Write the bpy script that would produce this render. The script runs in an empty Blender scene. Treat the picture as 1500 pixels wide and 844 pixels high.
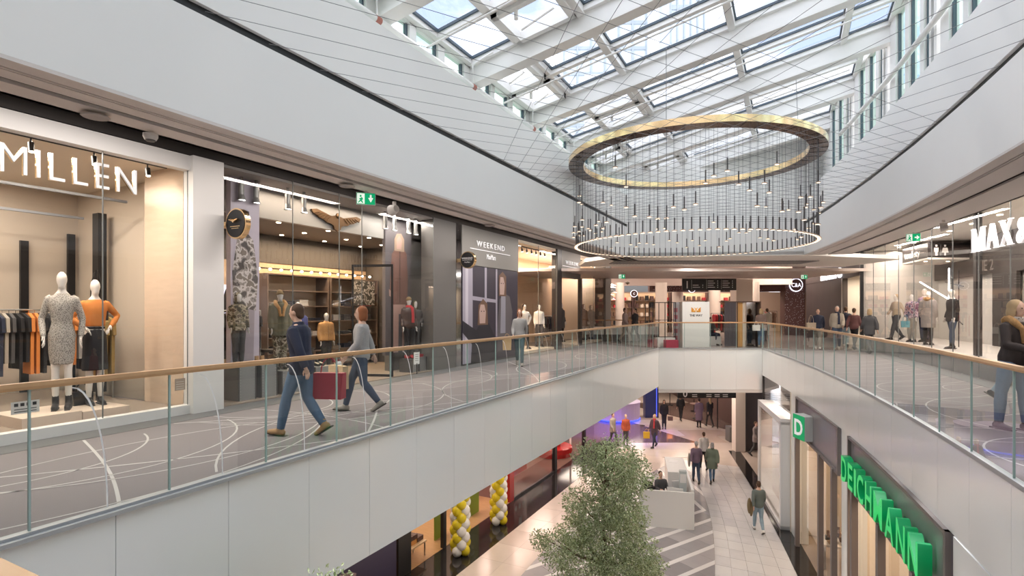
import bpy, bmesh, math, random
from mathutils import Vector, Matrix
import numpy as np
random.seed(7)
S = bpy.context.scene
C = S.collection
PI = math.pi
def RAD(d): return d*PI/180
# ---------------------------------------------------------------- camera
# world axes: +y runs along the mall, z=0 is the upper floor, ground floor at z=-5.67
GZ = -5.67
YAW = math.atan(409/790)
cam = bpy.data.cameras.new('camera'); camo = bpy.data.objects.new('camera', cam); C.objects.link(camo)
camo.location = (0, 0, 1.63); camo.rotation_euler = (RAD(90), 0, YAW)
cam.sensor_width = 36; cam.lens = 790/1500*36; cam.shift_y = (453-422)/1500; cam.clip_end = 500
S.camera = camo
S.view_settings.view_transform = 'Standard'; S.view_settings.look = 'None'
S.view_settings.exposure = 1.15; S.view_settings.gamma = 1; S.view_settings.use_curve_mapping = False
S.cycles.max_bounces = 7; S.cycles.diffuse_bounces = 4; S.cycles.glossy_bounces = 4
S.cycles.transparent_max_bounces = 24; S.cycles.transmission_bounces = 4
S.cycles.use_denoising = True; S.cycles.sample_clamp_indirect = 6
S.cycles.caustics_reflective = False; S.cycles.caustics_refractive = False
# ---------------------------------------------------------------- sky: bright haze with thin clouds
W = bpy.data.worlds.new('sky'); S.world = W; W.use_nodes = True
nt = W.node_tree; nt.nodes.clear()
out = nt.nodes.new('ShaderNodeOutputWorld'); bg = nt.nodes.new('ShaderNodeBackground')
tc = nt.nodes.new('ShaderNodeTexCoord'); mp = nt.nodes.new('ShaderNodeMapping'); mp.inputs['Scale'].default_value = (1.4, 1.4, 3.2)
nz = nt.nodes.new('ShaderNodeTexNoise'); nz.inputs['Scale'].default_value = 2.1; nz.inputs['Detail'].default_value = 7
nz.inputs['Roughness'].default_value = .55
rp = nt.nodes.new('ShaderNodeValToRGB'); rp.color_ramp.elements[0].position = .36; rp.color_ramp.elements[0].color = (.21, .255, .36, 1)
rp.color_ramp.elements[1].position = .60; rp.color_ramp.elements[1].color = (.87, .87, .86, 1)
nt.links.new(tc.outputs['Generated'], mp.inputs[0]); nt.links.new(mp.outputs[0], nz.inputs['Vector'])
nt.links.new(nz.outputs[0], rp.inputs[0]); nt.links.new(rp.outputs[0], bg.inputs[0]); nt.links.new(bg.outputs[0], out.inputs[0])
bg.inputs[1].default_value = 2.0
# ---------------------------------------------------------------- sun
sl = bpy.data.lights.new('sun', 'SUN'); sl.energy = 2.6; sl.angle = RAD(2.5); sl.color = (1, .95, .88)
so = bpy.data.objects.new('sun', sl); C.objects.link(so)
so.rotation_euler = Vector((.10, -.80, -1.05)).to_track_quat('-Z', 'Y').to_euler(); so.location = (0, 20, 30)
# ---------------------------------------------------------------- helpers
def cm(X, Y, z=0):
    """camera-aligned plan coordinates (right, forward) to world"""
    c, s = math.cos(YAW), math.sin(YAW)
    return Vector((c*X - s*Y, s*X + c*Y, z))
CM = Matrix.Rotation(YAW, 4, 'Z')
MATS = {}
def mat(name, col=(.8, .8, .8), rough=.5, metal=0, emit=None, es=0, var=0, vs=8, bump=0, bs=40, spec=None, alpha=None, stretch=None):
    if name in MATS: return MATS[name]
    m = bpy.data.materials.new(name); m.use_nodes = True; t = m.node_tree; p = t.nodes['Principled BSDF']
    p.inputs['Base Color'].default_value = (*col, 1); p.inputs['Roughness'].default_value = rough; p.inputs['Metallic'].default_value = metal
    if spec is not None: p.inputs['Specular IOR Level'].default_value = spec
    if emit: p.inputs['Emission Color'].default_value = (*emit, 1); p.inputs['Emission Strength'].default_value = es
    if var or bump:
        tcn = t.nodes.new('ShaderNodeTexCoord'); n = t.nodes.new('ShaderNodeTexNoise'); n.inputs['Scale'].default_value = vs; n.inputs['Detail'].default_value = 5
        src = tcn.outputs['Object']
        if stretch:
            mpn = t.nodes.new('ShaderNodeMapping'); mpn.inputs['Scale'].default_value = stretch; t.links.new(src, mpn.inputs[0]); src = mpn.outputs[0]
        t.links.new(src, n.inputs['Vector'])
        if var:
            mx = t.nodes.new('ShaderNodeMix'); mx.data_type = 'RGBA'; t.links.new(n.outputs[0], mx.inputs[0])
            mx.inputs[6].default_value = (*[max(0, c*(1-var)) for c in col], 1); mx.inputs[7].default_value = (*[min(1, c*(1+var)) for c in col], 1)
            t.links.new(mx.outputs[2], p.inputs['Base Color'])
        if bump:
            n2 = t.nodes.new('ShaderNodeTexNoise'); n2.inputs['Scale'].default_value = bs; t.links.new(src, n2.inputs['Vector'])
            b = t.nodes.new('ShaderNodeBump'); b.inputs['Strength'].default_value = bump; b.inputs['Distance'].default_value = .01
            t.links.new(n2.outputs[0], b.inputs['Height']); t.links.new(b.outputs[0], p.inputs['Normal'])
    MATS[name] = m; return m
def glassmat(name, tint=(.93, .97, .95), refl=1.0, ior=1.5):
    if name in MATS: return MATS[name]
    m = bpy.data.materials.new(name); m.use_nodes = True; t = m.node_tree; t.nodes.clear()
    o = t.nodes.new('ShaderNodeOutputMaterial'); tr = t.nodes.new('ShaderNodeBsdfTransparent'); tr.inputs[0].default_value = (*tint, 1)
    g = t.nodes.new('ShaderNodeBsdfGlossy'); g.inputs['Roughness'].default_value = 0.0; g.inputs['Color'].default_value = (refl, refl, refl, 1)
    f = t.nodes.new('ShaderNodeLayerWeight'); f.inputs[0].default_value = .5
    pw = t.nodes.new('ShaderNodeMath'); pw.operation = 'POWER'; pw.inputs[1].default_value = 5; t.links.new(f.outputs['Facing'], pw.inputs[0])
    ml = t.nodes.new('ShaderNodeMath'); ml.operation = 'MULTIPLY_ADD'; ml.inputs[1].default_value = .92; ml.inputs[2].default_value = .055; t.links.new(pw.outputs[0], ml.inputs[0])
    mx = t.nodes.new('ShaderNodeMixShader'); t.links.new(ml.outputs[0], mx.inputs[0]); t.links.new(tr.outputs[0], mx.inputs[1]); t.links.new(g.outputs[0], mx.inputs[2])
    t.links.new(mx.outputs[0], o.inputs[0]); MATS[name] = m; return m
def patmat(name, kind, cols, scale, rough=.8):
    """procedural cloth / print patterns"""
    if name in MATS: return MATS[name]
    m = bpy.data.materials.new(name); m.use_nodes = True; t = m.node_tree; p = t.nodes['Principled BSDF']; p.inputs['Roughness'].default_value = rough
    tcn = t.nodes.new('ShaderNodeTexCoord'); r = t.nodes.new('ShaderNodeValToRGB'); r.color_ramp.interpolation = 'CONSTANT'
    if kind == 'camo':
        n = t.nodes.new('ShaderNodeTexNoise'); n.inputs['Scale'].default_value = scale; n.inputs['Detail'].default_value = 2; f = n.outputs[0]
    elif kind == 'wave':
        n = t.nodes.new('ShaderNodeTexWave'); n.inputs['Scale'].default_value = scale; n.inputs['Distortion'].default_value = 1; n.bands_direction = 'DIAGONAL'; f = n.outputs['Fac']
    elif kind == 'dots':
        n = t.nodes.new('ShaderNodeTexVoronoi'); n.inputs['Scale'].default_value = scale; f = n.outputs['Distance']
    t.links.new(tcn.outputs['Object'], n.inputs['Vector']); t.links.new(f, r.inputs[0])
    e = r.color_ramp.elements
    while len(e) > 1: e.remove(e[0])
    e[0].position = cols[0][0]; e[0].color = (*cols[0][1], 1)
    for ps, c in cols[1:]:
        k = e.new(ps); k.color = (*c, 1)
    t.links.new(r.outputs[0], p.inputs['Base Color']); MATS[name] = m; return m
class MB:
    def __init__(s): s.v = []; s.f = []; s.m = []
    def add(s, vs, fs, mi=0):
        b = len(s.v); s.v += [tuple(v) for v in vs]; s.f += [tuple(i+b for i in f) for f in fs]; s.m += [mi]*len(fs); return s
    def box(s, x0, y0, z0, x1, y1, z1, mi=0):
        if x0 > x1: x0, x1 = x1, x0
        if y0 > y1: y0, y1 = y1, y0
        if z0 > z1: z0, z1 = z1, z0
        return s.add([(x0, y0, z0), (x1, y0, z0), (x1, y1, z0), (x0, y1, z0), (x0, y0, z1), (x1, y0, z1), (x1, y1, z1), (x0, y1, z1)],
                     [(0, 3, 2, 1), (4, 5, 6, 7), (0, 1, 5, 4), (1, 2, 6, 5), (2, 3, 7, 6), (3, 0, 4, 7)], mi)
    def slab(s, p, z0, z1, mi=0):
        """polygon in plan, given heights"""
        n = len(p); vs = [(a[0], a[1], z0) for a in p] + [(a[0], a[1], z1) for a in p]
        return s.add(vs, [tuple(range(n-1, -1, -1)), tuple(range(n, 2*n))] + [(i, (i+1) % n, n+(i+1) % n, n+i) for i in range(n)], mi)
    def seg(s, a, b, t, z0, z1, mi=0, side=0):
        """upright wall piece from a to b in plan, thickness t; side=-1/0/1 which side of the line"""
        a = Vector(a[:2]); b = Vector(b[:2]); d = (b-a).normalized(); n = Vector((d.y, -d.x))
        o0, o1 = (-t/2, t/2) if side == 0 else ((0, t) if side > 0 else (-t, 0))
        return s.slab([a+n*o1, b+n*o1, b+n*o0, a+n*o0], z0, z1, mi)
    def tube(s, pts, r, n=8, mi=0, caps=True):
        pts = [Vector(p) for p in pts]; rs = r if isinstance(r, (list, tuple)) else [r]*len(pts)
        b = len(s.v)
        for i, p in enumerate(pts):
            t = (pts[min(i+1, len(pts)-1)] - pts[max(i-1, 0)]).normalized()
            u = t.cross(Vector((0, 0, 1)) if abs(t.z) < .9 else Vector((1, 0, 0))).normalized(); v = t.cross(u)
            for k in range(n):
                a = 2*PI*k/n; s.v.append(tuple(p + (u*math.cos(a) + v*math.sin(a))*rs[i]))
        for i in range(len(pts)-1):
            for k in range(n):
                s.f.append((b+i*n+k, b+i*n+(k+1) % n, b+(i+1)*n+(k+1) % n, b+(i+1)*n+k)); s.m.append(mi)
        if caps:
            s.f.append(tuple(b+k for k in range(n-1, -1, -1))); s.m.append(mi)
            s.f.append(tuple(b+(len(pts)-1)*n+k for k in range(n))); s.m.append(mi)
        return s
    def lathe(s, prof, c=(0, 0, 0), n=16, mi=0):
        b = len(s.v)
        for r, z in prof:
            for k in range(n): a = 2*PI*k/n; s.v.append((c[0]+r*math.cos(a), c[1]+r*math.sin(a), c[2]+z))
        for i in range(len(prof)-1):
            for k in range(n): s.f.append((b+i*n+k, b+i*n+(k+1) % n, b+(i+1)*n+(k+1) % n, b+(i+1)*n+k)); s.m.append(mi)
        s.f.append(tuple(b+k for k in range(n-1, -1, -1))); s.m.append(mi)
        s.f.append(tuple(b+(len(prof)-1)*n+k for k in range(n))); s.m.append(mi)
        return s
    def ell(s, c, r, n=12, m=8, mi=0):
        prof = [(math.sin(PI*i/m), -math.cos(PI*i/m)) for i in range(1, m)]
        b = len(s.v)
        for a_, z_ in prof:
            for k in range(n): a = 2*PI*k/n; s.v.append((c[0]+r[0]*a_*math.cos(a), c[1]+r[1]*a_*math.sin(a), c[2]+r[2]*z_))
        for i in range(len(prof)-1):
            for k in range(n): s.f.append((b+i*n+k, b+i*n+(k+1) % n, b+(i+1)*n+(k+1) % n, b+(i+1)*n+k)); s.m.append(mi)
        lo = len(s.v); s.v.append((c[0], c[1], c[2]-r[2])); s.v.append((c[0], c[1], c[2]+r[2]))
        for k in range(n):
            s.f.append((b+(k+1) % n, b+k, lo)); s.m.append(mi)
            s.f.append((b+(len(prof)-1)*n+k, b+(len(prof)-1)*n+(k+1) % n, lo+1)); s.m.append(mi)
        return s
    def mesh(s, name, mats, M=None, smooth=False):
        me = bpy.data.meshes.new(name); me.from_pydata(s.v, [], s.f)
        if M is not None: me.transform(M)
        if not isinstance(mats, (list, tuple)): mats = [mats]
        for x in mats: me.materials.append(x)
        me.polygons.foreach_set('material_index', s.m)
        if smooth: me.polygons.foreach_set('use_smooth', [True]*len(s.f)); me.set_sharp_from_angle(angle=RAD(40))
        me.update(); return me
    def build(s, name, mats, parent=None, M=None, smooth=False, **k):
        return link(name, s.mesh(name, mats, M, smooth), parent, **k)
def link(name, me, parent=None, loc=None, rot=None, scl=None, **k):
    o = bpy.data.objects.new(name, me); C.objects.link(o)
    if parent: o.parent = parent
    if loc is not None: o.location = loc
    if rot is not None: o.rotation_euler = rot
    if scl is not None: o.scale = scl
    for a, b in k.items(): o[a] = b
    return o
def tag(o, label, cat, group=None):
    o['label'] = label; o['category'] = cat
    if group: o['group'] = group
    return o
def struct(o, label=None, cat='structure'):
    o['kind'] = 'structure'
    if label: o['label'] = label; o['category'] = cat
    return o
def thing(name, label, cat, loc=(0, 0, 0), rotz=0, group=None):
    o = bpy.data.objects.new(name, None); C.objects.link(o); o.location = loc; o.rotation_euler = (0, 0, rotz); o.empty_display_size = .1
    return tag(o, label, cat, group)
def copy_tree(o, parent=None):
    c = o.copy(); C.objects.link(c); c.parent = parent
    for ch in o.children: copy_tree(ch, c)
    return c
def LW(x, y, z):   # sign frame on a wall facing +x (left side of the mall)
    return Matrix(((0, 0, 1, x), (1, 0, 0, y), (0, 1, 0, z), (0, 0, 0, 1)))
def frame(o, xdir, z=None):
    """sign frame: text runs along xdir (plan), up is z, at point o"""
    x = Vector((xdir[0], xdir[1], 0)).normalized(); n = x.cross(Vector((0, 0, 1)))
    return Matrix(((x.x, 0, n.x, o[0]), (x.y, 0, n.y, o[1]), (0, 1, 0, o[2]), (0, 0, 0, 1)))
def textmesh(s, size, ext=.005, bold=0.0, align='LEFT', sx=1.0, shear=0):
    cu = bpy.data.curves.new('t', 'FONT'); cu.body = s; cu.size = size; cu.extrude = ext; cu.offset = bold; cu.align_x = align; cu.resolution_u = 3; cu.shear = shear
    ob = bpy.data.objects.new('t', cu); me = bpy.data.meshes.new_from_object(ob); bpy.data.objects.remove(ob); bpy.data.curves.remove(cu)
    if sx != 1: me.transform(Matrix.Diagonal((sx, 1, 1, 1)))
    return me
def text(name, s, size, M, m, parent=None, **k):
    me = textmesh(s, size, **k); me.transform(M); me.materials.clear(); me.materials.append(m); me.name = name
    return link(name, me, parent)
def letters(s, size, M, m, parent, width=None, **k):
    """one mesh per letter, fitted to a total width"""
    x = 0; ms = []; gap = k.pop('gap', .12)
    for ch in s:
        me = textmesh(ch, size, **k); xs = [v.co.x for v in me.vertices]; w = max(xs)-min(xs)
        me.transform(Matrix.Translation((x-min(xs), 0, 0))); ms.append(me); x += w + size*gap
    f = (width/(x-size*gap)) if width else 1
    for me in ms:
        me.transform(M @ Matrix.Diagonal((f, 1, 1, 1))); me.materials.clear(); me.materials.append(m); me.name = 'letter'; link('letter', me, parent)
def polys(name, parent, items, M):
    """flat print built of thin coloured polygons; items = [(material, depth, points)]"""
    b = MB(); mats = []
    for m, z, p in items:
        if m not in mats: mats.append(m)
        n = len(p); b.add([(a[0], a[1], z) for a in p], [tuple(range(n))], mats.index(m))
    return b.build(name, mats, parent, M)
def arealight(loc, sx, sy, power, col=(1, .93, .85), rot=(0, 0, 0), spread=None, parent=None, name='ceiling_area_light'):
    l = bpy.data.lights.new(name, 'AREA'); l.shape = 'RECTANGLE'; l.size = sx; l.size_y = sy; l.energy = power; l.color = col
    if spread: l.spread = RAD(spread)
    o = bpy.data.objects.new(name, l); C.objects.link(o); o.location = loc; o.rotation_euler = rot
    if parent: o.parent = parent
    return o
def interp(tbl):
    ys = np.array([a[0] for a in tbl], float); xs = np.array([a[1] for a in tbl], float); co = np.polyfit(ys, xs, min(4, len(tbl)-1))
    return lambda y: float(np.polyval(co, y))
RX = interp([(-4, 1.85), (0, 1.97), (3, 2.0), (6.48, 1.87), (8.68, 1.71), (10.9, 1.47), (14.4, .97), (18.1, .37), (24.45, -1.06)])
SX = interp([(-2, 5.35), (4, 5.2), (8, 4.95), (14.4, 4.19), (16.2, 3.9), (20, 3.35), (26.8, 2.55), (33.9, 1.04)])
def off(f, y, d):
    """point offset d to the right (outwards) from curve x=f(y)"""
    s = (f(y+.05)-f(y-.05))/.1; n = Vector((1, -s)).normalized()
    return Vector((f(y)+n.x*d, y+n.y*d))
def span(a, b, st): n = max(1, round((b-a)/st)); return [a+(b-a)*i/n for i in range(n+1)]
# ---------------------------------------------------------------- materials
white = mat('white_plaster', (.86, .855, .84), .6, var=.015, vs=2)
panelw = mat('white_glass_panel', (.86, .885, .885), .12, var=.012, vs=.7)
carpet = mat('grey_mauve_carpet', (.205, .18, .185), .95, var=.22, vs=55, bump=.3, bs=200)
carpline = mat('pale_carpet_line', (.50, .48, .47), .9)
border = mat('dark_floor_border', (.12, .12, .125), .6)
soffit = mat('warm_white_soffit', (.70, .65, .62), .55)
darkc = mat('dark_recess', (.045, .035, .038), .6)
black = mat('black_paint', (.015, .015, .017), .4)
blackm = mat('black_metal', (.02, .02, .022), .35, metal=.4)
steel = mat('brushed_steel', (.55, .57, .58), .3, metal=1)
oak = mat('oak_handrail', (.50, .30, .15), .38, var=.15, vs=6, stretch=(1, 1, 1))
greyalu = mat('grey_base_channel', (.42, .44, .46), .4, metal=.3)
rail_glass = glassmat('balustrade_glass', (.90, .95, .935), .9)
edgeglass = mat('glass_edge_green', (.35, .48, .46), .2)
shop_glass = glassmat('shopfront_glass', (.96, .965, .955), .8)
sky_glass = glassmat('skylight_glass', (.82, .84, .885), .7)
cler_glass = glassmat('green_clerestory_glass', (.72, .92, .84), .7)
steelw = mat('white_painted_steel', (.84, .83, .81), .4)
gasket = mat('dark_gasket', (.07, .10, .13), .5)
gold = mat('polished_gold', (.95, .68, .38), .2, metal=1)
bronze = mat('dark_polished_bronze', (.20, .13, .095), .2, metal=1)
# ================================================================ SETTING
# ---- upper floors
YE = 22.49
fl = MB().slab([(-16, -3), (-4.92, -3), (-4.92, YE), (-9.43, 27.2), (-16, 27.2)], -.25, 0).build('floor', carpet); struct(fl, 'grey carpet walkway on the left with pale curved lines', 'floor')
ys = span(-3, 24.45, .9)
pR = [(RX(y), y) for y in ys]
fr = MB().slab([off(RX, y, .09) for y in ys] + [(12, 27.5), (12, -3)], -.25, 0).build('floor', carpet); struct(fr, 'grey carpet walkway on the right beyond the curved balustrade', 'floor')
bl, br_ = Vector((-4.85, YE)), Vector((-1.06, 24.45))
# dark border strips beside shopfronts
MB().box(-8.37, -3, 0, -7.85, 27.1, .004).build('border', border, fl)
b = MB()
for a, c in zip(span(-2, 26.4, 1.2), span(-2, 26.4, 1.2)[1:]):
    b.slab([off(SX, a, -.5), off(SX, a, 0), off(SX, c, 0), off(SX, c, -.5)], 0, .004)
b.build('border', border, fr)
# back hall floor: shiny tile
hallf = mat('hall_floor_tile', (.24, .205, .20), .25, var=.1, vs=3)
_n = Vector((-(br_-bl).y, (br_-bl).x)).normalized()*.08
p = [bl+_n, br_+_n, Vector((12, 27.5)), cm(24, 45).to_2d(), cm(-8, 48).to_2d(), Vector((-24, 27.2)), Vector((-9.43, 27.2))]
fb = MB().slab(p, -.25, -.001).build('floor', hallf); struct(fb, 'polished floor of the hall behind the far balustrade', 'floor')
# near bridge the photographer stands on
fn = MB().box(-4.85, -3, -.25, 1.9, .46, 0).build('floor', carpet); struct(fn, 'near bridge floor just below the camera', 'floor')
# inlaid carpet lines (arcs)
def ribbon(b, pts, w, z):
    P = [Vector(p) for p in pts]
    L = []; R = []
    for i, p_ in enumerate(P):
        t = (P[min(i+1, len(P)-1)]-P[max(i-1, 0)]).normalized(); n = Vector((-t.y, t.x))*w/2; L.append(p_+n); R.append(p_-n)
    for i in range(len(P)-1):
        b.add([(L[i].x, L[i].y, z), (R[i].x, R[i].y, z), (R[i+1].x, R[i+1].y, z), (L[i+1].x, L[i+1].y, z)], [(0, 1, 2, 3)])
def arc(cx, cy, r, a0, a1, n=26): return [(cx+r*math.cos(RAD(a0+(a1-a0)*i/n)), cy+r*math.sin(RAD(a0+(a1-a0)*i/n))) for i in range(n+1)]
def clipx(pts, lo, hi): return [p_ for p_ in pts if lo < p_[0] < hi]
b = MB()
k = 0
for cx, cy, r, a0, a1 in [(-7.9, 2.6, 1.5, -80, 75), (-7.9, 3.2, 2.0, -70, 75), (-8.2, 4.0, 2.7, -60, 70), (-9, 3.0, 4.0, -40, 60), (-3.5, 6.2, 3.2, 120, 240), (-7.8, 6.2, 1.0, -90, 90), (-7.9, 6.6, 1.8, -80, 80), (-8, 7.2, 2.5, -70, 70),
        (-8.3, 10.2, 2.2, -75, 75), (-4, 10.5, 2.7, 110, 250), (-7.8, 11.2, 1.4, -90, 90), (-8.4, 13.6, 2.8, -65, 65), (-3.6, 14.6, 3.4, 120, 240), (-8, 17, 2.2, -75, 75), (-4, 18.5, 2.8, 120, 240), (-8.3, 21, 2.6, -70, 70), (-6.5, 0.5, 5.5, 55, 110), (-2.5, 3.5, 4.6, 120, 215)]:
    q = clipx(arc(cx, cy, r, a0, a1), -7.84, -4.95)
    if len(q) > 2: ribbon(b, q, .024, .003)
for (x0, y0, x1, y1) in [(-7.8, 1.2, -5, 5.0), (-7.8, 3.5, -5, 2.5), (-7.8, 4.6, -5, 8.2), (-5, 5.5, -7.8, 8.6), (-7.8, 9, -5, 12.5), (-5, 11, -7.8, 14.8), (-7.8, 15, -5, 18.2), (-5, 17, -7.8, 21)]:
    ribbon(b, [(x0+(x1-x0)*i/12+.18*math.sin(i/12*PI), y0+(y1-y0)*i/12) for i in range(13)], .03, .003)
b.build('carpet_line', carpline, fl, kind='stuff')
b = MB()
for cx, cy, r in [(3.8, 14, 1.0), (3.2, 13.5, 1.6), (4.2, 11, 2.2), (3.6, 17.5, 1.1), (3.2, 8, 1.2)]:
    q = [p_ for p_ in arc(cx, cy, r, 90, 270) if p_[0] > RX(p_[1])+.1]
    if len(q) > 2: ribbon(b, q, .024, .003)
for k in range(16):
    y0 = 6+k*.85; ribbon(b, [(RX(y0)+.15+i*.28, y0+.03*i*i) for i in range(11)], .022, .003)
b.build('carpet_line', carpline, fr, kind='stuff')
# ---- fascias with individual panels
FB = -1.56
def panels(name, label, pts, z0, z1, t=.05, body=.2, side=1, m=panelw, gap=.0025, cap=True):
    """pts: plan polyline; panels on its atrium face"""
    w = MB()
    for a, c in zip(pts, pts[1:]): w.seg(a, c, body, z0+.01, z1-.002, 0, side)
    w = w.build(name, white); struct(w, label, 'wall')
    for a, c in zip(pts, pts[1:]):
        a = Vector(a); c = Vector(c); d = (c-a).normalized()
        MB().seg(a+d*gap, c-d*gap, t, z0, z1, 0, -side).build('panel', m, w)
    return w
yl = [.43+.985*i for i in range(23)]; yl = [y for y in yl if y < 22.0]+[YE]
wl = panels('wall_left', 'white glossy panelled slab edge below the left balustrade', [(-4.9, y) for y in yl], FB, -.004, side=-1)
yr = span(.43, 24.45, 1.05)
ptsR = [off(RX, y, .05) for y in yr]
DZ0 = -1.09
wr = panels('wall_right', 'white curved panelled slab edge below the right balustrade', ptsR, DZ0, -.004, side=1)
n4 = [bl + (br_-bl)*i/4 for i in range(5)]; nb = Vector((br_-bl)).normalized(); nn = Vector((-nb.y, nb.x))
wb = panels('wall_back', 'white panelled slab edge under the far balustrade', [p_+nn*.05 for p_ in n4], FB-.12, -.004, side=-1)
# ---- balustrades
def balustrade(label, pts, side, arcs=True, group=None, lean=0):
    t = thing('glass_balustrade', label, 'railing', (pts[0][0], pts[0][1], 0), 0, None)
    o = Vector((pts[0][0], pts[0][1], 0)); M = Matrix.Translation(-o)
    bc = MB(); hr = MB()
    for a, c in zip(pts, pts[1:]): bc.seg(a, c, .07, 0, .035, 0, 0)
    bc.build('base_channel', greyalu, t, M)
    ring = []
    hr_pts = [Vector((p_[0], p_[1], 1.075)) for p_ in pts]
    b_ = len(hr.v); prof = [(-.03, -.022), (.03, -.022), (.036, 0), (.03, .028), (-.03, .028), (-.036, 0)]
    for i, p_ in enumerate(hr_pts):
        d = (hr_pts[min(i+1, len(pts)-1)]-hr_pts[max(0, i-1)]).normalized(); n = Vector((d.y, -d.x, 0))
        for q in prof: hr.v.append(tuple(p_+n*q[0]+Vector((0, 0, q[1]))))
    for i in range(len(pts)-1):
        for k in range(6): hr.f.append((i*6+k, i*6+(k+1) % 6, (i+1)*6+(k+1) % 6, (i+1)*6+k)); hr.m.append(0)
    hr.f += [tuple(range(5, -1, -1)), tuple(range(len(hr.v)-6, len(hr.v)))]; hr.m += [0, 0]
    hr.build('handrail', oak, t, M)
    for i, (a, c) in enumerate(zip(pts, pts[1:])):
        a = Vector(a[:2]); c = Vector(c[:2]); d = (c-a).normalized(); n = Vector((d.y, -d.x))
        g = MB(); A = a+d*.008; B = c-d*.008
        g.add([(A.x, A.y, .03), (B.x, B.y, .03), (B.x, B.y, 1.06), (A.x, A.y, 1.06)], [(0, 1, 2, 3)])
        pane = g.build('pane', rail_glass, t, M)
        e = MB().seg(B, B+d*.014, .018, .03, 1.055).build('pane_edge', edgeglass, pane, M)
        if arcs:
            L = (B-A).length; w = .24
            P = [A + d*(L*.25 + w*math.sin(PI/2*j/10)) for j in range(11)]
            z = [.04 + .99*math.cos(PI/2*j/10) for j in range(11)]
            b2 = MB()
            for j in range(10):
                q0 = P[j]; q1 = P[j+1]; off0 = n*side*.006
                b2.add([(q0.x+off0.x, q0.y+off0.y, z[j]), (q0.x+off0.x+d.x*.012, q0.y+off0.y+d.y*.012, z[j]+.006), (q1.x+off0.x+d.x*.012, q1.y+off0.y+d.y*.012, z[j+1]+.006), (q1.x+off0.x, q1.y+off0.y, z[j+1])], [(0, 1, 2, 3)])
            b2.build('curved_strip', mat('white_strip', (.85, .87, .87), .4), pane, M)
    return t
yl2 = [-.1+.985*i-.02 for i in range(24)]; yl2 = [y for y in yl2 if .5 < y < 22.0]; yl2 = [.56]+yl2[0:]+[YE-.03]
balustrade('long straight glass balustrade with oak handrail on the left walkway', [(-4.87, y) for y in yl2], 1)
balustrade('short glass balustrade with oak handrail across the far end', [p_ for p_ in n4], -1, arcs=False)
balustrade('curved glass balustrade with oak handrail on the right walkway', [(RX(y)+.02, y) for y in yr], -1, arcs=False)
balustrade('near glass balustrade whose oak handrail tip shows in the bottom left corner', [(-4.8, .487), (-3.2, .487), (-1.6, .487), (0, .487), (1.9, .487)], 1, arcs=False)
# white trim on the curved fascia top
b = MB()
for a, c in zip(ptsR, ptsR[1:]): b.seg(a, c, .06, -.02, .012, 0, -1)
struct(b.build('trim_1', greyalu), 'grey metal trim along the top of the curved slab edge', 'trim')
b = MB().box(-4.85, .43, -.02, -4.79, YE, .012); struct(b.build('trim_2', greyalu), 'grey metal trim along the top of the left slab edge', 'trim')
# ---- upper parapets, channel, cable wall
CZ, DZ, TZ = 3.40, 4.41, 5.41
def upper(name, pts, side, label):
    w = MB(); 
    for a, c in zip(pts, pts[1:]): w.seg(a, c, .18, CZ, DZ-.05, 0, side); w.seg(Vector(a), Vector(c), .18, DZ+.05, TZ, 0, side)
    w = w.build(name, white); struct(w, label, 'wall')
    b = MB()
    for a, c in zip(pts, pts[1:]):
        a = Vector(a[:2]); c = Vector(c[:2]); d = (c-a).normalized(); n = Vector((d.y, -d.x))*side*.05
        b.seg(a+n, c+n, .1, DZ-.06, DZ+.06, 0, side)
    b.build('shadow_channel', blackm, w)
    return w
EC = cm(3.9, 17.9).to_2d(); ER = cm(9.75, 17.9).to_2d()
lp = [(-4.85, y) for y in span(-3, EC.y, 2)]
upper('wall_left', lp, -1, 'smooth white upper parapet above the left walkway')
PX = lambda y: off(RX, y, .36)
yy = span(-3, 19.7, 1.3)
rp_ = [PX(y) for y in yy]
upper('wall_right', rp_, 1, 'smooth white curved parapet above the right walkway')
b = MB().seg(Vector((-4.85, EC.y)), rp_[-1], .18, CZ, 9.5, 0, -1)
_A = Vector((-4.85, EC.y)); _B = rp_[-1]; _d = (_B-_A).normalized(); _n = Vector((-_d.y, _d.x))*.03
b.seg(_A-_d*1.4+_n, _B+_d*3+_n, .18, 4.6, 9.5, 0, -1)
struct(b.build('wall_back', white), 'plain white end wall behind the chandelier', 'wall')
# building shell around the shops
sh = mat('shell_grey', (.3, .29, .28), .8)
struct(MB().box(-16.2, -3.4, GZ, -16, 34, 4.9).box(-16, -3.4, 4.62, -5.2, 20, 4.86).box(-16, 20, 4.62, -4.6, 34, 4.86).box(-16.2, -3.6, GZ, 14, -3.4, 9).build('wall_left', sh), 'outer wall and flat roof around the left shops', 'wall')
b = MB()
for a, c in zip(span(-3.4, 19.7, 1.3), span(-3.4, 19.7, 1.3)[1:]): b.slab([PX(a)+Vector((.25, 0)), (14, a), (14, c), PX(c)+Vector((.25, 0))], 4.62, 4.86)
b.slab([PX(19.7)+Vector((.3, .4)), (14, 19.7), (14, 30), cm(24, 48).to_2d(), cm(-6, 48).to_2d(), (-16, 34), (-4.9, EC.y+.5)], 4.62, 4.86).box(14, -3.4, GZ, 14.2, 30, 4.9)
b.seg((14, 30), cm(24, 48).to_2d(), .2, GZ, 4.9); b.seg(cm(24, 50.5).to_2d(), cm(-12, 50.5).to_2d(), .2, GZ, 4.9); b.seg(cm(-12, 50.5).to_2d(), (-16, 34), .2, GZ, 4.9)
struct(b.build('wall_right', sh), 'outer wall and flat roof around the right shops and back hall', 'wall')
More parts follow.
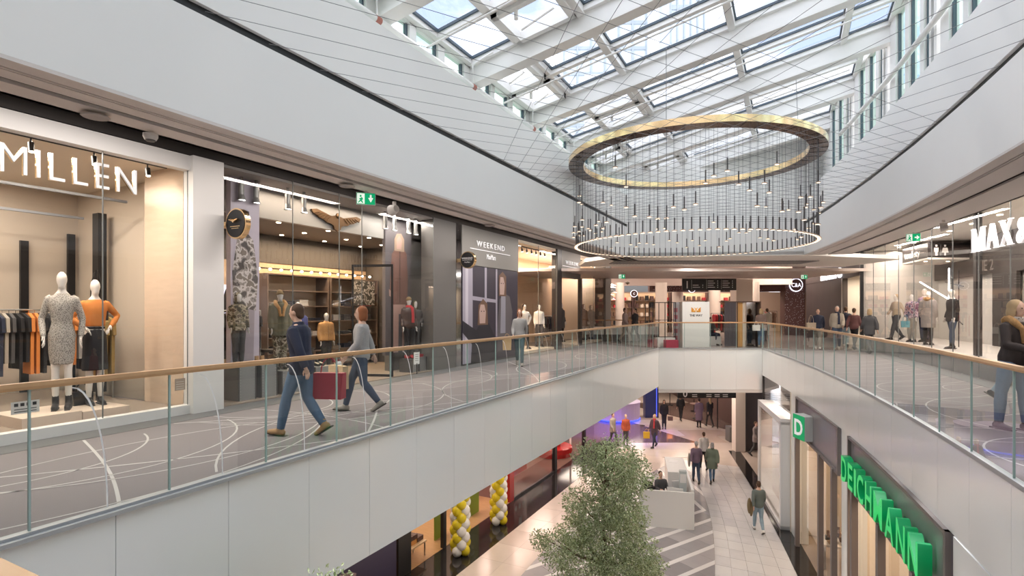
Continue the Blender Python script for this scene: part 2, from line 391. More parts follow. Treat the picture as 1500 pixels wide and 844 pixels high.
# ---- soffits
def soff(name, f, y0, y1, d0, d1, z, th=.029, st=1.3, mi=soffit):
    b = MB(); L = span(y0, y1, st)
    for a, c in zip(L, L[1:]): b.slab([f(a, d0), f(a, d1), f(c, d1), f(c, d0)], z, z+th)
    return b
fL = lambda y, d: Vector((-4.85-d, y))
fR = lambda y, d: off(RX, y, .36+d)
for side, f, y1, dd in (('left', fL, 19.7, .80), ('right', fR, 19.7, 1.35)):
    c1 = soff('', f, -3, y1, .0, .16, CZ-.03).build('ceiling', soffit); struct(c1, f'warm white soffit strip edging the {side} walkway ceiling', 'ceiling')
    soff('', f, -3, y1, .19, .21, CZ-.03).build('groove', soffit, c1)
    soff('', f, -3, y1, .23, .40 if side == 'left' else .58, CZ-.03).build('soffit_board', soffit, c1)
    soff('', f, -3, y1, .50 if side == 'left' else .68, dd, CZ-.03).build('soffit_board', soffit, c1)
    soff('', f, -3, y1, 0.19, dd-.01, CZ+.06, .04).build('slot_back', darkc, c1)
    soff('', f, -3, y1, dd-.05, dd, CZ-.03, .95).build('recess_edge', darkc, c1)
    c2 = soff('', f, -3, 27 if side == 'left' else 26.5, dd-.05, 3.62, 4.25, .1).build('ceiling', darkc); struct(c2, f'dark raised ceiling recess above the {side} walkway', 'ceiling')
# far soffit (Y 17.9 .. ) in camera plan coordinates
def cs(b, X0, Y0, X1, Y1, z0, z1, mi=0): 
    P = [cm(X0, Y0), cm(X1, Y0), cm(X1, Y1), cm(X0, Y1)]; return b.slab(P, z0, z1, mi)
b = MB(); b.slab([Vector((-4.85, EC.y)), rp_[-1], cm(13.6, 18.8).to_2d(), cm(13.6, 22.0).to_2d(), cm(2.7, 22.0).to_2d(), cm(2.7, 19.9).to_2d(), Vector((-5.7, EC.y+.4))], CZ-.03, CZ+.1)
cf = b.build('ceiling', mat('cream_soffit', (.78, .74, .69), .5)); struct(cf, 'cream soffit with a long grey vent beyond the chandelier', 'ceiling')
g = MB(); cs(g, 3.7, 19.3, 11.0, 20.6, CZ-.05, CZ-.031); vent = g.build('vent_grille', mat('vent_grey', (.22, .21, .21), .6), cf)
g = MB()
for k in range(60): cs(g, 3.75+k*.12, 19.33, 3.79+k*.12, 20.57, CZ-.06, CZ-.05)
g.build('grille_bars', mat('vent_bar', (.34, .33, .33), .5), vent, kind='stuff')
b = MB(); cs(b, -2.5, 22.0, 14.6, 27.5, 3.18, 3.3); struct(b.build('ceiling', mat('pink_soffit', (.62, .53, .49), .5)), 'lower pinkish soffit leading into the back hall', 'ceiling')
# ---- roof
RL = -5.35
def rz(x): return 1.63+4.58+(x-RL)*.205
def rxr(y): return off(RX, y, .36+.42).x
B0 = [-1.6, .85, 3.4, 5.95, 8.5, 11.05, 13.6, 16.1, 18.6]
for i, y in enumerate(B0):
    x1 = rxr(y) if y < 18 else rxr(18)
    v = MB(); z0, z1 = rz(RL), rz(x1); ya, yb = y, y+.16
    v.add([(RL-.1, ya, z0-.46), (x1, ya, z1-.46), (x1, yb, z1-.46), (RL-.1, yb, z0-.46), (RL-.1, ya, z0-.04), (x1, ya, z1-.04), (x1, yb, z1-.04), (RL-.1, yb, z0-.04)],
          [(0, 3, 2, 1), (4, 5, 6, 7), (0, 1, 5, 4), (1, 2, 6, 5), (2, 3, 7, 6), (3, 0, 4, 7)])
    # bottom flange
    v.add([(RL-.1, ya-.05, z0-.5), (x1, ya-.05, z1-.5), (x1, yb+.05, z1-.5), (RL-.1, yb+.05, z0-.5), (RL-.1, ya-.05, z0-.455), (x1, ya-.05, z1-.455), (x1, yb+.05, z1-.455), (RL-.1, yb+.05, z0-.455)],
          [(0, 3, 2, 1), (4, 5, 6, 7), (0, 1, 5, 4), (1, 2, 6, 5), (2, 3, 7, 6), (3, 0, 4, 7)])
    struct(v.build('roof_beam', steelw), 'white steel roof beam of the skylight, number %d counted from the camera' % i if False else ['beam behind the camera', 'beam straight above the camera', 'nearest white roof beam ahead of the camera', 'second white roof beam ahead of the camera', 'third white roof beam, crossing at top left of the picture', 'broad white roof beam running up across the picture centre', 'white roof beam just above the near rim of the gold ring', 'white roof beam seen above the far half of the gold ring', 'white roof beam against the plain end wall'][i], 'beam')
def sl4(x0, y0, x1, y1, dz0, dz1):
    return [(x0, y0, rz(x0)+dz0), (x1, y0, rz(x1)+dz0), (x1, y1, rz(x1)+dz0), (x0, y1, rz(x0)+dz0), (x0, y0, rz(x0)+dz1), (x1, y0, rz(x1)+dz1), (x1, y1, rz(x1)+dz1), (x0, y1, rz(x0)+dz1)]
BF = [(0, 3, 2, 1), (4, 5, 6, 7), (0, 1, 5, 4), (1, 2, 6, 5), (2, 3, 7, 6), (3, 0, 4, 7)]
for bi, (ya, yb) in enumerate(zip(B0, B0[1:])):
    ya += .16
    xr = min(rxr(ya), rxr(yb) if yb < 18 else rxr(18))
    xs = [RL+.1, -4.3, -3.1, -1.0, 1.0, xr-.05] if xr-1.0 > .5 else [RL+.1, -4.3, -3.1, -1.0, xr-.05]
    win = MB()
    # purlins
    win = thing('window_%d' % (bi+1), 'x', 'window', (0, 0, 0)); win['kind'] = 'structure'
    win['label'] = 'skylight bay of framed glass panes, ' + ['behind the camera', 'overhead of the camera', 'first bay ahead of the camera', 'second bay ahead of the camera', 'bay cut by the top edge of the picture', 'bay above the picture centre with opened vents', 'bay touching the near rim of the gold ring', 'farthest bay seen through the gold ring'][bi]
    for k, x in enumerate(xs):
        h = .17 if 0 < k < len(xs)-1 and x != -4.3 else .12; w = .06 if x != -4.3 else .035
        MB().add(sl4(x-w, ya, x+w, yb, -h, .02), BF).build('purlin', steelw, win)
    ym = (ya+yb)/2+.1
    MB().add(sl4(xs[0], ya, xs[-1], ya+.08, -.14, .02), BF).add(sl4(xs[0], yb-.08, xs[-1], yb, -.14, .02), BF).add(sl4(xs[0], ym-.055, xs[-1], ym+.055, -.13, .02), BF).build('glazing_bar', steelw, win)
    for k, (x0, x1) in enumerate(zip(xs, xs[1:])):
        for (y0, y1) in ((ya+.08, ym-.055), (ym+.055, yb-.08)):
            vent_ = (k == 1 and bi % 2 == 1) or (k == 0 and bi % 2 == 0)
            X0, X1 = x0+.06, x1-.06
            g = MB().add([(X0, y0, rz(X0)), (X1, y0, rz(X1)), (X1, y1, rz(X1)), (X0, y1, rz(X0))], [(0, 1, 2, 3)])
            pn = g.build('pane', sky_glass, win)
            e = .03; f_ = MB()
            for q in ((X0, y0, X1, y0+e), (X0, y1-e, X1, y1), (X0, y0, X0+e, y1), (X1-e, y0, X1, y1)): f_.add(sl4(*q, -.05, -.005), BF)
            f_.build('gasket', gasket, pn)
            if vent_:
                f2 = MB(); e = .1
                for q in ((X0, y0, X1, y0+e), (X0, y1-e, X1, y1), (X0, y0, X0+e, y1), (X1-e, y0, X1, y1)): f2.add(sl4(*q, -.2, -.05), BF)
                f2.build('vent_frame', steelw, pn)
                q = MB().tube([(X0+.3, (y0+y1)/2, rz(X0)-.22), (X1-.2, (y0+y1)/2, rz(X1)-.22)], .02, 6).tube([(X0+.4, y0+.1, rz(X0)-.25), (X0+.4, y0+.1, rz(X0)-.1)], .035, 8)
                q.build('vent_motor', steelw, pn)
    # thin sprinkler line under each bay
    struct(tag(MB().tube([(RL+.3, ya+.75, rz(RL)-.5), (xr-.3, ya+.75, rz(xr)-.5)], .018, 6).build('sprinkler_pipe', steelw), ['thin white sprinkler pipe behind the camera', 'thin white sprinkler pipe over the camera', 'thin white sprinkler pipe in the first bay ahead', 'thin white sprinkler pipe in the second bay ahead', 'thin white sprinkler pipe crossing the top edge bay', 'thin white sprinkler pipe under the centre bay', 'thin white sprinkler pipe just over the gold ring', 'thin white sprinkler pipe in the farthest bay'][bi], 'pipe'))
# ---- clerestories
def clere(side):
    L = side == 'left'
    wn = 20 if L else 21
    for bi, (ya, yb) in enumerate(zip(B0, B0[1:])):
        ya += .16
        def P(y):
            return Vector((RL, y)) if L else Vector((rxr(min(y, 18.2)), y))
        def top(y): return rz(P(y).x)-.12
        zb = 4.9
        w = thing('window_%d' % (9+bi+(0 if L else 8)), 'green tinted clerestory glazing on the %s, %s' % (side, ['bay behind the camera', 'bay beside the camera', 'first bay ahead', 'second bay ahead', 'third bay ahead', 'fourth bay ahead', 'fifth bay ahead', 'last bay by the end wall'][bi]), 'window'); w['kind'] = 'structure'
        fr_ = [(0, .06), (.26, .33), (.58, .66), (.92, 1)] if L else [(0, .05), (.10, .14), (.24, .32), (.56, .64), (.86, 1)]
        D = yb-ya
        b = MB()
        for a, c in fr_:
            A, B = P(ya+a*D), P(ya+c*D); z = top(ya+a*D); b.seg(A, B, .14, zb-.3, z+.14, 0, 0)
        A, B = P(ya), P(yb); b.seg(A, B, .12, zb-.6, zb, 0, 0)
        v = []
        for y in (ya, yb):
            q = P(y)
            v += [(q.x-.07, y, top(y)), (q.x+.07, y, top(y)), (q.x+.07, y, top(y)+.2), (q.x-.07, y, top(y)+.2)]
        b.add(v, [(0, 1, 2, 3), (7, 6, 5, 4), (0, 4, 5, 1), (1, 5, 6, 2), (2, 6, 7, 3), (3, 7, 4, 0)])
        b.build('window_frame', steelw, w)
        for (a0, a), (c, c1) in zip(fr_, fr_[1:]):
            y0, y1 = ya+a*D, ya+c*D; A, B = P(y0), P(y1)
            pn = MB().add([(A.x, A.y, zb), (B.x, B.y, zb), (B.x, B.y, top(y1)), (A.x, A.y, top(y0))], [(0, 1, 2, 3)]).build('pane', cler_glass, w)
            g = MB().seg(A, A+(B-A).normalized()*.035, .05, zb, top(y0)).seg(B-(B-A).normalized()*.035, B, .05, zb, top(y1)); g.build('gasket', gasket, pn)
        # ledge between parapet top and window sill
        q0 = (Vector((-4.95, ya)), Vector((-4.95, yb))) if L else (off(RX, ya, .4), off(RX, yb, .4))
        pp = [q0[0], q0[1], P(yb)+Vector((0, .1)), P(ya)]
        if bi < 7 or L: MB().slab(pp, zb-.6, zb-.5).build('ledge', white, w)
clere('left'); clere('right')
b = MB().add(sl4(-6, 18.7, 5, 22.5, 0, .15), BF); q = rxr(18); b.seg((q, 18.5), (q-.3, 21.5), .2, 4.6, 8.2); b.seg((RL, 17.5), (RL, 21), .2, 4.6, 6.6)
struct(b.build('ceiling', white), 'solid white roof closing beyond the last skylight bay', 'ceiling')
b = MB().tube([(-5.12, -2, 5.66), (-5.12, 17.3, 5.66)], .05, 10)
pl = tag(b.build('eave_pipe', steelw, smooth=True), 'white round pipe running under the left eave of the skylight', 'pipe')
jo = MB()
for k, y in enumerate([-.2+2.55*i for i in range(7)]):
    if k > 0: MB().tube([(-5.12, y+.9, 5.66), (-5.12, y+.9, 6.05), (-4.7, y+.9, 6.2)], .022, 6).build('bracket', steelw, pl)
    MB().tube([(-5.12, y+.86, 5.66), (-5.12, y+.96, 5.66)], .056, 10).build('red_coupling', mat('red_band', (.45, .16, .12), .5), pl)
b = MB().tube([(off(RX, y, .62).x, y, 6.35) for y in span(-2, 17, 1.5)], .05, 10)
tag(b.build('eave_pipe', steelw, smooth=True), 'white round pipe crossing in front of the right clerestory windows', 'pipe')
# far tower seen through the skylight
tw = thing('office_tower', 'pale glass tower block seen hazily through the skylight', 'building', cm(16, 85, -30))
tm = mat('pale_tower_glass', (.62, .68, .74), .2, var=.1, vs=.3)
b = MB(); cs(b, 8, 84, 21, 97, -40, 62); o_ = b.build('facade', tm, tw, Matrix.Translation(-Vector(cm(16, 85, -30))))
b = MB()
for z in range(-38, 62, 4): cs(b, 7.9, 83.8, 21.1, 84, z, z+.5)
for k in range(7): cs(b, 7.9+k*2.15, 83.7, 8.15+k*2.15, 84, -40, 62)
b.build('facade_grid', mat('tower_mullion', (.38, .43, .47), .4), tw, Matrix.Translation(-Vector(cm(16, 85, -30))), kind='stuff')
tw = thing('office_tower', 'slimmer lattice fronted tower seen beyond the centre skylight bay', 'building', cm(30, 82, -30))
T_ = Matrix.Translation(-Vector(cm(30, 82, -30)))
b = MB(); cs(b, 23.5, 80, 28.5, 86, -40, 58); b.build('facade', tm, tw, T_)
b = MB(); 
for k in range(6): cs(b, 23.4+k*1.0, 79.7, 23.6+k*1.0, 80, -40, 58)
for z in range(-38, 60, 6): cs(b, 23.4, 79.8, 28.6, 80, z, z+.7)
b.build('lattice', mat('tower_mullion'), tw, T_, kind='stuff')
# ---- cable net at channel height
cab = thing('cable_net', 'net of thin dark cables stretched across the atrium under the skylight', 'cables', (-1.5, 10, DZ))
def cableset(pa, pb, n):
    b = MB(); 
    for i in range(n):
        a, c = pa(i/(n-1)), pb(i/(n-1)); b.tube([a, c], .005, 4, caps=False)
    return b
Mi = Matrix.Translation((1.5, -10, -DZ))
steelk = mat('cable_steel', (.24, .24, .25), .9)
def Lp(y): return Vector((-4.86, y, DZ))
def Rp(y): q = PX(y); return Vector((q.x, q.y, DZ))
NC = 27
for i in range(NC):
    t = i/(NC-1)
    ya = -1+18*t; yb = 10+9.3*t**.8
    MB().tube([Lp(ya), Rp(yb)], 0.0032, 4, caps=False).build('cable', steelk, cab, Mi)
    MB().tube([Rp(ya), Lp(min(17, 9+8*t**.8))], 0.0032, 4, caps=False).build('cable', steelk, cab, Mi)
# ================================================================ GROUND FLOOR
marble = mat('white_marble', (.62, .605, .605), .18, var=.09, vs=2.2, stretch=(1, .4, 1))
beige = mat('beige_stone', (.56, .47, .41), .2, var=.08, vs=1.6)
gtile = [mat('grey_tile_a', (.33, .32, .33), .22, var=.08, vs=3), mat('grey_tile_b', (.27, .255, .265), .22, var=.08, vs=3), mat('grey_tile_c', (.39, .37, .375), .22, var=.08, vs=3)]
wtile = mat('white_band_tile', (.74, .72, .71), .2)
blackst = mat('black_stone', (.02, .018, .018), .08, var=.3, vs=6)
brownst = mat('brown_tile', (.13, .09, .08), .12, var=.2, vs=4)
pinkst = mat('warm_hall_tile', (.52, .41, .35), .18, var=.08, vs=1.2)
gf = MB().slab([(-22, -3), (12, -3), (12, 30), (-2, 60), (-40, 60)], GZ-.3, GZ-.02).build('floor', beige); struct(gf, 'ground floor of stone tiles seen down through the atrium', 'floor')
def quadtile(parent, P, z, m, name='tile', gap=.006):
    P = [Vector(p_) for p_ in P]; c = sum(P, Vector((0, 0)))/len(P)
    P = [p_+(c-p_).normalized()*gap for p_ in P]
    return MB().slab(P, z-.02, z).build(name, m, parent)
lensR = interp([(8, -1.45), (12, -1.55), (15.65, -1.85), (18.96, -2.32), (24.27, -3.69), (27, -4.9)])
lensL = interp([(6, -5.6), (9, -6.1), (13.2, -6.57), (17, -6.6), (21, -6.2), (24.5, -5.5), (27, -4.9)])
mar = [mat('white_marble'), mat('white_marble_b', (.60, .585, .59), .18, var=.12, vs=3), mat('white_marble_c', (.64, .625, .62), .18, var=.08, vs=2)]
warmm = [mat('warm_marble_a', (.60, .52, .47), .18, var=.08, vs=2), mat('warm_marble_b', (.64, .55, .49), .18, var=.08, vs=2)]
rg = random.Random(3)
for r_, (a, c) in enumerate(zip(span(7, 27, .62), span(7, 27, .62)[1:])):
    nx = 5
    for k in range(nx):
        o2 = (.5 if r_ % 2 else 0)/nx
        def Q(y, u): 
            u = min(1, max(0, u)); x0, x1 = lensR(y), off(RX, y, -.46).x; return (x0+(x1-x0)*u, y)
        u0, u1 = k/nx, (k+1)/nx
        quadtile(gf, [Q(a, u0), Q(a, u1), Q(c, u1), Q(c, u0)], GZ, rg.choice(mar), 'tile')
# black strips both sides
b = MB(); b2 = MB()
for a, c in zip(span(4, 30, 1), span(4, 30, 1)[1:]):
    quadtile(gf, [off(RX, a, -.46), off(RX, a, .1), off(RX, c, .1), off(RX, c, -.46)], GZ, blackst, 'border_stone', .004)
for a, c in zip(span(6, 34, 1), span(6, 34, 1)[1:]):
    quadtile(gf, [(-9.43, a), (-8.15, a), (-8.15, c), (-9.43, c)], GZ, blackst, 'border_stone', .004)
# beige slabs on the left
for a, c in zip(span(7, 27, 1.1), span(7, 27, 1.1)[1:]):
    for k in range(2):
        x0a, x1a, x0c, x1c = -8.15, lensL(a), -8.15, lensL(c)
        quadtile(gf, [(x0a+(x1a-x0a)*k/2, a), (x0a+(x1a-x0a)*(k+1)/2, a), (x0c+(x1c-x0c)*(k+1)/2, c), (x0c+(x1c-x0c)*k/2, c)], GZ, rg.choice([beige]+warmm), 'tile', .004)
# lens of grey tiles with white diagonal bands
lens = [(lensL(y), y) for y in span(6.2, 26.6, 1.0)] + [(lensR(y), y) for y in span(6.2, 26.6, 1.0)[::-1]]
lens = [(x, y) for x, y in lens]
def cliphp(poly, n, d):
    o = []
    for i in range(len(poly)):
        a, c = poly[i], poly[(i+1) % len(poly)]; fa = a[0]*n[0]+a[1]*n[1]-d; fc = c[0]*n[0]+c[1]*n[1]-d
        if fa >= 0: o.append(a)
        if (fa >= 0) != (fc >= 0):
            t = fa/(fa-fc); o.append((a[0]+(c[0]-a[0])*t, a[1]+(c[1]-a[1])*t))
    return o
lens = lens[::-1]
def bands(poly, dirv, w0, w1, span_):
    d = Vector(dirv).normalized(); n = Vector((-d.y, d.x)); q = span_[0]; i = 0
    while q < span_[1]:
        for w, white_ in ((w0, True), (w1, False)):
            P = cliphp(cliphp(poly, n, q), (-n.x, -n.y), -(q+w)); q += w
            if len(P) < 3: continue
            if white_: quadtile(gf, P, GZ, wtile, 'band', .0) ; continue
            # split the grey band along its length
            L0 = min(p_[0]*d.x+p_[1]*d.y for p_ in P); L1 = max(p_[0]*d.x+p_[1]*d.y for p_ in P); L = L0 + rg.random()*.3 - .6
            while L < L1:
                T = cliphp(cliphp(P, d, L), (-d.x, -d.y), -(L+.9)); L += .9
                if len(T) > 2: quadtile(gf, T, GZ, rg.choice(gtile), 'tile', .004)
        i += 1
low = cliphp(lens, (0, -1), -20.6); high = cliphp(lens, (0, 1), 20.6)
bands(low, (.48, .877), .16, .52, (-2, 16))
bands(high, (.51, -.86), .16, .52, (-26, 32))
# hall beyond: warm tiles, brown wedges
for i in range(9):
    for j in range(10):
        Y0 = 26.6+j*1.5; X0 = -9+i*2.6+(.8 if j % 2 else 0)
        m = rg.choice(warmm+[pinkst])
        cp = cm(X0+1.3, Y0+.7)
        if cp.y < 27.6 and lensL(26) < cp.x: continue
        if cp.x > off(RX, min(30, cp.y), -1.2).x or cp.x < -22: continue
        P = [cm(X0, Y0).to_2d(), cm(X0+2.6, Y0).to_2d(), cm(X0+2.6, Y0+1.5).to_2d(), cm(X0, Y0+1.5).to_2d()]
        quadtile(gf, P, GZ-.006, m, 'tile', .008)
quadtile(gf, [cm(2, 29.5).to_2d(), cm(10.2, 29.5).to_2d(), cm(7.2, 36).to_2d(), cm(4.5, 36).to_2d()], GZ+.001, brownst, 'inlay', 0)
quadtile(gf, [cm(8.5, 42).to_2d(), cm(15.0, 28.6).to_2d(), cm(15.0, 42).to_2d()], GZ+.001, brownst, 'inlay', 0)
# ground ceilings (under the walkways)
c = MB().slab([(-5.08, -3), (-5.08, YE), (-6, 30), (-30, 50), (-30, -3)], FB-.15, FB-.03).build('ceiling', mat('ground_ceiling', (.72, .69, .66), .6)); struct(c, 'ceiling of the ground floor under the left walkway', 'ceiling')
c = MB().slab([bl, br_, off(RX, 26, 1), cm(20, 50).to_2d(), cm(-6, 50).to_2d(), (-6, 30)], FB-.25, FB-.13).build('ceiling', mat('ground_ceiling')); struct(c, 'ceiling of the ground floor beyond the far slab edge', 'ceiling')
# ================================================================ FIGURES
S2 = bpy.data.scenes.new('workbench')
with bpy.context.temp_override(scene=S2, view_layer=S2.view_layers[0]): bpy.context.evaluated_depsgraph_get()
def ringloft(bm, cs, rs, n=12):
    cs = [Vector(c) for c in cs]; R = []
    for i, c in enumerate(cs):
        t = (cs[min(i+1, len(cs)-1)]-cs[max(i-1, 0)]).normalized()
        ref = Vector((1, 0, 0)) if abs(t.x) < .85 else Vector((0, 1, 0))
        u = (ref-t*ref.dot(t)).normalized(); v = t.cross(u)
        a, b = rs[i] if isinstance(rs[i], tuple) else (rs[i], rs[i])
        R.append([bm.verts.new(c+u*a*math.cos(2*PI*k/n)+v*b*math.sin(2*PI*k/n)) for k in range(n)])
    for A, B in zip(R, R[1:]):
        for k in range(n): bm.faces.new((A[k], A[(k+1) % n], B[(k+1) % n], B[k]))
    bm.faces.new(R[0][::-1]); bm.faces.new(R[-1])
def ellb(bm, c, r, n=12, m=8, rot=None):
    M = Matrix.Translation(Vector(c)) @ (rot or Matrix()) @ Matrix.Diagonal((r[0], r[1], r[2], 1))
    bmesh.ops.create_uvsphere(bm, u_segments=n, v_segments=m, radius=1, matrix=M)
def fuse(bm, vox, smooth=5, extra=None, deci=None):
    bmesh.ops.recalc_face_normals(bm, faces=bm.faces)
    me = bpy.data.meshes.new('f'); bm.to_mesh(me); bm.free()
    o = bpy.data.objects.new('f', me); S2.collection.objects.link(o)
    m = o.modifiers.new('r', 'REMESH'); m.mode = 'VOXEL'; m.voxel_size = vox
    if smooth: k = o.modifiers.new('s', 'SMOOTH'); k.iterations = smooth; k.factor = .5
    S2.view_layers[0].update(); dg = S2.view_layers[0].depsgraph
    r = bpy.data.meshes.new_from_object(o.evaluated_get(dg)); bpy.data.objects.remove(o); bpy.data.meshes.remove(me)
    if extra:
        b = bmesh.new(); b.from_mesh(r); extra(b); b.to_mesh(r); b.free()
    r.polygons.foreach_set('use_smooth', [True]*len(r.polygons)); return r
SK = lambda: mat('skin', (.62, .40, .30), .55)
def pose_of(name, **kw):
    P = dict(lean=0, dz=0, legs={}, arms={}, turn=0)
    for s in (1, -1):
        P['legs'][s] = [(.082*s, 0, .90), (.083*s, -.01, .48), (.085*s, .02, .09), 0]
        P['arms'][s] = [(.172*s, .01, 1.375), (.215*s, .03, 1.11), (.21*s, -.06, .88)]
    def walk(f):
        P['legs'][f] = [(.085*f, 0, .90), (.085*f, -.17, .51), (.08*f, -.27, .09), 8]
        P['legs'][-f] = [(-.085*f, 0, .90), (-.085*f, .04, .48), (-.08*f, .29, .15), -30]
        P['arms'][f] = [(.172*f, .02, 1.375), (.23*f, .13, 1.13), (.22*f, .20, .90)]
        P['arms'][-f] = [(-.172*f, 0, 1.375), (-.23*f, -.06, 1.11), (-.21*f, -.22, .93)]
    if name == 'walk': walk(1)
    if name == 'walk2': walk(-1)
    if name == 'stride':
        for s in (1, -1): P['legs'][s] = [(.09*s, 0, .90), (.11*s, -.07*s, .49), (.125*s, -.09*s, .09), 0]
    if name == 'sit':
        P['dz'] = -.42
        for s in (1, -1):
            P['legs'][s] = [(.09*s, 0, .50), (.11*s, -.42, .50), (.11*s, -.40, .09), 0]
            P['arms'][s] = [(.185*s, 0, 1.38), (.24*s, -.10, 1.13), (.15*s, -.33, 1.16)]
    P.update(kw); 
    if 'arm' in kw:
        for s, v in kw['arm'].items(): P['arms'][s] = [P['arms'][s][0]]+v
    return P
def figure(name, label, cat, loc, head, H=1.7, pose='stand', pk={}, skin=None, face=True, top=None, bottom=None, shoes=None, boots=0, hair=None, vox=.022, group=None, hands=True, neckless=False, belt=None, scarf=None, dress=None, furhood=None, slim=.9):
    """height-1.7 figure facing local -Y; top=(mat,hem z,bulk,open), bottom=(kind,mat,bulk)"""
    skin = skin or SK(); P = pose_of(pose, **pk) if isinstance(pose, str) else pose
    k = H/1.7
    t = thing(name, label, cat, loc, head, group); t.scale = (k*slim, k*(.5+slim/2), k)
    lean = P['lean']; dz = P['dz']
    def T(p):
        p = Vector(p)
        if lean: 
            h = p.z-.95
            if h > 0: p = Vector((p.x, -math.sin(RAD(lean))*h + p.y, .95+math.cos(RAD(lean))*h))
        return p+Vector((0, 0, dz))
    TR = [(.84, .12, .095, 0), (.90, .165, .112, .005), (.97, .168, .115, .005), (1.07, .135, .095, 0), (1.2, .15, .105, -.005), (1.30, .168, .112, 0), (1.375, .165, .095, .005), (1.43, .10, .07, .01), (1.475, .056, .056, .005)]
    def torso(bm, z0, z1, g, hem=None):
        L = [r for r in TR if z0 <= r[0] <= z1]
        if hem is not None and hem < .84:
            L = [(hem, .168, .12, 0), ((hem+.9)/2, .17, .12, 0)]+[r for r in L if r[0] > .88]
        ringloft(bm, [T((0, r[3], r[0])) for r in L], [(r[1]+g, r[2]+g) for r in L], 16)
    def head_(bm):
        ringloft(bm, [T((0, .005, 1.42)), T((0, -.005, 1.52)), T((0, -.01, 1.56))], [.055, .052, .05])
        ellb(bm, T((0, -.01, 1.612)), (.074, .094, .098)); ellb(bm, T((0, -.042, 1.545)), (.052, .055, .062))
        if face: 
            ellb(bm, T((0, -.108, 1.582)), (.014, .02, .024)); ellb(bm, T((0, -.098, 1.545)), (.024, .012, .010))
            for s in (1, -1): ellb(bm, T((.076*s, .0, 1.595)), (.012, .022, .032))
    def leg(bm, s, g, z0=None, foot=True):
        h, kn, an, tilt = P['legs'][s]; h, kn, an = Vector(h), Vector(kn), Vector(an)
        pts = [h, h.lerp(kn, .5), kn, kn.lerp(an, .35), an]; rr = [.092, .078, .056, .058, .038]
        ringloft(bm, pts, [r+g for r in rr], 12)
    def footpts(s):
        h, kn, an, tilt = P['legs'][s]; an = Vector(an); a = RAD(tilt); d = Vector((0, -math.cos(a), math.sin(a))); 
        return an, d, Vector((0, math.sin(a), math.cos(a)))
    def shoe(bm, s, g):
        an, d, up = footpts(s)
        pts = [an-d*.07-up*.045, an-d*.03-up*.04, an+d*.05-up*.045, an+d*.13-up*.058, an+d*.185-up*.062]
        ringloft(bm, pts, [(.026+g, .030+g), (.034+g, .036+g), (.040+g, .034+g), (.043+g, .026+g), (.028+g, .018+g)], 12)
        ringloft(bm, [an+up*(.02+boots), an-up*.03], [.042+g, .042+g], 12)
    def armf(bm, s, g, end=1.0):
        a, e, w = [T(p) for p in P['arms'][s]]; w = e.lerp(w, end)
        ringloft(bm, [a+Vector((-.03*s, 0, .01)), a, a.lerp(e, .5), e, e.lerp(w, .4), w], [.040+g, .046+g, .042+g, .036+g, .036+g, .026+g], 12)
    # body
    bm = bmesh.new(); torso(bm, .84, 1.5, 0); head_(bm)
    for s in (1, -1):
        leg(bm, s, 0); armf(bm, s, 0)
        an, d, up = footpts(s); ringloft(bm, [an-d*.05-up*.05, an+d*.05-up*.05, an+d*.16-up*.065], [(.03, .03), (.036, .028), (.03, .016)], 10); 
        a, e, w = [T(p) for p in P['arms'][s]]; hd = (w-e).normalized()
        ringloft(bm, [w-hd*.01, w+hd*.04, w+hd*.085], [(.022, .022), (.018, .036), (.014, .036)], 10)
    def fingers(b):
        if not hands: return
        for s in (1, -1):
            a, e, w = [T(p) for p in P['arms'][s]]; hd = (w-e).normalized()
            side = (Vector((0, 1, 0))-hd*hd.y); side = side.normalized() if side.length > .2 else Vector((1, 0, 0))
            pal = hd.cross(side)*s
            for i, (o_, L) in enumerate(((-.027, .058), (-.009, .07), (.009, .066), (.026, .05))):
                p0 = w+hd*.07+side*o_; p1 = p0+hd*L*.55+pal*.008; p2 = p1+hd*L*.5+pal*.022
                ringloft(b, [p0, p1, p2], [.0095, .009, .006], 6)
            p0 = w+hd*.02-side*.03; ringloft(b, [p0, p0+hd*.03-side*.02+pal*.008, p0+hd*.06-side*.022+pal*.02], [.012, .010, .007], 6)
    me = fuse(bm, vox*.8, 3, fingers); me.materials.append(skin); link('body', me, t)
    if face:
        for s in (1, -1): MB().ell(T((.031*s, -.092, 1.607)), (.012, .008, .007), 8, 6).build('eye', mat('eye_dark', (.03, .02, .02), .3), t)
        MB().ell(T((0, -.104, 1.545)), (.024, .008, .006), 8, 6).build('mouth', mat('lip', (.42, .17, .15), .5), t)
    if bottom:
        kind, bmat, g = bottom; bm = bmesh.new()
        if kind in ('trousers', 'jeans'):
            torso(bm, .84, 1.02, g)
            for s in (1, -1): leg(bm, s, g)
        elif kind == 'skirt':
            hem = .47; ringloft(bm, [T((0, 0, 1.04)), T((0, 0, .93)), T((0, 0, .7)), T((0, -.01, hem))], [(.14+g, .10+g), (.175+g, .125+g), (.185+g, .14+g), (.20+g, .15+g)], 16)
        me = fuse(bm, vox, 3); me.materials.append(bmat); link({'jeans': 'jeans', 'trousers': 'trousers', 'skirt': 'skirt'}[kind], me, t)
    if dress:
        dm, hem = dress; bm = bmesh.new(); g = .012
        ringloft(bm, [T((0, 0, hem)), T((0, 0, .7)), T((0, .005, .93)), T((0, 0, 1.07)), T((0, -.005, 1.22)), T((0, 0, 1.31)), T((0, .005, 1.38)), T((0, .01, 1.44))], [(.152, .115), (.176, .122), (.186, .13), (.138, .105), (.158, .118), (.176, .122), (.165, .10), (.085, .07)], 16)
        for s in (1, -1): armf(bm, s, g, .96)
        me = fuse(bm, vox, 3); me.materials.append(dm); link('dress', me, t)
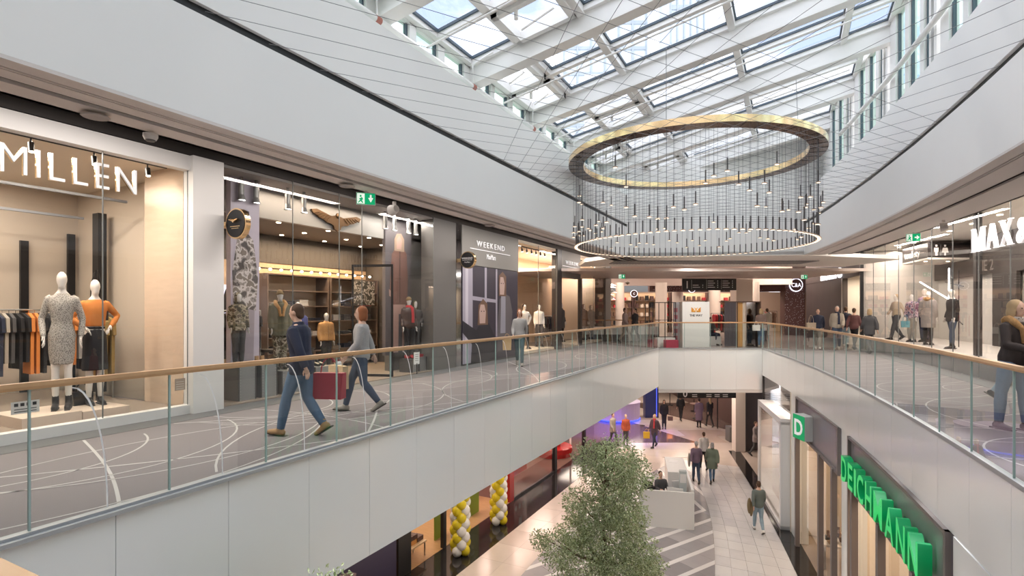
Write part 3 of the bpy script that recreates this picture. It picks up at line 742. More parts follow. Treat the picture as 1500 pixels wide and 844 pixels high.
    if top:
        tm, hem, g = top[:3]; bm = bmesh.new(); torso(bm, .84 if hem < .9 else hem, 1.44, g, hem if hem < .84 else None)
        for s in (1, -1): armf(bm, s, g*.8, .97)
        if g > .03: ringloft(bm, [T((0, .01, 1.42)), T((0, .01, 1.48))], [.085, .075])
        me = fuse(bm, vox, 3); me.materials.append(tm); j = link(top[3] if len(top) > 3 else 'jacket', me, t)
        if g > .03: MB().add([T((-.004, -.105-g, 1.38)), T((.004, -.105-g, 1.38)), T((.004, -.125-g, hem+.02)), T((-.004, -.125-g, hem+.02))], [(0, 1, 2, 3)]).build('zip', mat('zip_dark', (.02, .02, .02), .4), j)
    if shoes:
        for s in (1, -1):
            bm = bmesh.new(); shoe(bm, s, .009); me = fuse(bm, .014, 2); me.materials.append(shoes); sh = link('shoe' if boots < .05 else 'boot', me, t)
            an, d, up = footpts(s); b = MB(); P4 = [an-d*.1-up*.09, an+d*.2-up*.09]
            b.add([(P4[0]+Vector((x, 0, 0))) for x in (-.04, .04)]+[(P4[1]+Vector((x, 0, 0))) for x in (.035, -.035)]+[(P4[0]+up*.018+Vector((x, 0, 0))) for x in (-.04, .04)]+[(P4[1]+up*.018+Vector((x, 0, 0))) for x in (.035, -.035)], BF)
            b.build('sole', mat('sole_dark', (.05, .045, .04), .7), sh)
    if hair:
        st, hm = hair[:2]; bm = bmesh.new()
        if st == 'short': ellb(bm, T((0, .014, 1.63)), (.084, .096, .092)); ellb(bm, T((0, .05, 1.57)), (.07, .05, .06))
        elif st == 'bob': ellb(bm, T((0, .014, 1.63)), (.09, .10, .097)); ellb(bm, T((0, .05, 1.55)), (.088, .06, .09)); [ellb(bm, T((.07*s, .0, 1.55)), (.025, .05, .085)) for s in (1, -1)]
        elif st == 'long': ellb(bm, T((0, .014, 1.63)), (.088, .10, .095)); ringloft(bm, [T((0, .045, 1.62)), T((0, .075, 1.5)), T((0, .105, 1.36)), T((0, .11, 1.28))], [(.085, .06), (.09, .05), (.08, .035), (.05, .02)])
        elif st == 'pony': ellb(bm, T((0, .014, 1.63)), (.082, .096, .092)); ringloft(bm, [T((0, .09, 1.64)), T((0, .14, 1.6)), T((0, .13, 1.48))], [(.03, .03), (.03, .03), (.015, .015)])
        elif st == 'beanie': ellb(bm, T((0, .008, 1.655)), (.086, .104, .082)); ringloft(bm, [T((0, 0, 1.625)), T((0, 0, 1.665))], [(.088, .105), (.088, .105)])
        elif st == 'hood': ellb(bm, T((0, .03, 1.615)), (.105, .115, .12)); ringloft(bm, [T((0, .03, 1.42)), T((0, .03, 1.5))], [(.13, .10), (.10, .09)])
        elif st == 'cap': ellb(bm, T((0, .008, 1.665)), (.084, .10, .062)); ringloft(bm, [T((0, -.08, 1.655)), T((0, -.16, 1.64))], [(.07, .012), (.05, .008)])
        elif st == 'headscarf': ellb(bm, T((0, .02, 1.62)), (.095, .108, .108)); ringloft(bm, [T((0, .03, 1.55)), T((0, .06, 1.38))], [(.10, .08), (.13, .05)])
        me = fuse(bm, .016, 2); me.materials.append(hm); link({'beanie': 'beanie', 'hood': 'hood', 'cap': 'cap', 'headscarf': 'headscarf'}.get(st, 'hair'), me, t)
    if scarf:
        bm = bmesh.new(); ringloft(bm, [T((0, .0, 1.42)), T((0, -.005, 1.50))], [(.105, .10), (.09, .085)]); ringloft(bm, [T((.06, -.12, 1.45)), T((.07, -.155, 1.2)), T((.07, -.16, 1.0))], [(.05, .02), (.05, .02), (.055, .015)])
        me = fuse(bm, .016, 2); me.materials.append(scarf); link('scarf', me, t)
    if furhood:
        bm = bmesh.new()
        P_ = [T((.0, .06, 1.49)), T((.10, .02, 1.47)), T((.12, -.07, 1.42)), T((.06, -.14, 1.33)), T((.03, -.15, 1.15))]
        ringloft(bm, P_, [.045, .05, .05, .04, .03]); ringloft(bm, [Vector((-p_.x, p_.y, p_.z)) for p_ in P_], [.045, .05, .05, .04, .03])
        ringloft(bm, [T((-.07, .08, 1.44)), T((0, .11, 1.45)), T((.07, .08, 1.44))], [.05, .06, .05])
        me = fuse(bm, .014, 1); me.materials.append(furhood); link('fur_collar', me, t)
    if belt:
        bm = bmesh.new(); ringloft(bm, [T((0, 0, 1.03)), T((0, 0, 1.065))], [(.148, .108), (.148, .108)], 16); me = fuse(bm, .012, 1); me.materials.append(belt); link('belt', me, t)
    return t
def bagf(name, label, loc, size, m, rot=0, handle=.16, cat='bag', group=None, hm=None):
    t = thing(name, label, cat, loc, rot, group); w, d, h = size
    b = MB(); b.add([(-w*.46, -d/2, 0), (w*.46, -d/2, 0), (w*.46, d/2, 0), (-w*.46, d/2, 0), (-w/2, -d*.35, h), (w/2, -d*.35, h), (w/2, d*.35, h), (-w/2, d*.35, h)], BF)
    b.build('bag_body', m, t)
    P = [(-w*.28, 0, h*.96)]+[(w*.28*math.cos(PI-PI*i/8), 0, h+handle*math.sin(PI*i/8)) for i in range(9)]+[(w*.28, 0, h*.96)]
    MB().tube(P, .008, 6).build('handle', hm or m, t); return t
fab = lambda n, c=(.5, .5, .5), r=.85, **k: mat(n, c, r, bump=.25, bs=120, **k)
navy = fab('navy_cloth', (.022, .028, .055)); denim = fab('blue_denim', (.10, .17, .27), var=.2, vs=30); ddenim = fab('dark_denim', (.045, .07, .12), var=.2, vs=30)
blackf = fab('black_cloth', (.015, .015, .018)); greyf = fab('grey_knit', (.36, .36, .36), var=.15, vs=40); dgrey = fab('charcoal_cloth', (.07, .07, .075)); beigef = fab('beige_cloth', (.45, .37, .28)); olive = fab('olive_cloth', (.10, .095, .06)); tanl = fab('tan_leather', (.42, .26, .13)); redf = fab('red_cloth', (.45, .04, .05)); whitef = fab('white_cloth', (.75, .73, .70)); purplef = fab('plum_cloth', (.17, .12, .17)); greenf = fab('green_cloth', (.16, .20, .15)); brownf = fab('brown_cloth', (.16, .09, .06)); lightj = fab('pale_denim', (.28, .38, .46), var=.15, vs=30); stonef = fab('stone_cloth', (.34, .31, .27))
hb = fab('brown_hair', (.09, .05, .03)); hblond = fab('blond_hair', (.45, .32, .18)); hd_ = fab('dark_hair', (.025, .018, .015)); hgrey = fab('grey_hair', (.33, .32, .31)); hred = fab('auburn_hair', (.28, .10, .04))
leather = mat('black_leather', (.012, .012, .013), .3)
mannw = mat('mannequin_white', (.80, .76, .72), .3)
fur = mat('tan_fur', (.42, .24, .10), .95, var=.4, vs=50, bump=.8, bs=150)
# ================================================================ LEFT SHOPS
warmw = mat('warm_beige_wall', (.56, .49, .41), .6); cream = mat('cream_wall', (.70, .62, .52), .6); shopfl = mat('shop_floor', (.36, .29, .24), .25, var=.1, vs=2)
greyp = mat('grey_shop_panel', (.14, .135, .13), .55); dwall = mat('dark_shop_wall', (.045, .038, .035), .6); marb = mat('beige_marble', (.60, .47, .36), .25, var=.12, vs=2.5, stretch=(1, 1, 5))
lampw = mat('lamp_glow', (1, .9, .75), .5, emit=(1, .80, .55), es=9); lampc = mat('cool_lamp_glow', (1, 1, 1), .5, emit=(1, .95, .88), es=3)
letw = mat('white_letter', (.82, .82, .84), .4, emit=(.95, .95, 1), es=.12); printw = mat('white_print', (.82, .82, .82), .5); plyw = mat('pale_plinth', (.66, .54, .45), .5)
XL = -8.37
def shopwall(name, m, boxes, label):
    b = MB(); [b.box(*q) for q in boxes]; return struct(b.build(name, m), label, 'wall')
shopwall('wall_left', dwall, [(XL-.3, -3, 4.05, XL, 27.2, 4.3)], 'dark band above the left shopfronts')
# shop 1
struct(MB().box(-12.6, -1, 0, -8.45, 5.15, .1).box(-12, 5.7, 0, -8.38, 13, .02).box(-14, 13, 0, -8.4, 27, .03).build('floor', shopfl), 'warm brown shop floors behind the left windows', 'floor')
f1 = struct(MB().box(XL-.1, 5.15, 0, XL+.14, 5.66, 4.02).box(XL-.1, -1, 3.79, XL+.06, 5.15, 4.02).box(XL-.1, -1, 0, XL+.06, 5.15, .14).build('trim_3', mat('white_portal', (.76, .75, .74), .4)), 'white portal frame around the first shop window', 'trim')
shopwall('wall_left', warmw, [(-12.8, -1, 0, -12.6, 7.2, 4), (-12.6, -1.2, 0, -8.5, -1, 4)], 'beige back wall of the first shop')
nic = shopwall('wall_left', marb, [(-9.56, 5.16, .1, -8.5, 5.3, 3.9)], 'veined beige side wall of the first shop window')
shopwall('wall_left', warmw, [(-12.6, 5.56, 0, -8.5, 5.64, 4)], 'partition between the first and second shop')
shopwall('ceiling', cream, [(-12.6, -1, 3.9, -8.5, 5.6, 4.0)], 'cream ceiling of the first shop')
st = MB(); 
for y, zt in ((4.63, 2.89), (5.36, 3.1)): st.box(-12.58, y, 0, -12.52, y+.12, zt)
st.box(-11.5, 5.3, .1, -11.3, 5.44, 3.4)
struct(st.build('trim_4', blackm), 'tall black strips on the beige wall of the first shop', 'trim')
struct(MB().box(-12.2, 3.0, 3.3, -9.7, 3.04, 3.34).box(-10.0, -1, 3.42, -9.95, 5.1, 3.46).box(-11.4, -1, 3.25, -11.35, 5.1, 3.29).build('trim_5', mat('grey_band', (.2, .21, .23), .5)), 'grey ceiling bands inside the first shop', 'trim')
t = thing('shop_window_glazing', 'large clear window of the first shop under white letters', 'window', (XL, 0, .14)); Mt = Matrix.Translation((-XL, 0, -.14))
for y0, y1 in ((-1, 1.9), (1.9, 3.98), (3.98, 5.15)):
    pn = MB().add([(XL, y0+.004, .14), (XL, y1-.004, .14), (XL, y1-.004, 3.79), (XL, y0+.004, 3.79)], [(0, 1, 2, 3)]).build('pane', shop_glass, t, Mt)
    MB().box(XL-.008, y1-.006, .14, XL+.008, y1+.006, 3.79).build('pane_edge', mat('edge_dark', (.16, .17, .17), .3), pn, Mt)
# sign letters
sg = thing('shop_sign', 'large white letters MILLEN behind the first shop window', 'sign', (-8.45, 2.9, 3.29))
letters('MILLEN', .52, LW(.0, .03, 0), letw, sg, width=1.52, ext=.012, bold=-.004, gap=.24)
for o in list(sg.children):
    bk = o.data.copy(); bk.transform(Matrix.Translation((-.035, 0, 0))); bk.materials.clear(); bk.materials.append(gold); link('letter_reflection', bk, o)  # gold copies stand in for the reflections of the letters
# tracks and spots
def track(label, p0, p1, n, aim=(0, 0, -1), heads=True, group='spotlight tracks'):
    p0, p1 = Vector(p0), Vector(p1); t = thing('track_light', label, 'lamp', p0)
    MB().tube([(0, 0, 0), p1-p0], .02, 6).build('track', black, t)
    for i in range(n):
        c = (p1-p0)*((i+.6)/n); h = MB().tube([c, c+Vector((0, 0, -.08))], .012, 6).tube([c+Vector((0, 0, -.07)), c+Vector((.02, 0, -.19))], .035, 10); h = h.build('spot_head', black, t)
        MB().tube([c+Vector((.021, 0, -.19)), c+Vector((.022, 0, -.197))], .03, 10).build('lens', lampw, h)
    return t
track('black spotlight track with three heads above the MILLEN letters', (-8.75, 2.2, 3.86), (-8.75, 5.05, 3.86), 4)
# clothes racks with garments
def garments(rng, p0, p1, z, n, cols, label, group, L=(.75, 1.05)):
    p0, p1 = Vector((*p0, z)), Vector((*p1, z)); d = (p1-p0).normalized(); ang = math.atan2(d.y, d.x); ms = {}
    for i in range(n):
        m = cols[rng.randrange(len(cols))]; h = round(rng.uniform(*L), 1); key = (m.name, h)
        if key not in ms:
            b = MB(); w = .22
            pr = [(-.05, 0), (.05, 0), (w, -.08), (w+.02, -.3), (w-.04, -.32), (w-.05, -h), (-w+.05, -h), (-w+.04, -.32), (-w-.02, -.3), (-w, -.08)]
            nn_ = len(pr); b.add([(-.022, x, y) for x, y in pr]+[(.022, x, y) for x, y in pr], [tuple(range(nn_)), tuple(range(2*nn_-1, nn_-1, -1))]+[(q, nn_+q, nn_+(q+1) % nn_, (q+1) % nn_) for q in range(nn_)])
            b.tube([(0, 0, 0), (0, 0, .05)], .004, 4); ms[key] = b.mesh('garment', m)
        o = link('garment', ms[key], None, loc=p0+(p1-p0)*((i+.5)/n)-Vector((0, 0, .055)), rot=(0, 0, ang+rng.uniform(-.12, .12))); tag(o, label, 'clothes', group)
def rack(label, p0, p1, z, m=steel, legs=True):
    p0, p1 = Vector((*p0, 0)), Vector((*p1, 0)); t = thing('clothes_rack', label, 'rack', p0); d = p1-p0
    MB().tube([(0, 0, z), d+Vector((0, 0, z))], .014, 6).build('rail', m, t)
    if legs:
        for q in (Vector((0, 0, 0)), d): MB().tube([q+Vector((0, 0, .03)), q+Vector((0, 0, z))], .014, 6).build('leg', m, t)
    return t
rg = random.Random(5); orangef = fab('rust_orange_cloth', (.62, .22, .05)); mustard = fab('mustard_cloth', (.32, .22, .08))
rack('long clothes rail at the back of the first shop', (-11.2, 2.6), (-11.2, 6.0-.7), 1.62)
garments(rg, (-11.2, 2.7), (-11.2, 5.2), 1.62, 30, [blackf, blackf, dgrey, navy, stonef, blackf, dgrey, orangef, greyf], 'dark and grey garments packed on the rail of the first shop', 'garments on the first shop rail')
rack('short rail right of the orange mannequin', (-10.4, 4.7), (-10.4, 5.1), 1.55)
garments(rg, (-10.4, 4.72), (-10.4, 5.1), 1.55, 3, [mustard], 'mustard garment hanging right of the orange mannequin', 'mustard garments')
# platform and mannequins
tag(MB().box(-9.5, 3.2, .1, -8.62, 3.85, .24).build('display_platform', plyw), 'pale display platform under the patterned dress mannequin', 'platform')
tag(MB().box(-9.5, 3.86, .1, -8.62, 4.45, .22).build('display_platform', plyw), 'pale display platform under the orange sweater mannequin', 'platform')
hound = patmat('patterned_knit', 'dots', [(0, (.10, .09, .085)), (.38, (.46, .43, .39))], 75)
D1 = RAD(-62)
figure('mannequin', 'white mannequin in a grey patterned knee length knit dress', 'mannequin', (-9.0, 3.78, .24), RAD(62), 1.90, 'stand', dict(arm={1: [(.27, .05, 1.12), (.25, -.02, .89)], -1: [(-.27, .05, 1.12), (-.22, -.12, .90)]}), skin=mannw, face=False, dress=(hound, .56), shoes=leather, boots=.07, vox=.016, slim=.74)
figure('mannequin', 'white mannequin in an orange sweater and black midi skirt', 'mannequin', (-9.15, 4.25, .22), RAD(80), 1.84, 'stand', dict(arm={1: [(.36, .04, 1.20), (.20, -.09, 1.06)], -1: [(-.34, .03, 1.18), (-.18, -.10, 1.05)]}), skin=mannw, face=False, top=(orangef, 1.05, .014, 'sweater'), bottom=('skirt', blackf, .0), shoes=leather, vox=.016, belt=blackf, slim=.76)
ww = bagf('handbag', 'black handbag hanging from a tall strap behind the orange mannequin', (-9.75, 4.55, 1.45), (.3, .12, .28), leather, RAD(90), .5)
bagf('handbag', 'black handbag standing on the platform by the mannequin feet', (-9.3, 4.15, .22), (.26, .12, .2), leather, RAD(90), .12)
tag(MB().tube([(-9.75, 4.55, .1), (-9.75, 4.55, 2.25)], .012, 6).box(-9.9, 4.4, .1, -9.6, 4.7, .12).build('display_stand', blackm), 'thin black stand holding the hanging handbag', 'stand')
# stickers
polys('window_sticker', None, [(mat('sticker_pale', (.6, .58, .55), .5), 0, [(0, 0), (.28, 0), (.28, .15), (0, .15)])]+[(black, .001, [(.03+.06*i, .09), (.07+.06*i, .09), (.07+.06*i, .13), (.03+.06*i, .13)]) for i in range(4)]+[(black, .001, [(.03, .02+.03*i), (.25, .02+.03*i), (.25, .03+.03*i), (.03, .03+.03*i)]) for i in range(2)], LW(XL+.004, 3.0, .35))
o = bpy.data.objects['window_sticker']; tag(o, 'small pale information sticker low on the first shop window', 'sticker')
b = MB(); M_ = LW(XL+.003, 4.95, .38); o = polys('window_notice', None, [(mat('notice_brown', (.42, .33, .26), .5), 0, [(0, 0), (.16, 0), (.16, .18), (0, .18)])]+[(cream, .001, [(.02, .02+.035*i), (.14, .02+.035*i), (.14, .03+.035*i), (.02, .03+.035*i)]) for i in range(4)], M_); tag(o, 'tiny brown notice low on the right of the first shop window', 'sticker')
# shop 2 ---------------------------------------------------------
shopwall('wall_left', mat('ochre_wall', (.42, .30, .20), .6), [(-11.9, 5.66, 0, -11.7, 12.8, 2.8)], 'warm back wall of the second shop')
shopwall('wall_left', dwall, [(-11.9, 5.66, 2.8, -11.68, 12.8, 4.05)], 'dark upper back wall of the second shop')
shopwall('wall_left', dwall, [(-11.9, 12.75, 0, -9.3, 12.85, 4.05), (-12.6, 5.66, 0, -9.9, 5.72, 4.05)], 'dark side walls of the second shop')
shopwall('wall_left', greyp, [(-9.45, 11.0, 0, -9.3, 12.8, 4.05), (XL-.4, 11.67, 0, XL+.0, 12.74, 4.05)], 'plain grey wall and pillar right of the second shop entrance')
cl2 = shopwall('ceiling', mat('dark_shop_ceiling', (.13, .11, .10), .6), [(-11.9, 5.66, 3.50, -9.3, 12.8, 3.6)], 'dark ceiling with small downlights inside the second shop')
shopwall('ceiling', mat('grey_window_ceiling', (.30, .28, .27), .5), [(-9.3, 5.66, 4.0, -8.4, 12.7, 4.08)], 'grey ceiling of the second shop window')
blk = shopwall('wall_left', mat('pale_bulkhead', (.27, .265, .26), .4), [(-9.32, 5.9, 3.42, -9.2, 11.2, 4.0)], 'pale bulkhead carrying the eagle emblem')
b = MB()
for x in (-9.8, -10.6, -11.4): 
    for y in (6.6, 8.0, 9.4, 10.8, 12.2): MB().tube([(x, y, 3.5), (x, y, 3.488)], .05, 10).build('downlight', lampw, cl2)
t = thing('shop_window_glazing', 'tall frameless glass front of the second shop with dark leather displays', 'window', (XL, 5.66, 0)); Mt = Matrix.Translation((-XL, -5.66, 0))
for y0, y1 in ((5.7, 7.15), (7.15, 8.33), (8.33, 9.0), (10.1, 11.66)):
    pn = MB().add([(XL, y0+.004, 0), (XL, y1-.004, 0), (XL, y1-.004, 4.05), (XL, y0+.004, 4.05)], [(0, 1, 2, 3)]).build('pane', shop_glass, t, Mt)
    MB().box(XL-.008, y1-.006, 0, XL+.008, y1+.006, 4.05).build('pane_edge', mat('edge_dark'), pn, Mt)
pn = MB().add([(XL, 9.0, 2.75), (XL, 10.1, 2.75), (XL, 10.1, 4.05), (XL, 9.0, 4.05)], [(0, 1, 2, 3)]).build('pane', shop_glass, t, Mt)
dr = thing('glass_door', 'open black framed glass door of the second shop', 'door', (XL-.05, 10.1, 0), RAD(200))
MB().box(-.0, -.02, 0, .04, .02, 2.7).box(.98, -.02, 0, 1.02, .02, 2.7).box(0, -.02, 2.64, 1.02, .02, 2.7).box(0, -.02, 0, 1.02, .02, .08).build('door_frame', blackm, dr); MB().add([(.04, 0, .08), (.98, 0, .08), (.98, 0, 2.64), (.04, 0, 2.64)], [(0, 1, 2, 3)]).build('door_pane', shop_glass, dr); MB().tube([(.9, -.05, .8), (.9, -.05, 1.6)], .014, 6).build('handle', steel, dr)
# eagle
def eagle(M, s, m, par):
    half = [(0, .20), (.10, .16), (.25, .13), (.5, .19), (.8, .26), (1.0, .22), (.93, .12), (.78, .08), (.7, .02), (.52, -.02), (.42, -.08), (.26, -.10), (.16, -.14), (.12, -.24), (0, -.3)]
    pts = [(x*s, y*s) for x, y in half] + [(-x*s, y*s) for x, y in half[::-1][1:-1]]
    b = MB(); n = len(pts); b.add([(x, y, 0) for x, y in pts]+[(x, y, .04) for x, y in pts], [tuple(range(n)), tuple(range(2*n-1, n-1, -1))]+[(i, n+i, n+(i+1) % n, (i+1) % n) for i in range(n)])
    b.ell((0, .17*s, .04), (.07*s, .09*s, .05), 8, 6)
    for sd in (1, -1):
        for i in range(5): b.tube([(sd*(.25+.12*i)*s, .12*s+.012*i*s, .045), (sd*(.42+.12*i)*s, (-.02+.03*i)*s, .045)], .018*s, 5)
    return b.build('eagle_relief', m, par, M)
bronzem = mat('antique_gold', (.12, .07, .035), .45, metal=.8)
eg = thing('eagle_emblem', 'bronze spread-wing eagle emblem on the pale bulkhead', 'emblem', (-9.18, 9.05, 3.62)); eagle(LW(0, 0, 0), .75, bronzem, eg)
def roundsign(label, loc, r, drawf):
    t = thing('blade_sign', label, 'sign', loc); w = .045
    b = MB(); n = 40
    # disc facing the camera side (-y) : axis along y
    def disc(y0, y1, r0, m, nm, par):
        b = MB(); pr = [(r0*math.cos(2*PI*i/n), r0*math.sin(2*PI*i/n)) for i in range(n)]
        b.add([(x, y0, z) for x, z in pr]+[(x, y1, z) for x, z in pr], [tuple(range(n)), tuple(range(2*n-1, n-1, -1))]+[(i, n+i, n+(i+1) % n, (i+1) % n) for i in range(n)])
        return b.build(nm, m, par)
    d1 = disc(-w, w, r, gold, 'rim', t); disc(-w-.01, -w+.02, r*.9, black, 'face', t)
    MB().box(-.37, -.02, -.05, -r*.95, .02, .05).build('wall_bracket', gold, t)
    drawf(t, Matrix(((1, 0, 0, 0), (0, 0, -1, -w-.012), (0, 1, 0, 0), (0, 0, 0, 1)))); return t
def d_e(t, M):
    eagle(M @ Matrix.Translation((0, .04, 0)) @ Matrix.Scale(1, 4), .11, gold, t)
    polys('lettering', t, [(gold, .002, [(-.12, -.04), (.12, -.04), (.12, -.055), (-.12, -.055)]), (gold, .002, [(-.09, -.075), (.09, -.075), (.09, -.085), (-.09, -.085)])], M)
roundsign('round black and gold blade sign with eagle beside the first pillar', (-8.0, 5.75, 3.02), .25, d_e)
def d_w(t, M):
    text('lettering', 'WEEKEND', .075, M @ Matrix.Translation((0, .02, .002)), printw, t, ext=.001, align='CENTER'); text('lettering', 'MaxMara', .05, M @ Matrix.Translation((0, -.08, .002)), printw, t, ext=.001, align='CENTER')
    polys('underline', t, [(printw, .002, [(-.16, -.01), (.16, -.01), (.16, -.002), (-.16, -.002)])], M)
roundsign('round black blade sign reading WEEKEND beside the grey pillar', (-8.0, 12.8, 3.0), .24, d_w)
# poster columns
t = thing('poster_column', 'tall pale poster column with a camouflage jacket picture', 'poster', (-8.85, 6.2, 0))
MB().box(-.1, 0, .5, .02, .58, 4.0).build('board', mat('poster_lavender', (.50, .46, .55), .5), t)
camo = patmat('camo_print', 'camo', [(0, (.08, .07, .07)), (.42, (.30, .27, .26)), (.5, (.60, .56, .56)), (.58, (.20, .17, .15))], 7)
polys('printed_figure', t, [(camo, .025, [(.05, 1.7), (.50, 1.6), (.55, 2.2), (.45, 2.9), (.30, 3.05), (.12, 2.9), (.03, 2.3)]), (mat('print_skin', (.45, .30, .26), .6), .026, [(.20, 3.0), (.36, 3.0), (.38, 3.25), (.28, 3.35), (.18, 3.2)]), (mat('print_grey', (.33, .29, .33), .6), .024, [(.08, .5), (.45, .5), (.48, 1.7), (.08, 1.75)]), (mat('print_dark', (.06, .05, .06), .6), .027, [(.17, 3.25), (.38, 3.25), (.36, 3.42), (.22, 3.44)])], LW(0, 0, 0))
t = thing('poster_column', 'tall dark poster column with a man in a long brown parka', 'poster', (-9.15, 10.68, 0))
MB().box(-.1, 0, .45, .0, 1.05, 4.0).build('board', mat('poster_dark', (.12, .11, .12), .5), t)
pk, pl_, ps, pf = mat('print_coat', (.20, .11, .09), .6), mat('print_trouser', (.50, .33, .29), .6), mat('print_skin'), mat('print_fur', (.35, .26, .20), .6)
polys('printed_figure', t, [(pl_, .006, [(.30, .5), (.50, .5), (.52, 1.5), (.66, 1.5), (.66, .5), (.84, .5), (.80, 1.95), (.30, 1.95)]), (pk, .008, [(.22, 1.75), (.86, 1.75), (.90, 2.4), (.84, 3.1), (.70, 3.25), (.40, 3.25), (.24, 3.05), (.16, 2.2)]), (pf, .010, [(.34, 3.15), (.74, 3.15), (.74, 3.48), (.62, 3.62), (.44, 3.6), (.34, 3.45)]), (ps, .012, [(.43, 3.2), (.62, 3.2), (.64, 3.45), (.53, 3.56), (.42, 3.44)]), (black, .013, [(.55, 1.8), (.57, 1.8), (.57, 3.15), (.55, 3.15)]), (ps, .012, [(.12, 2.15), (.20, 2.1), (.20, 1.95), (.13, 1.97)])], LW(0, 0, 0))
# hanging spots
sp = thing('hanging_spotlight', 'x', 'lamp', (0, 0, 4.0)); g_ = mat('grey_lamp', (.32, .32, .32), .4, metal=.5)
MB().tube([(0, 0, 0), (0, 0, -.12)], .03, 8).tube([(0, 0, -.12), (0, 0, -.32)], .05, 12).tube([(0, 0, -.32), (.01, 0, -.42)], [.05, .075], 12).build('lamp_body', g_, sp, smooth=False)
MB().tube([(.01, 0, -.415), (.01, 0, -.42)], .06, 12).build('lens', lampc, sp)
spl = ['first of the hanging grey spotlights from the white pillar', 'second of the hanging grey spotlights from the white pillar', 'third of the hanging grey spotlights from the white pillar', 'fourth of the hanging grey spotlights from the white pillar', 'grey spotlight just left of the parka poster top', 'grey spotlight in front of the parka poster top', 'grey spotlight just right of the parka poster top', 'rightmost hanging grey spotlight before the grey pillar']
for i, y in enumerate((6.35, 6.65, 7.35, 7.75, 10.2, 10.55, 11.1, 11.4)):
    o = sp if i == 0 else copy_tree(sp); o.location = (-8.75, y, 4.0); o['label'] = spl[i]; o['group'] = 'hanging spotlights in the second shop window'
# plinths
plm = mat('grey_metal_plinth', (.36, .37, .38), .35, metal=.6)
def plinth(label, x, y0, y1, z):
    t = thing('display_plinth', label, 'plinth', (x, (y0+y1)/2, 0), 0, 'riveted metal plinths in the second shop window'); w = (y1-y0)/2
    MB().box(-.4, -w, 0.0, 0, w, z).build('plinth_body', plm, t); MB().box(-.41, -w-.003, 0, .004, -w+.02, z+.004).box(-.41, w-.02, 0, .004, w+.003, z+.004).build('edge_strip', dgrey if False else mat('dark_strip', (.06, .06, .06), .5), t)
    b = MB()
    for k in range(int(z/.05)): 
        for s_ in (-1, 1): b.box(.003, s_*(w-.04)-.006, .03+k*.05, .009, s_*(w-.04)+.006, .042+k*.05)
    b.build('rivets', steel, t, kind='stuff')
for l, y0, y1, z in (('metal plinth under the camouflage jacket mannequin', 6.15, 6.5, .62), ('metal plinth right of the camouflage mannequin', 6.6, 6.95, .6), ('low metal plinth under the fur parka mannequin', 7.05, 7.7, .45), ('low metal plinth left of the shop entrance', 7.85, 8.35, .45), ('metal plinth under the leather jacket mannequin', 11.0, 11.25, .35), ('metal plinth with red books right of the entrance', 11.3, 11.6, .38)):
    plinth(l, -8.55, y0, y1, z)
plinth('metal plinth in front of the grey wall, left one', -8.95+.45, 11.72-.05, 12.02, .5) if False else None
bfold = MB()
for k, (y, m_) in enumerate(((11.45, redf), (11.47, redf))): tag(MB().box(-8.85, y-.1, .38+k*.035, -8.62, y+.1, .412+k*.035).build('folded_cloth', m_), ['lower red folded shirt on the metal plinth', 'upper red folded shirt on the metal plinth'][k], 'clothes')
def shoepair(label, x, y, z, m, rz=0):
    t = thing('boot_pair', label, 'shoes', (x, y, z), rz)
    for s in (-1, 1):
        b = MB().tube([(-.1, s*.06, .05), (.0, s*.06, .045), (.12, s*.06, .03)], [.045, .042, .03], 8).tube([(-.08, s*.06, .05), (-.09, s*.06, .16)], .045, 8); b.build('boot', m, t, smooth=True)
shoepair('tan and white boots on the metal plinth beside the camouflage mannequin', -8.75, 6.78, .6, tanl)
shoepair('black boots on the low plinth left of the entrance', -8.75, 8.1, .45, leather)
for l, y in (('white price card at the left of the shop entrance', 8.28), ('white price card at the right of the shop entrance', 10.9)):
    t = thing('price_card', l, 'sign', (-8.33, y, 0)); MB().box(-.01, -.01, 0, .01, .01, .28).build('stand', blackm, t); MB().box(-.01, -.11, .25, .004, .11, .55).build('card', printw, t)
    polys('printed_lines', t, [(greyp, .006, [(-.07, .5-.05*i), (.07, .5-.05*i), (.07, .49-.05*i), (-.07, .49-.05*i)]) for i in range(4)], LW(0, 0, 0))
# mannequins of the second shop
camof = patmat('camo_cloth', 'camo', [(0, (.03, .028, .02)), (.42, (.16, .14, .09)), (.52, (.38, .34, .27)), (.58, (.08, .06, .04))], 9)
FA = RAD(75)
figure('mannequin', 'mannequin in a hooded camouflage jacket by the pale poster column', 'mannequin', (-8.8, 6.33, .63), FA, 1.28, 'stand', {}, skin=mat('mannequin_grey', (.55, .55, .55), .4), face=False, top=(camof, .82, .035), bottom=('trousers', dgrey, .02), shoes=leather, boots=.08, hair=('hood', camof), vox=.018)
figure('mannequin', 'mannequin in an olive parka with tan fur collar and beanie', 'mannequin', (-8.9, 7.3, .46), RAD(65), 1.52, 'stand', {}, skin=mat('mannequin_grey'), face=False, top=(olive, .72, .045, 'parka'), bottom=('trousers', camof, .02), shoes=leather, boots=.1, hair=('beanie', fab('khaki_knit', (.20, .14, .07))), furhood=fur, vox=.018)
figure('mannequin', 'mannequin in a royal blue jacket behind the parka mannequin', 'mannequin', (-9.8, 8.5, .03), RAD(70), 1.75, 'stand', {}, skin=mat('mannequin_grey'), face=False, top=(fab('royal_blue', (.05, .06, .20)), .85, .035), bottom=('trousers', blackf, .02), shoes=leather, vox=.024)
figure('mannequin', 'mannequin in a black leather jacket and beanie beside the parka poster', 'mannequin', (-8.75, 11.12, .36), RAD(60), 1.56, 'stand', {}, skin=mat('mannequin_grey'), face=False, top=(mat('brown_leather', (.05, .03, .03), .35), .85, .035), bottom=('trousers', blackf, .015), shoes=redf, hair=('beanie', fab('khaki_knit')), scarf=redf, vox=.02)
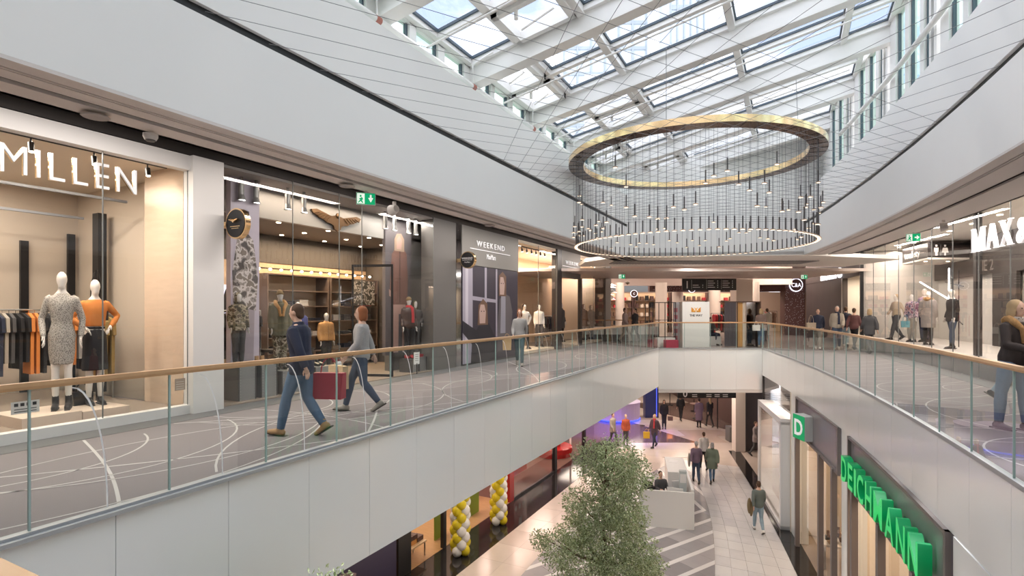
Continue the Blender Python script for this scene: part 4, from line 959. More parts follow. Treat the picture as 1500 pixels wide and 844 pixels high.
figure('mannequin', 'small hooded mannequin in dark olive by the grey wall', 'mannequin', (-8.85, 11.52, .42), RAD(50), 1.42, 'stand', dict(arm={1: [(.27, .03, 1.14), (.2, -.14, 1.0)]}), skin=mat('mannequin_grey'), face=False, top=(dgrey, .86, .03), bottom=('trousers', dgrey, .02), shoes=leather, hair=('hood', olive), vox=.02)
figure('mannequin', 'mannequin in a brown fur jacket inside the second shop entrance', 'mannequin', (-10.6, 10.1, .03), RAD(70), 1.5, 'stand', {}, skin=mat('mannequin_grey'), face=False, top=(fur, .9, .05), bottom=('trousers', blackf, .015), shoes=leather, vox=.024)
# shelves with folded clothes
def shelf_unit(label, x, y0, y1, z0, z1, n, m, back, dep=.45, face=1):
    t = thing('shelf_unit', label, 'shelf', (x, (y0+y1)/2, 0)); w = (y1-y0)/2
    MB().box(-.03, -w, z0, 0, w, z1).build('back_panel', back, t)
    for s in (-1, 1): MB().box(0, s*w-.02, z0, dep, s*w+.02, z1).build('side_panel', m, t)
    zs = [z0+.02+(z1-z0-.05)*i/n for i in range(n+1)]
    for z in zs: MB().box(0.005, -w+.02, z, dep, w-.02, z+.03).build('shelf', m, t)
    return zs
rg = random.Random(11)
folds = [whitef, dgrey, redf, navy, blackf, beigef, brownf]
def fill(x, y0, y1, zs, dep, group, label, cols, n=4, lab=True):
    ms = {}
    for z in zs[:-1]:
        for k in range(n):
            y = y0+(y1-y0)*(k+.5)/n; m = cols[rg.randrange(len(cols))]; h = rg.choice((.08, .12, .17))
            if rg.random() < .15: continue
            key = (m.name, h)
            if key not in ms:
                b = MB()
                for q in range(int(h/.04)): b.box(-.13, -.14+.004*(q % 2), q*.04, .13, .14-.006*(q % 3), q*.04+.034)
                ms[key] = b.mesh('folded_clothes', m)
            tag(link('folded_clothes', ms[key], None, loc=(x+dep*.5, y, z+.031), rot=(0, 0, rg.uniform(-.05, .05))), label, 'clothes', group)
for i, (ya, yb) in enumerate(((8.8, 10.7), (10.8, 12.65))):
    zs = shelf_unit(['left lit wooden shelf unit at the back of the second shop', 'right lit wooden shelf unit at the back of the second shop'][i], -11.6, ya, yb, .1, 2.5, 6, mat('shelf_wood', (.14, .10, .08), .5), mat('shelf_back', (.62, .47, .32), .6))
    fill(-11.6, ya+.1, yb-.1, zs[:-1], .45, 'folded clothes in the second shop shelves', 'folded clothes stack in the lit back shelves of the second shop', folds, 4)
t = thing('wall_screen', 'lit picture of a standing figure left on the back wall of the second shop', 'picture', (-11.66, 8.1, 1.85)); MB().box(-.02, -.35, -.35, .02, .35, .35).build('panel', mat('screen_lav', (.5, .47, .62), .5, emit=(.5, .47, .62), es=.7), t); polys('printed_figure', t, [(black, .023, [(-.1, -.3), (.12, -.3), (.1, .1), (.05, .25), (-.05, .25), (-.12, .05)])], LW(0, 0, 0))
t = thing('wall_picture', 'black and white crowd picture hanging right on the back wall of the second shop', 'picture', (-11.1, 12.0, 2.1)); MB().box(-.02, -.45, -.35, .02, .45, .35).build('panel', patmat('bw_print', 'camo', [(0, (.03, .03, .03)), (.5, (.45, .43, .42)), (.58, (.12, .11, .1))], 9), t)
b = thing('shelf_light_bar', 'row of small warm bulbs above the second shop shelves', 'lamp', (-11.4, 10.8, 2.62)); MB().box(-.02, -2.6, 0, .02, 1.9, .03).build('bar', black, b)
for i in range(14): MB().ell((.03, -2.4+i*.32, -.01), (.035, .035, .03), 8, 6).build('bulb', lampw, b)
rack('chrome rail inside the second shop entrance', (-10.9, 7.0), (-10.9, 8.4), 1.6)
garments(rg, (-10.9, 7.1), (-10.9, 8.3), 1.6, 12, [blackf, dgrey, brownf, navy], 'dark jackets on the chrome rail inside the second shop', 'jackets on the second shop rail')
tb = thing('display_table', 'low dark display table inside the second shop', 'table', (-10.6, 8.9, .02)); MB().box(-.35, -.5, .62, .35, .5, .68).build('tabletop', dwall, tb)
for sx in (-1, 1):
    for sy in (-1, 1): MB().box(sx*.3-.03, sy*.45-.03, 0, sx*.3+.03, sy*.45+.03, .62).build('leg', dwall, tb)
# shop 3 ---------------------------------------------------------
wkp = mat('weekend_grey', (.20, .195, .185), .5)
t = struct(MB().box(XL-.25, 13.02, 2.93, XL+.02, 16.6, 4.05).box(XL-.25, 20.5, 2.97, XL+.02, 22.78, 4.05).build('wall_left', wkp), 'grey sign fascias of the WEEKEND shop', 'wall')
struct(MB().box(XL-.3, 13.02, 0, XL-.02, 16.6, 2.93).box(XL-.5, 26.3, 0, XL+.06, 27.2, 4.05).build('wall_left', greyp), 'grey wall behind the large poster and the end pillar', 'wall')
struct(MB().box(XL-.2, 12.76, 0, XL, 13.0, 4.05).build('wall_left', mat('mirror_strip', (.5, .5, .5), .08, metal=1)), 'narrow mirrored strip beside the large poster', 'wall')
struct(MB().box(XL-.2, 20.04, 0, XL+.05, 20.5, 4.05).box(XL-.1, 22.75, 0, XL+.04, 22.95, 3).build('trim_6', black), 'black posts flanking the WEEKEND entrance', 'trim')
shopwall('wall_left', mat('peach_wall', (.72, .53, .36), .6), [(-11.3, 13, 0, -11.1, 27.2, 4.05), (-11.1, 16.4, 0, -8.6, 16.5, 4.05)], 'peach lit back wall of the WEEKEND shop')
shopwall('wall_left', cream, [(-11.1, 26.9, 0, -8.7, 27.1, 4.05)], 'cream far side wall of the WEEKEND shop')
shopwall('ceiling', cream, [(-11.1, 13, 3.95, -8.4, 27.1, 4.05)], 'cream ceiling of the WEEKEND shop')
for l, y, w, s in (('large WEEKEND shop sign with thin underline above the poster', 14.7, 1.75, 1), ('small WEEKEND sign above the shop entrance', 21.75, 1.55, .9)):
    t = thing('shop_sign', l, 'sign', (XL+.03, y, 3.4)); letters('WEEKEND', .24*s, LW(.0, -w/2, .12), letw, t, width=w, ext=.012, gap=.3)
    text('lettering', 'MaxMara', .22*s, LW(0, 0, -.22), letw, t, ext=.006, align='CENTER', sx=.7); MB().box(-.005, -w*.72, .01, .01, w*.72, .03).build('underline', letw, t)
t = thing('shop_poster', 'huge poster of two women beside a dark paned window', 'poster', (XL-.0, 13.05, .05)); MB().box(-.02, 0, 0, .02, 3.5, 2.86).build('board', mat('poster_violet', (.035, .03, .05), .4), t)
wf = mat('print_window_frame', (.36, .34, .42), .5); sk = mat('print_face', (.50, .36, .32), .5); ct = mat('print_navy', (.02, .02, .03), .5); gr = mat('print_greycoat', (.12, .11, .12), .5); bl_ = mat('print_shirt', (.30, .30, .36), .5); hbn = mat('print_hair', (.16, .09, .06), .5)
polys('printed_picture', t, [(wf, .022, [(0, 0), (.55, 0), (.55, 2.86), (0, 2.86)]), (mat('print_pale', (.55, .53, .60), .5), .0225, [(.15, 0), (.3, 0), (.3, 2.86), (.15, 2.86)]), (wf, .023, [(.55, 1.85), (2.0, 1.78), (2.0, 1.88), (.55, 1.97)]), (wf, .0232, [(1.25, .9), (1.38, .9), (1.38, 2.86), (1.25, 2.86)]), (wf, .0231, [(1.95, .7), (2.05, .7), (2.05, 2.86), (1.95, 2.86)]),
  (ct, .025, [(.45, 0), (1.95, 0), (1.9, .7), (1.5, 1.15), (1.05, 1.2), (.75, .95), (.0, 1.25), (0, .9), (.5, .55)]), (hbn, .0255, [(.82, 1.1), (1.45, 1.1), (1.4, 1.75), (1.15, 1.9), (.88, 1.7)]), (sk, .026, [(.95, 1.15), (1.28, 1.15), (1.32, 1.5), (1.22, 1.72), (1.0, 1.72), (.92, 1.5)]),
  (gr, .0262, [(2.0, .2), (2.9, .2), (3.1, 1.5), (2.9, 2.0), (2.5, 2.1), (2.2, 1.9), (2.1, 1.3)]), (bl_, .0266, [(2.25, .8), (2.6, .8), (2.6, 2.0), (2.3, 2.0)]), (hbn, .0264, [(2.15, 2.0), (2.65, 2.0), (2.65, 2.65), (2.4, 2.8), (2.15, 2.65)]), (sk, .027, [(2.22, 2.05), (2.5, 2.05), (2.55, 2.4), (2.45, 2.62), (2.25, 2.62), (2.2, 2.35)]),
  (ct, .0275, [(1.02, 1.5), (1.08, 1.5), (1.08, 1.53), (1.02, 1.53)]), (ct, .0275, [(1.17, 1.5), (1.23, 1.5), (1.23, 1.53), (1.17, 1.53)]), (ct, .0275, [(2.28, 2.4), (2.34, 2.4), (2.34, 2.43), (2.28, 2.43)]), (ct, .0275, [(2.42, 2.4), (2.47, 2.4), (2.47, 2.43), (2.42, 2.43)])], LW(0, 0, 0))
t = thing('shop_window_glazing', 'glass front of the WEEKEND shop with warm lit windows', 'window', (XL, 16.6, 0)); Mt = Matrix.Translation((-XL, -16.6, 0))
for y0, y1 in ((16.62, 18.3), (18.3, 20.04), (22.95, 24.6), (24.6, 26.3)):
    pn = MB().add([(XL, y0+.004, 0), (XL, y1-.004, 0), (XL, y1-.004, 4.0), (XL, y0+.004, 4.0)], [(0, 1, 2, 3)]).build('pane', shop_glass, t, Mt)
    MB().box(XL-.008, y1-.01, 0, XL+.008, y1+.006, 4.0).build('pane_edge', mat('edge_dark'), pn, Mt)
track('spotlight track over the left WEEKEND window', (-8.8, 16.7, 3.93), (-8.8, 20, 3.93), 8)
track('spotlight track over the right WEEKEND window', (-8.8, 23, 3.93), (-8.8, 26.2, 3.93), 6)
struct(MB().box(-9.9, 16.5, 0, -8.45, 20.0, .12).box(-9.6, 23, 0, -8.45, 26.2, .12).build('trim_7', cream), 'low cream display steps in the WEEKEND windows', 'trim')
figure('mannequin', 'mannequin in a white blouse, left one in the WEEKEND window', 'mannequin', (-9.0, 18.4, .13), RAD(60), 1.68, 'stride', dict(arm={1: [(.36, .04, 1.2), (.2, -.08, 1.05)]}), skin=mannw, face=False, top=(whitef, .9, .03, 'blouse'), bottom=('trousers', blackf, .01), shoes=leather, hair=('short', hd_), vox=.024)
figure('mannequin', 'mannequin in a white shirt and dark trousers, right one in the WEEKEND window', 'mannequin', (-9.0, 19.75, .13), RAD(40), 1.68, 'stride', {}, skin=mannw, face=False, top=(whitef, .9, .025, 'shirt'), bottom=('trousers', dgrey, .015), shoes=leather, hair=('short', hd_), vox=.024)
figure('mannequin', 'mannequin in a long grey coat behind the black posts', 'mannequin', (-9.4, 23.1, .13), RAD(70), 1.76, 'stand', {}, skin=mat('mannequin_grey'), face=False, top=(dgrey, .6, .03, 'coat'), bottom=('trousers', blackf, .01), shoes=leather, hair=('hood', dgrey), vox=.026)
figure('mannequin', 'mannequin in a brown padded coat, left of two at the end window', 'mannequin', (-9.0, 25.0, .13), RAD(60), 1.72, 'stand', {}, skin=mannw, face=False, top=(brownf, .65, .045, 'coat'), bottom=('trousers', stonef, .01), shoes=leather, hair=('hood', brownf), vox=.026)
figure('mannequin', 'mannequin in a beige padded coat, right of two at the end window', 'mannequin', (-8.9, 25.8, .13), RAD(60), 1.68, 'stand', {}, skin=mannw, face=False, top=(stonef, .65, .045, 'coat'), bottom=('trousers', stonef, .01), shoes=leather, hair=('hood', stonef), vox=.026)
r_ = rack('white framed rail right of the white shirt mannequins', (-10.2, 19.0), (-10.2, 20.4), 1.25, mat('white_paint', (.8, .8, .8), .4))
garments(rg, (-10.2, 19.05), (-10.2, 20.3), 1.25, 9, [beigef, blackf, greyf, stonef], 'coats on the white framed rail of the WEEKEND shop', 'coats on the white rail', (.6, .8))
r_ = rack('white framed rail inside the WEEKEND entrance', (-9.6, 21.0), (-9.6, 22.4), 1.35, mat('white_paint'))
garments(rg, (-9.6, 21.05), (-9.6, 22.3), 1.35, 9, [blackf, dgrey, navy], 'dark coats on the rail inside the WEEKEND entrance', 'coats inside the entrance', (.7, .9))
# exit sign, speaker, detector on left soffit
def exitsign(label, loc, rz, arrow='down'):
    t = thing('exit_sign', label, 'sign', loc, rz); t.scale = (.62, .62, .75); g_ = mat('exit_green', (.0, .36, .14), .4, emit=(0, .5, .2), es=.25)
    MB().box(-.22, -.02, -.12, .22, .02, .12).build('housing', mat('white_paint', (.8, .8, .8), .4), t); MB().box(-.01, -.01, .12, .01, .01, .2).build('rod', steel, t)
    M = Matrix(((1, 0, 0, 0), (0, 0, -1, -.023), (0, 1, 0, 0), (0, 0, 0, 1)))
    w_ = mat('exit_white', (.9, .95, .9), .4, emit=(.9, 1, .9), es=.3)
    a = [(.05, .02), (.09, .02), (.09, .08), (.13, .08), (.13, .02), (.17, .02), (.11, -.07)] if arrow == 'down' else [(.04, -.02), (.04, .02), (.10, .02), (.10, .07), (.18, 0), (.10, -.07), (.10, -.02)]
    polys('pictogram', t, [(g_, 0, [(-.21, -.11), (.21, -.11), (.21, .11), (-.21, .11)]), (w_, .001, [(-.2, -.1), (-.03, -.1), (-.03, .1), (-.2, .1)]), (g_, .002, [(-.14, .03), (-.10, .03), (-.10, .07), (-.14, .07)]), (g_, .002, [(-.17, -.01), (-.09, .03), (-.06, -.01), (-.09, -.03), (-.06, -.08), (-.08, -.09), (-.12, -.05), (-.17, -.09), (-.18, -.07), (-.13, -.02)]), (w_, .001, a)], M)
    return t
exitsign('green running man exit sign with down arrow hung over the left walkway', (-5.55, 6.05, 3.25), RAD(45))
exitsign('green running man exit sign with right arrow over the right walkway', (2.45, 15.0, 3.25), RAD(0), 'right')
exitsign('small green exit sign at the far left soffit', cm(4.6, 22.6, 3.0), YAW, 'down'); exitsign('small green exit sign at the far right soffit beside the dark shop', cm(12.4, 22.9, 3.0), YAW, 'down')
sw = mat('speaker_white', (.7, .68, .66), .5)
for l, p_ in (('white bracket speaker under the left soffit beside the exit sign', (-5.6, 6.75, 3.34)), ('white bracket speaker under the right soffit', (2.6, 13.0, 3.34))):
    t = thing('wall_speaker', l, 'speaker', p_); MB().tube([(0, 0, 0), (0, 0, -.05)], .03, 8).build('mount', sw, t); MB().tube([(-.06, 0, -.14), (.06, -.02, -.12)], [.09, .06], 14).build('speaker_body', sw, t)
t = thing('smoke_detector', 'round white smoke detector under the soffit near the first shop', 'detector', (-5.55, 3.05, 3.34)); MB().lathe([(.05, -.06), (.065, -.03), (.065, 0)], n=16).build('housing', sw, t); MB().lathe([(.035, -.075), (.045, -.06)], n=12).build('sensor', greyp, t)
for l, y in (('round flush ceiling speaker left of the smoke detector', 2.55), ('round flush ceiling speaker above the eagle shop', 5.6), ('round flush ceiling speaker far along the left soffit', 9.6)):
    t = thing('ceiling_speaker', l, 'speaker', (-5.48, y, 3.338)); MB().lathe([(.10, -.008), (.11, 0)], n=20).build('grille', mat('speaker_grey', (.42, .39, .38), .6), t)
# ================================================================ CHANDELIER
CC = cm(4.03, 12.25); R0, ZR, ZL = 2.56, 4.95, 3.07
ch = thing('ring_chandelier', 'huge polished gold ring chandelier with curtain of small pendant lights', 'lamp', (CC.x, CC.y, ZL))
def ringband(name, r0, r1, z0, z1, m, mb, n=120):
    b = MB()
    P = [(r1, z0), (r1, z1), (r0, z1), (r0, z0)]
    for i in range(n):
        a = 2*PI*i/n
        for r, z in P: b.v.append((r*math.cos(a), r*math.sin(a), z))
    for i in range(n):
        j = (i+1) % n
        for k in range(4):
            b.f.append((i*4+k, j*4+k, j*4+(k+1) % 4, i*4+(k+1) % 4)); b.m.append(1 if k == 3 else 0)
    return b.build(name, [m, mb], ch, smooth=True)
ringband('gold_ring', R0-.17, R0+.17, ZR-ZL, ZR-ZL+.13, gold, bronze)
for i in range(48):   # slim joints under the ring
    a = 2*PI*i/48; b = MB().tube([((R0-.168)*math.cos(a), (R0-.168)*math.sin(a), ZR-ZL-.002), ((R0+.168)*math.cos(a), (R0+.168)*math.sin(a), ZR-ZL-.002)], .004, 4); b.build('ring_joint', black, ch)
tubem = MB().tube([(0, 0, .02), (0, 0, .24)], .0125, 8).mesh('pendant', mat('pendant_tube', (.11, .10, .10), .35, metal=.5))
discm = MB().lathe([(.03, -.004), (.048, .0), (.05, .010), (.02, .022)], n=14).mesh('lamp_disc', mat('pendant_copper', (.55, .40, .30), .3, metal=.6))
glowm = MB().lathe([(.035, -.007), (.04, -.003)], n=12).mesh('glow', mat('pendant_glow', (1, .9, .75), .5, emit=(1, .82, .62), es=.9))
wirem = MB().tube([(0, 0, 0), (0, 0, 1)], .0025, 4, caps=False).mesh('wire', mat('pendant_wire', (.10, .10, .11), .4))
rg = random.Random(21)
def pend(a, r, z):
    p = link('pendant', tubem, ch, loc=(r*math.cos(a), r*math.sin(a), z)); link('lamp_disc', discm, p); link('glow', glowm, p)
    link('wire', wirem, p, loc=(0, 0, .24), scl=(1, 1, ZR-ZL-z-.24))
for i in range(108): pend(2*PI*i/108, R0, 0)
for i in range(92):
    z = abs(rg.gauss(0, .45))+.18
    if z > 1.45: z = rg.uniform(.2, 1.3)
    pend(2*PI*(i+rg.uniform(-.3, .3))/92, R0+rg.uniform(-.13, .13), z)
b = MB()
for k in range(3):
    a = RAD(30+120*k); b.tube([(R0*math.cos(a), R0*math.sin(a), ZR-ZL+.17), (R0*math.cos(a)*.97, R0*math.sin(a), rz(CC.x+R0*math.cos(a))-.4-ZL)], .006, 5)
b.build('suspension_cable', steelk, ch)
# ================================================================ RIGHT SHOPS (upper floor)
rwall = mat('pale_grey_wall', (.60, .58, .55), .6)
def curvewall(name, m, y0, y1, d, z0, z1, t, label=None, parent=None, st=1.0, f=SX, side=1):
    b = MB(); L = span(y0, y1, st)
    for a, c in zip(L, L[1:]): b.seg(off(f, a, d), off(f, c, d), t, z0, z1, 0, side)
    o = b.build(name, m, parent)
    if not parent: struct(o, label, name.split('_')[0])
    return o
curvewall('wall_right', rwall, 12, 26.3, 2.6, 0, 4.2, .15, 'pale grey back wall of the right corner shop')
curvewall('wall_right', darkc, -2, 26.3, 0, 4.0, 4.3, .2, 'dark band above the right shopfront')
b = MB(); L = span(12, 26.2, 1.1)
for a, c in zip(L, L[1:]): b.slab([off(SX, a, .08), off(SX, a, 2.6), off(SX, c, 2.6), off(SX, c, .08)], .42, .48)
pf = b.build('floor', mat('white_platform', (.74, .70, .66), .3)); struct(pf, 'raised white display floor in the right shop window', 'floor')
b = MB()
for a, c in zip(L, L[1:]): b.slab([off(SX, a, .1), off(SX, a, 2.6), off(SX, c, 2.6), off(SX, c, .1)], 0, .42)
b.build('plinth_face', mat('grey_plinth', (.12, .12, .125), .5), pf)
b = MB()
for a, c in zip(L, L[1:]): b.slab([off(SX, a, .1), off(SX, a, 2.6), off(SX, c, 2.6), off(SX, c, .1)], 4.0, 4.06)
rc = struct(b.build('ceiling', mat('cream_soffit')), 'cream ceiling with downlights inside the right shop window', 'ceiling')
for y in span(13, 25, 1.5):
    q = off(SX, y, .9); MB().tube([(q.x, q.y, 4.0), (q.x, q.y, 3.985)], .06, 10).build('downlight', lampw, rc)
curvewall('wall_right', dwall, 17.5, 26.2, 2.45, 2.75, 3.98, .1, 'dark upper band inside the right shop')
curvewall('wall_right', dwall, 20.3, 21.7, 2.42, .48, 2.75, .1, 'dark sheet standing for a shaded opening in the back wall of the right shop')  # no real opening: its shade is put into the sheet's dark colour
t = thing('shop_window_glazing', 'curved glass front of the right corner shop with coat displays', 'window', (SX(16), 16, 0)); Mt = Matrix.Translation((-SX(16), -16, 0))
for a, c in zip(span(12, 26.2, 1.42), span(12, 26.2, 1.42)[1:]):
    A, B = off(SX, a, 0), off(SX, c, 0); d = (B-A).normalized()
    pn = MB().add([(A.x, A.y, .02), (B.x, B.y, .02), (B.x, B.y, 4.0), (A.x, A.y, 4.0)], [(0, 1, 2, 3)]).build('pane', shop_glass, t, Mt)
    MB().seg(B-d*.008, B+d*.008, .02, .02, 4.0).build('pane_edge', mat('edge_dark'), pn, Mt)
# wooden door recess
dq = off(SX, 15.2, 2.5); dt = (off(SX, 14.5, 2.5)-off(SX, 16.0, 2.5)).normalized(); M = frame((dq.x, dq.y, .48), dt)
d_ = bpy.data.objects.new('door_1', None); C.objects.link(d_); struct(d_, 'brown wooden doorway lit by a pendant in the right shop', 'door')
wd = mat('dark_wood', (.20, .10, .05), .4, var=.2, vs=5); wl2 = mat('mid_wood', (.33, .19, .10), .4, var=.15, vs=5)
MB().box(-.9, 0, .02, -.75, 2.3, .1).box(.75, 0, .02, .9, 2.3, .1).box(-.9, 2.2, .02, .9, 2.35, .1).build('door_frame', wl2, d_, M)
MB().box(-.75, 0, .0, .75, 2.2, .03).build('door_panel', wd, d_, M); MB().tube([(.1, 2.2, .3), (.1, 1.9, .3)], .008, 5).ell((.1, 1.82, .3), (.07, .1, .07), 10, 8).build('pendant_lamp', lampw, d_, M)
# dark posts
b = MB(); 
for y, w in ((17.1, .12), (26.25, .1)): q = off(SX, y, .3 if y < 20 else -.02); b.box(q.x-.06, q.y-w, .0, q.x+.06, q.y+w, 4.0)
struct(b.build('trim_8', black), 'black vertical posts in the right shopfront', 'trim')
# toilets sign canopy
cp = thing('sign_canopy', 'dark hanging canopy sign reading toalety with restroom figures', 'sign', cm(15.8, 19.2, 3.34))
Mi = Matrix.Translation(-Vector(cm(15.8, 19.2, 3.34))); P = [cm(14.26, 18.5), cm(17.4, 18.5), cm(17.4, 20.8), cm(15.06, 20.8)]
MB().slab(P, 3.40, 3.92).build('canopy_box', mat('canopy_black', (.022, .02, .022), .3), cp, Mi); MB().slab(P, 3.34, 3.40).build('canopy_soffit', mat('cream_soffit'), cp, Mi)
for X in (14.8, 15.6, 16.5): q = cm(X, 19.3); MB().tube([(q.x, q.y, 3.34), (q.x, q.y, 3.332)], .05, 10).build('downlight', lampw, cp, Mi)
A = cm(15.0, 20.6, 3.52); B_ = cm(14.3, 18.6, 3.52); dv = (B_-A).normalized(); n_ = dv.cross(Vector((0, 0, 1)))
text('lettering', 'toalety', .36, Mi @ frame(A+n_*.012, dv), printw, cp, ext=.003, sx=1.55)
def restroom(M, par):
    it = []
    for ox, sk_ in ((0, 0), (.3, 1)):
        it.append((printw, 0, [(ox-.035, .30), (ox+.035, .30), (ox+.035, .37), (ox-.035, .37)]))
        it.append((printw, 0, [(ox-.08, .27), (ox+.08, .27), (ox+.12, .10), (ox+.03, .10), (ox+.03, 0), (ox-.03, 0), (ox-.03, .10), (ox-.12, .10)] if sk_ else [(ox-.08, .27), (ox+.08, .27), (ox+.07, .12), (ox+.04, .12), (ox+.04, 0), (ox-.04, 0), (ox-.04, .12), (ox-.07, .12)]))
    it.append((printw, 0, [(.145, 0), (.155, 0), (.155, .37), (.145, .37)])); polys('restroom_figures', par, it, M)
restroom(Mi @ frame(cm(14.55, 18.49, 3.47), (math.cos(YAW), math.sin(YAW))), cp)
# MAX& letters
def strokes(M, par, segs, h=.55, w=1.0):
    b = MB()
    for (x0, y0, x1, y1, t0) in segs:
        if y0 == y1: b.add([(x0*w, y0*h-t0/2, 0), (x1*w, y0*h-t0/2, 0), (x1*w, y0*h+t0/2, 0), (x0*w, y0*h+t0/2, 0), (x0*w, y0*h-t0/2, .06), (x1*w, y0*h-t0/2, .06), (x1*w, y0*h+t0/2, .06), (x0*w, y0*h+t0/2, .06)], BF)
        else: b.add([(x0*w-t0/2, y0*h, 0), (x0*w+t0/2, y0*h, 0), (x1*w+t0/2, y1*h, 0), (x1*w-t0/2, y1*h, 0), (x0*w-t0/2, y0*h, .06), (x0*w+t0/2, y0*h, .06), (x1*w+t0/2, y1*h, .06), (x1*w-t0/2, y1*h, .06)], BF)
    return b.build('letter', letw, par, M)
mp_ = off(SX, 16.35, -.06); md = (off(SX, 14.0, -.06)-mp_).normalized(); mx_ = thing('shop_sign', 'big white serif letters MAX& on the right shop glass', 'sign', (mp_.x, mp_.y, 2.96))
Mm = lambda x: Matrix.Translation(-Vector((mp_.x, mp_.y, 2.96))) @ frame((mp_.x, mp_.y, 2.96), md) @ Matrix.Translation((x, 0, 0))
strokes(Mm(0), mx_, [(.05, 0, .05, 1, .03), (.08, 1, .29, 0, .09), (.29, 0, .50, 1, .03), (.54, 0, .54, 1, .085), (0, .02, .12, .02, .02), (.44, .02, .64, .02, .02), (0, .98, .1, .98, .02), (.5, .98, .64, .98, .02)])
strokes(Mm(.72), mx_, [(.04, 0, .23, 1, .03), (.25, 1, .45, 0, .095), (.11, .35, .38, .35, .03), (-.02, .02, .12, .02, .02), (.36, .02, .54, .02, .02)])
strokes(Mm(1.32), mx_, [(.08, 1, .42, 0, .095), (.44, 1, .06, 0, .03), (0, .02, .14, .02, .02), (.34, .02, .52, .02, .02), (0, .98, .18, .98, .02), (.36, .98, .5, .98, .02)])
text('letter', '&', .75, Mm(1.92), letw, mx_, ext=.03)
# THE lettering on the back wall
q = off(SX, 22.6, 2.3); tt = text('wall_lettering', 'THE 2', .5, frame((q.x, q.y, 2.85), (off(SX, 20, 2.3)-q).normalized()), mat('letter_grey', (.16, .14, .13), .5), None, ext=.01); tag(tt, 'dark letters THE on the wall inside the right shop', 'sign')
# mannequins
pp = fab('print_scarf_cloth', (.40, .28, .36)); knit = patmat('houndstooth_grey', 'dots', [(0, (.16, .14, .12)), (.3, (.42, .38, .34))], 36)
figure('mannequin', 'mannequin in a camel blazer striding at the left of the right window', 'mannequin', (3.5, 24.6, .48), RAD(-60), 1.70, 'walk', {}, skin=mannw, face=False, top=(beigef, .85, .02, 'blazer'), bottom=('trousers', dgrey, .02), shoes=leather, hair=('short', hblond), vox=.024)
figure('mannequin', 'mannequin in a pink patterned puffer in the right window', 'mannequin', (3.75, 23.2, .48), RAD(-40), 1.66, 'stand', {}, skin=mannw, face=False, top=(patmat('pink_floral', 'camo', [(0, (.22, .10, .16)), (.45, (.55, .42, .46)), (.55, (.14, .12, .2))], 10), .85, .04), bottom=('trousers', stonef, .02), shoes=leather, vox=.024)
figure('mannequin', 'mannequin in a lilac top standing behind the pink puffer one', 'mannequin', (4.15, 23.4, .48), RAD(-40), 1.86, 'stand', {}, skin=mannw, face=False, top=(fab('lilac_cloth', (.36, .30, .42)), .85, .02, 'top'), bottom=('trousers', navy, .02), shoes=leather, vox=.026)
figure('mannequin', 'mannequin in a long grey hooded padded coat seen from the back', 'mannequin', (3.9, 21.5, .48), RAD(150), 1.72, 'stand', {}, skin=mannw, face=False, top=(fab('quilt_grey', (.30, .26, .24), var=.2, vs=8), .55, .05, 'coat'), bottom=('trousers', blackf, .01), shoes=leather, furhood=fur, vox=.024)
figure('mannequin', 'mannequin in a black jacket blue jeans and ankle boots', 'mannequin', (4.15, 19.8, .48), RAD(-70), 1.72, 'stride', {}, skin=mannw, face=False, top=(blackf, .78, .025), bottom=('jeans', ddenim, .01), shoes=leather, boots=.08, belt=blackf, vox=.022)
bagf('handbag', 'small turquoise and white bag in front of the pink puffer mannequin', (3.5, 22.8, 1.0), (.25, .1, .22), mat('turq', (.15, .38, .45), .5), 0, .2)
# neon light bars sculpture
ns = thing('light_sculpture', 'black rods crossed with slim white light bars between the mannequins', 'lamp', (4.4, 21.0, .48)); Mi = Matrix.Translation((-4.4, -19.2, -.48))
bars = [((3.9, 20.9, 2.55), (4.3, 18.6, 1.85)), ((4.35, 19.3, 2.0), (4.35, 19.3, 2.9))]
for a, c in bars: MB().tube([a, c], .018, 6).build('light_bar', mat('neon_white', (1, 1, 1), .5, emit=(1, .96, 1), es=5), ns, Mi)
for a, c in (((4.4, 19.2, .48), (4.4, 19.2, 3.1)), ((4.5, 18.9, .48), (4.5, 18.9, 2.8)), ((4.4, 20.0, 2.5), (4.5, 18.4, 2.3)), ((4.4, 18.9, 1.4), (4.3, 17.6, 1.2)), ((4.5, 19.8, 2.7), (4.3, 18.7, 2.55))): MB().tube([a, c], .014, 6).build('rod', blackm, ns, Mi)
# dark shop beyond
curvewall('wall_right', darkc, 26.3, 35, 0, 3.05, 4.3, .2, 'dark fascia of the shop with narrow white letters')
curvewall('wall_right', darkc, 29.2, 35, 0.02, 0, 3.05, .2, 'dark wall panel below the narrow white letters')
curvewall('wall_right', cream, 26.3, 29.6, 1.2, 0, 4.3, .2, 'cream lit wall inside the dark shop entrance')
struct(MB().seg(off(SX, 26.3, 0), off(SX, 26.3, 2.8), .12, 0, 4.3).seg(off(SX, 12, .1), off(SX, 12, 2.8), .12, 0, 4.3).seg(off(SX, 29.3, 0), off(SX, 29.3, 1.4), .12, 0, 4.3).build('wall_right', rwall), 'side partitions of the right shops', 'wall')
sg = thing('shop_sign', 'narrow glowing white letters on the dark fascia at the right', 'sign', (off(SX, 32.4, -.05).x, 32.4, 3.12)); q = off(SX, 32.4, -.05)
d2 = (off(SX, 28.9, -.05)-q).normalized(); letters('MOHITO', .62, Matrix.Translation((-q.x, -q.y, -3.12)) @ frame((q.x, q.y, 3.12), d2), mat('letter_glow', (1, 1, 1), .5, emit=(1, .97, 1), es=.9), sg, width=3.4, ext=.03, bold=.02)
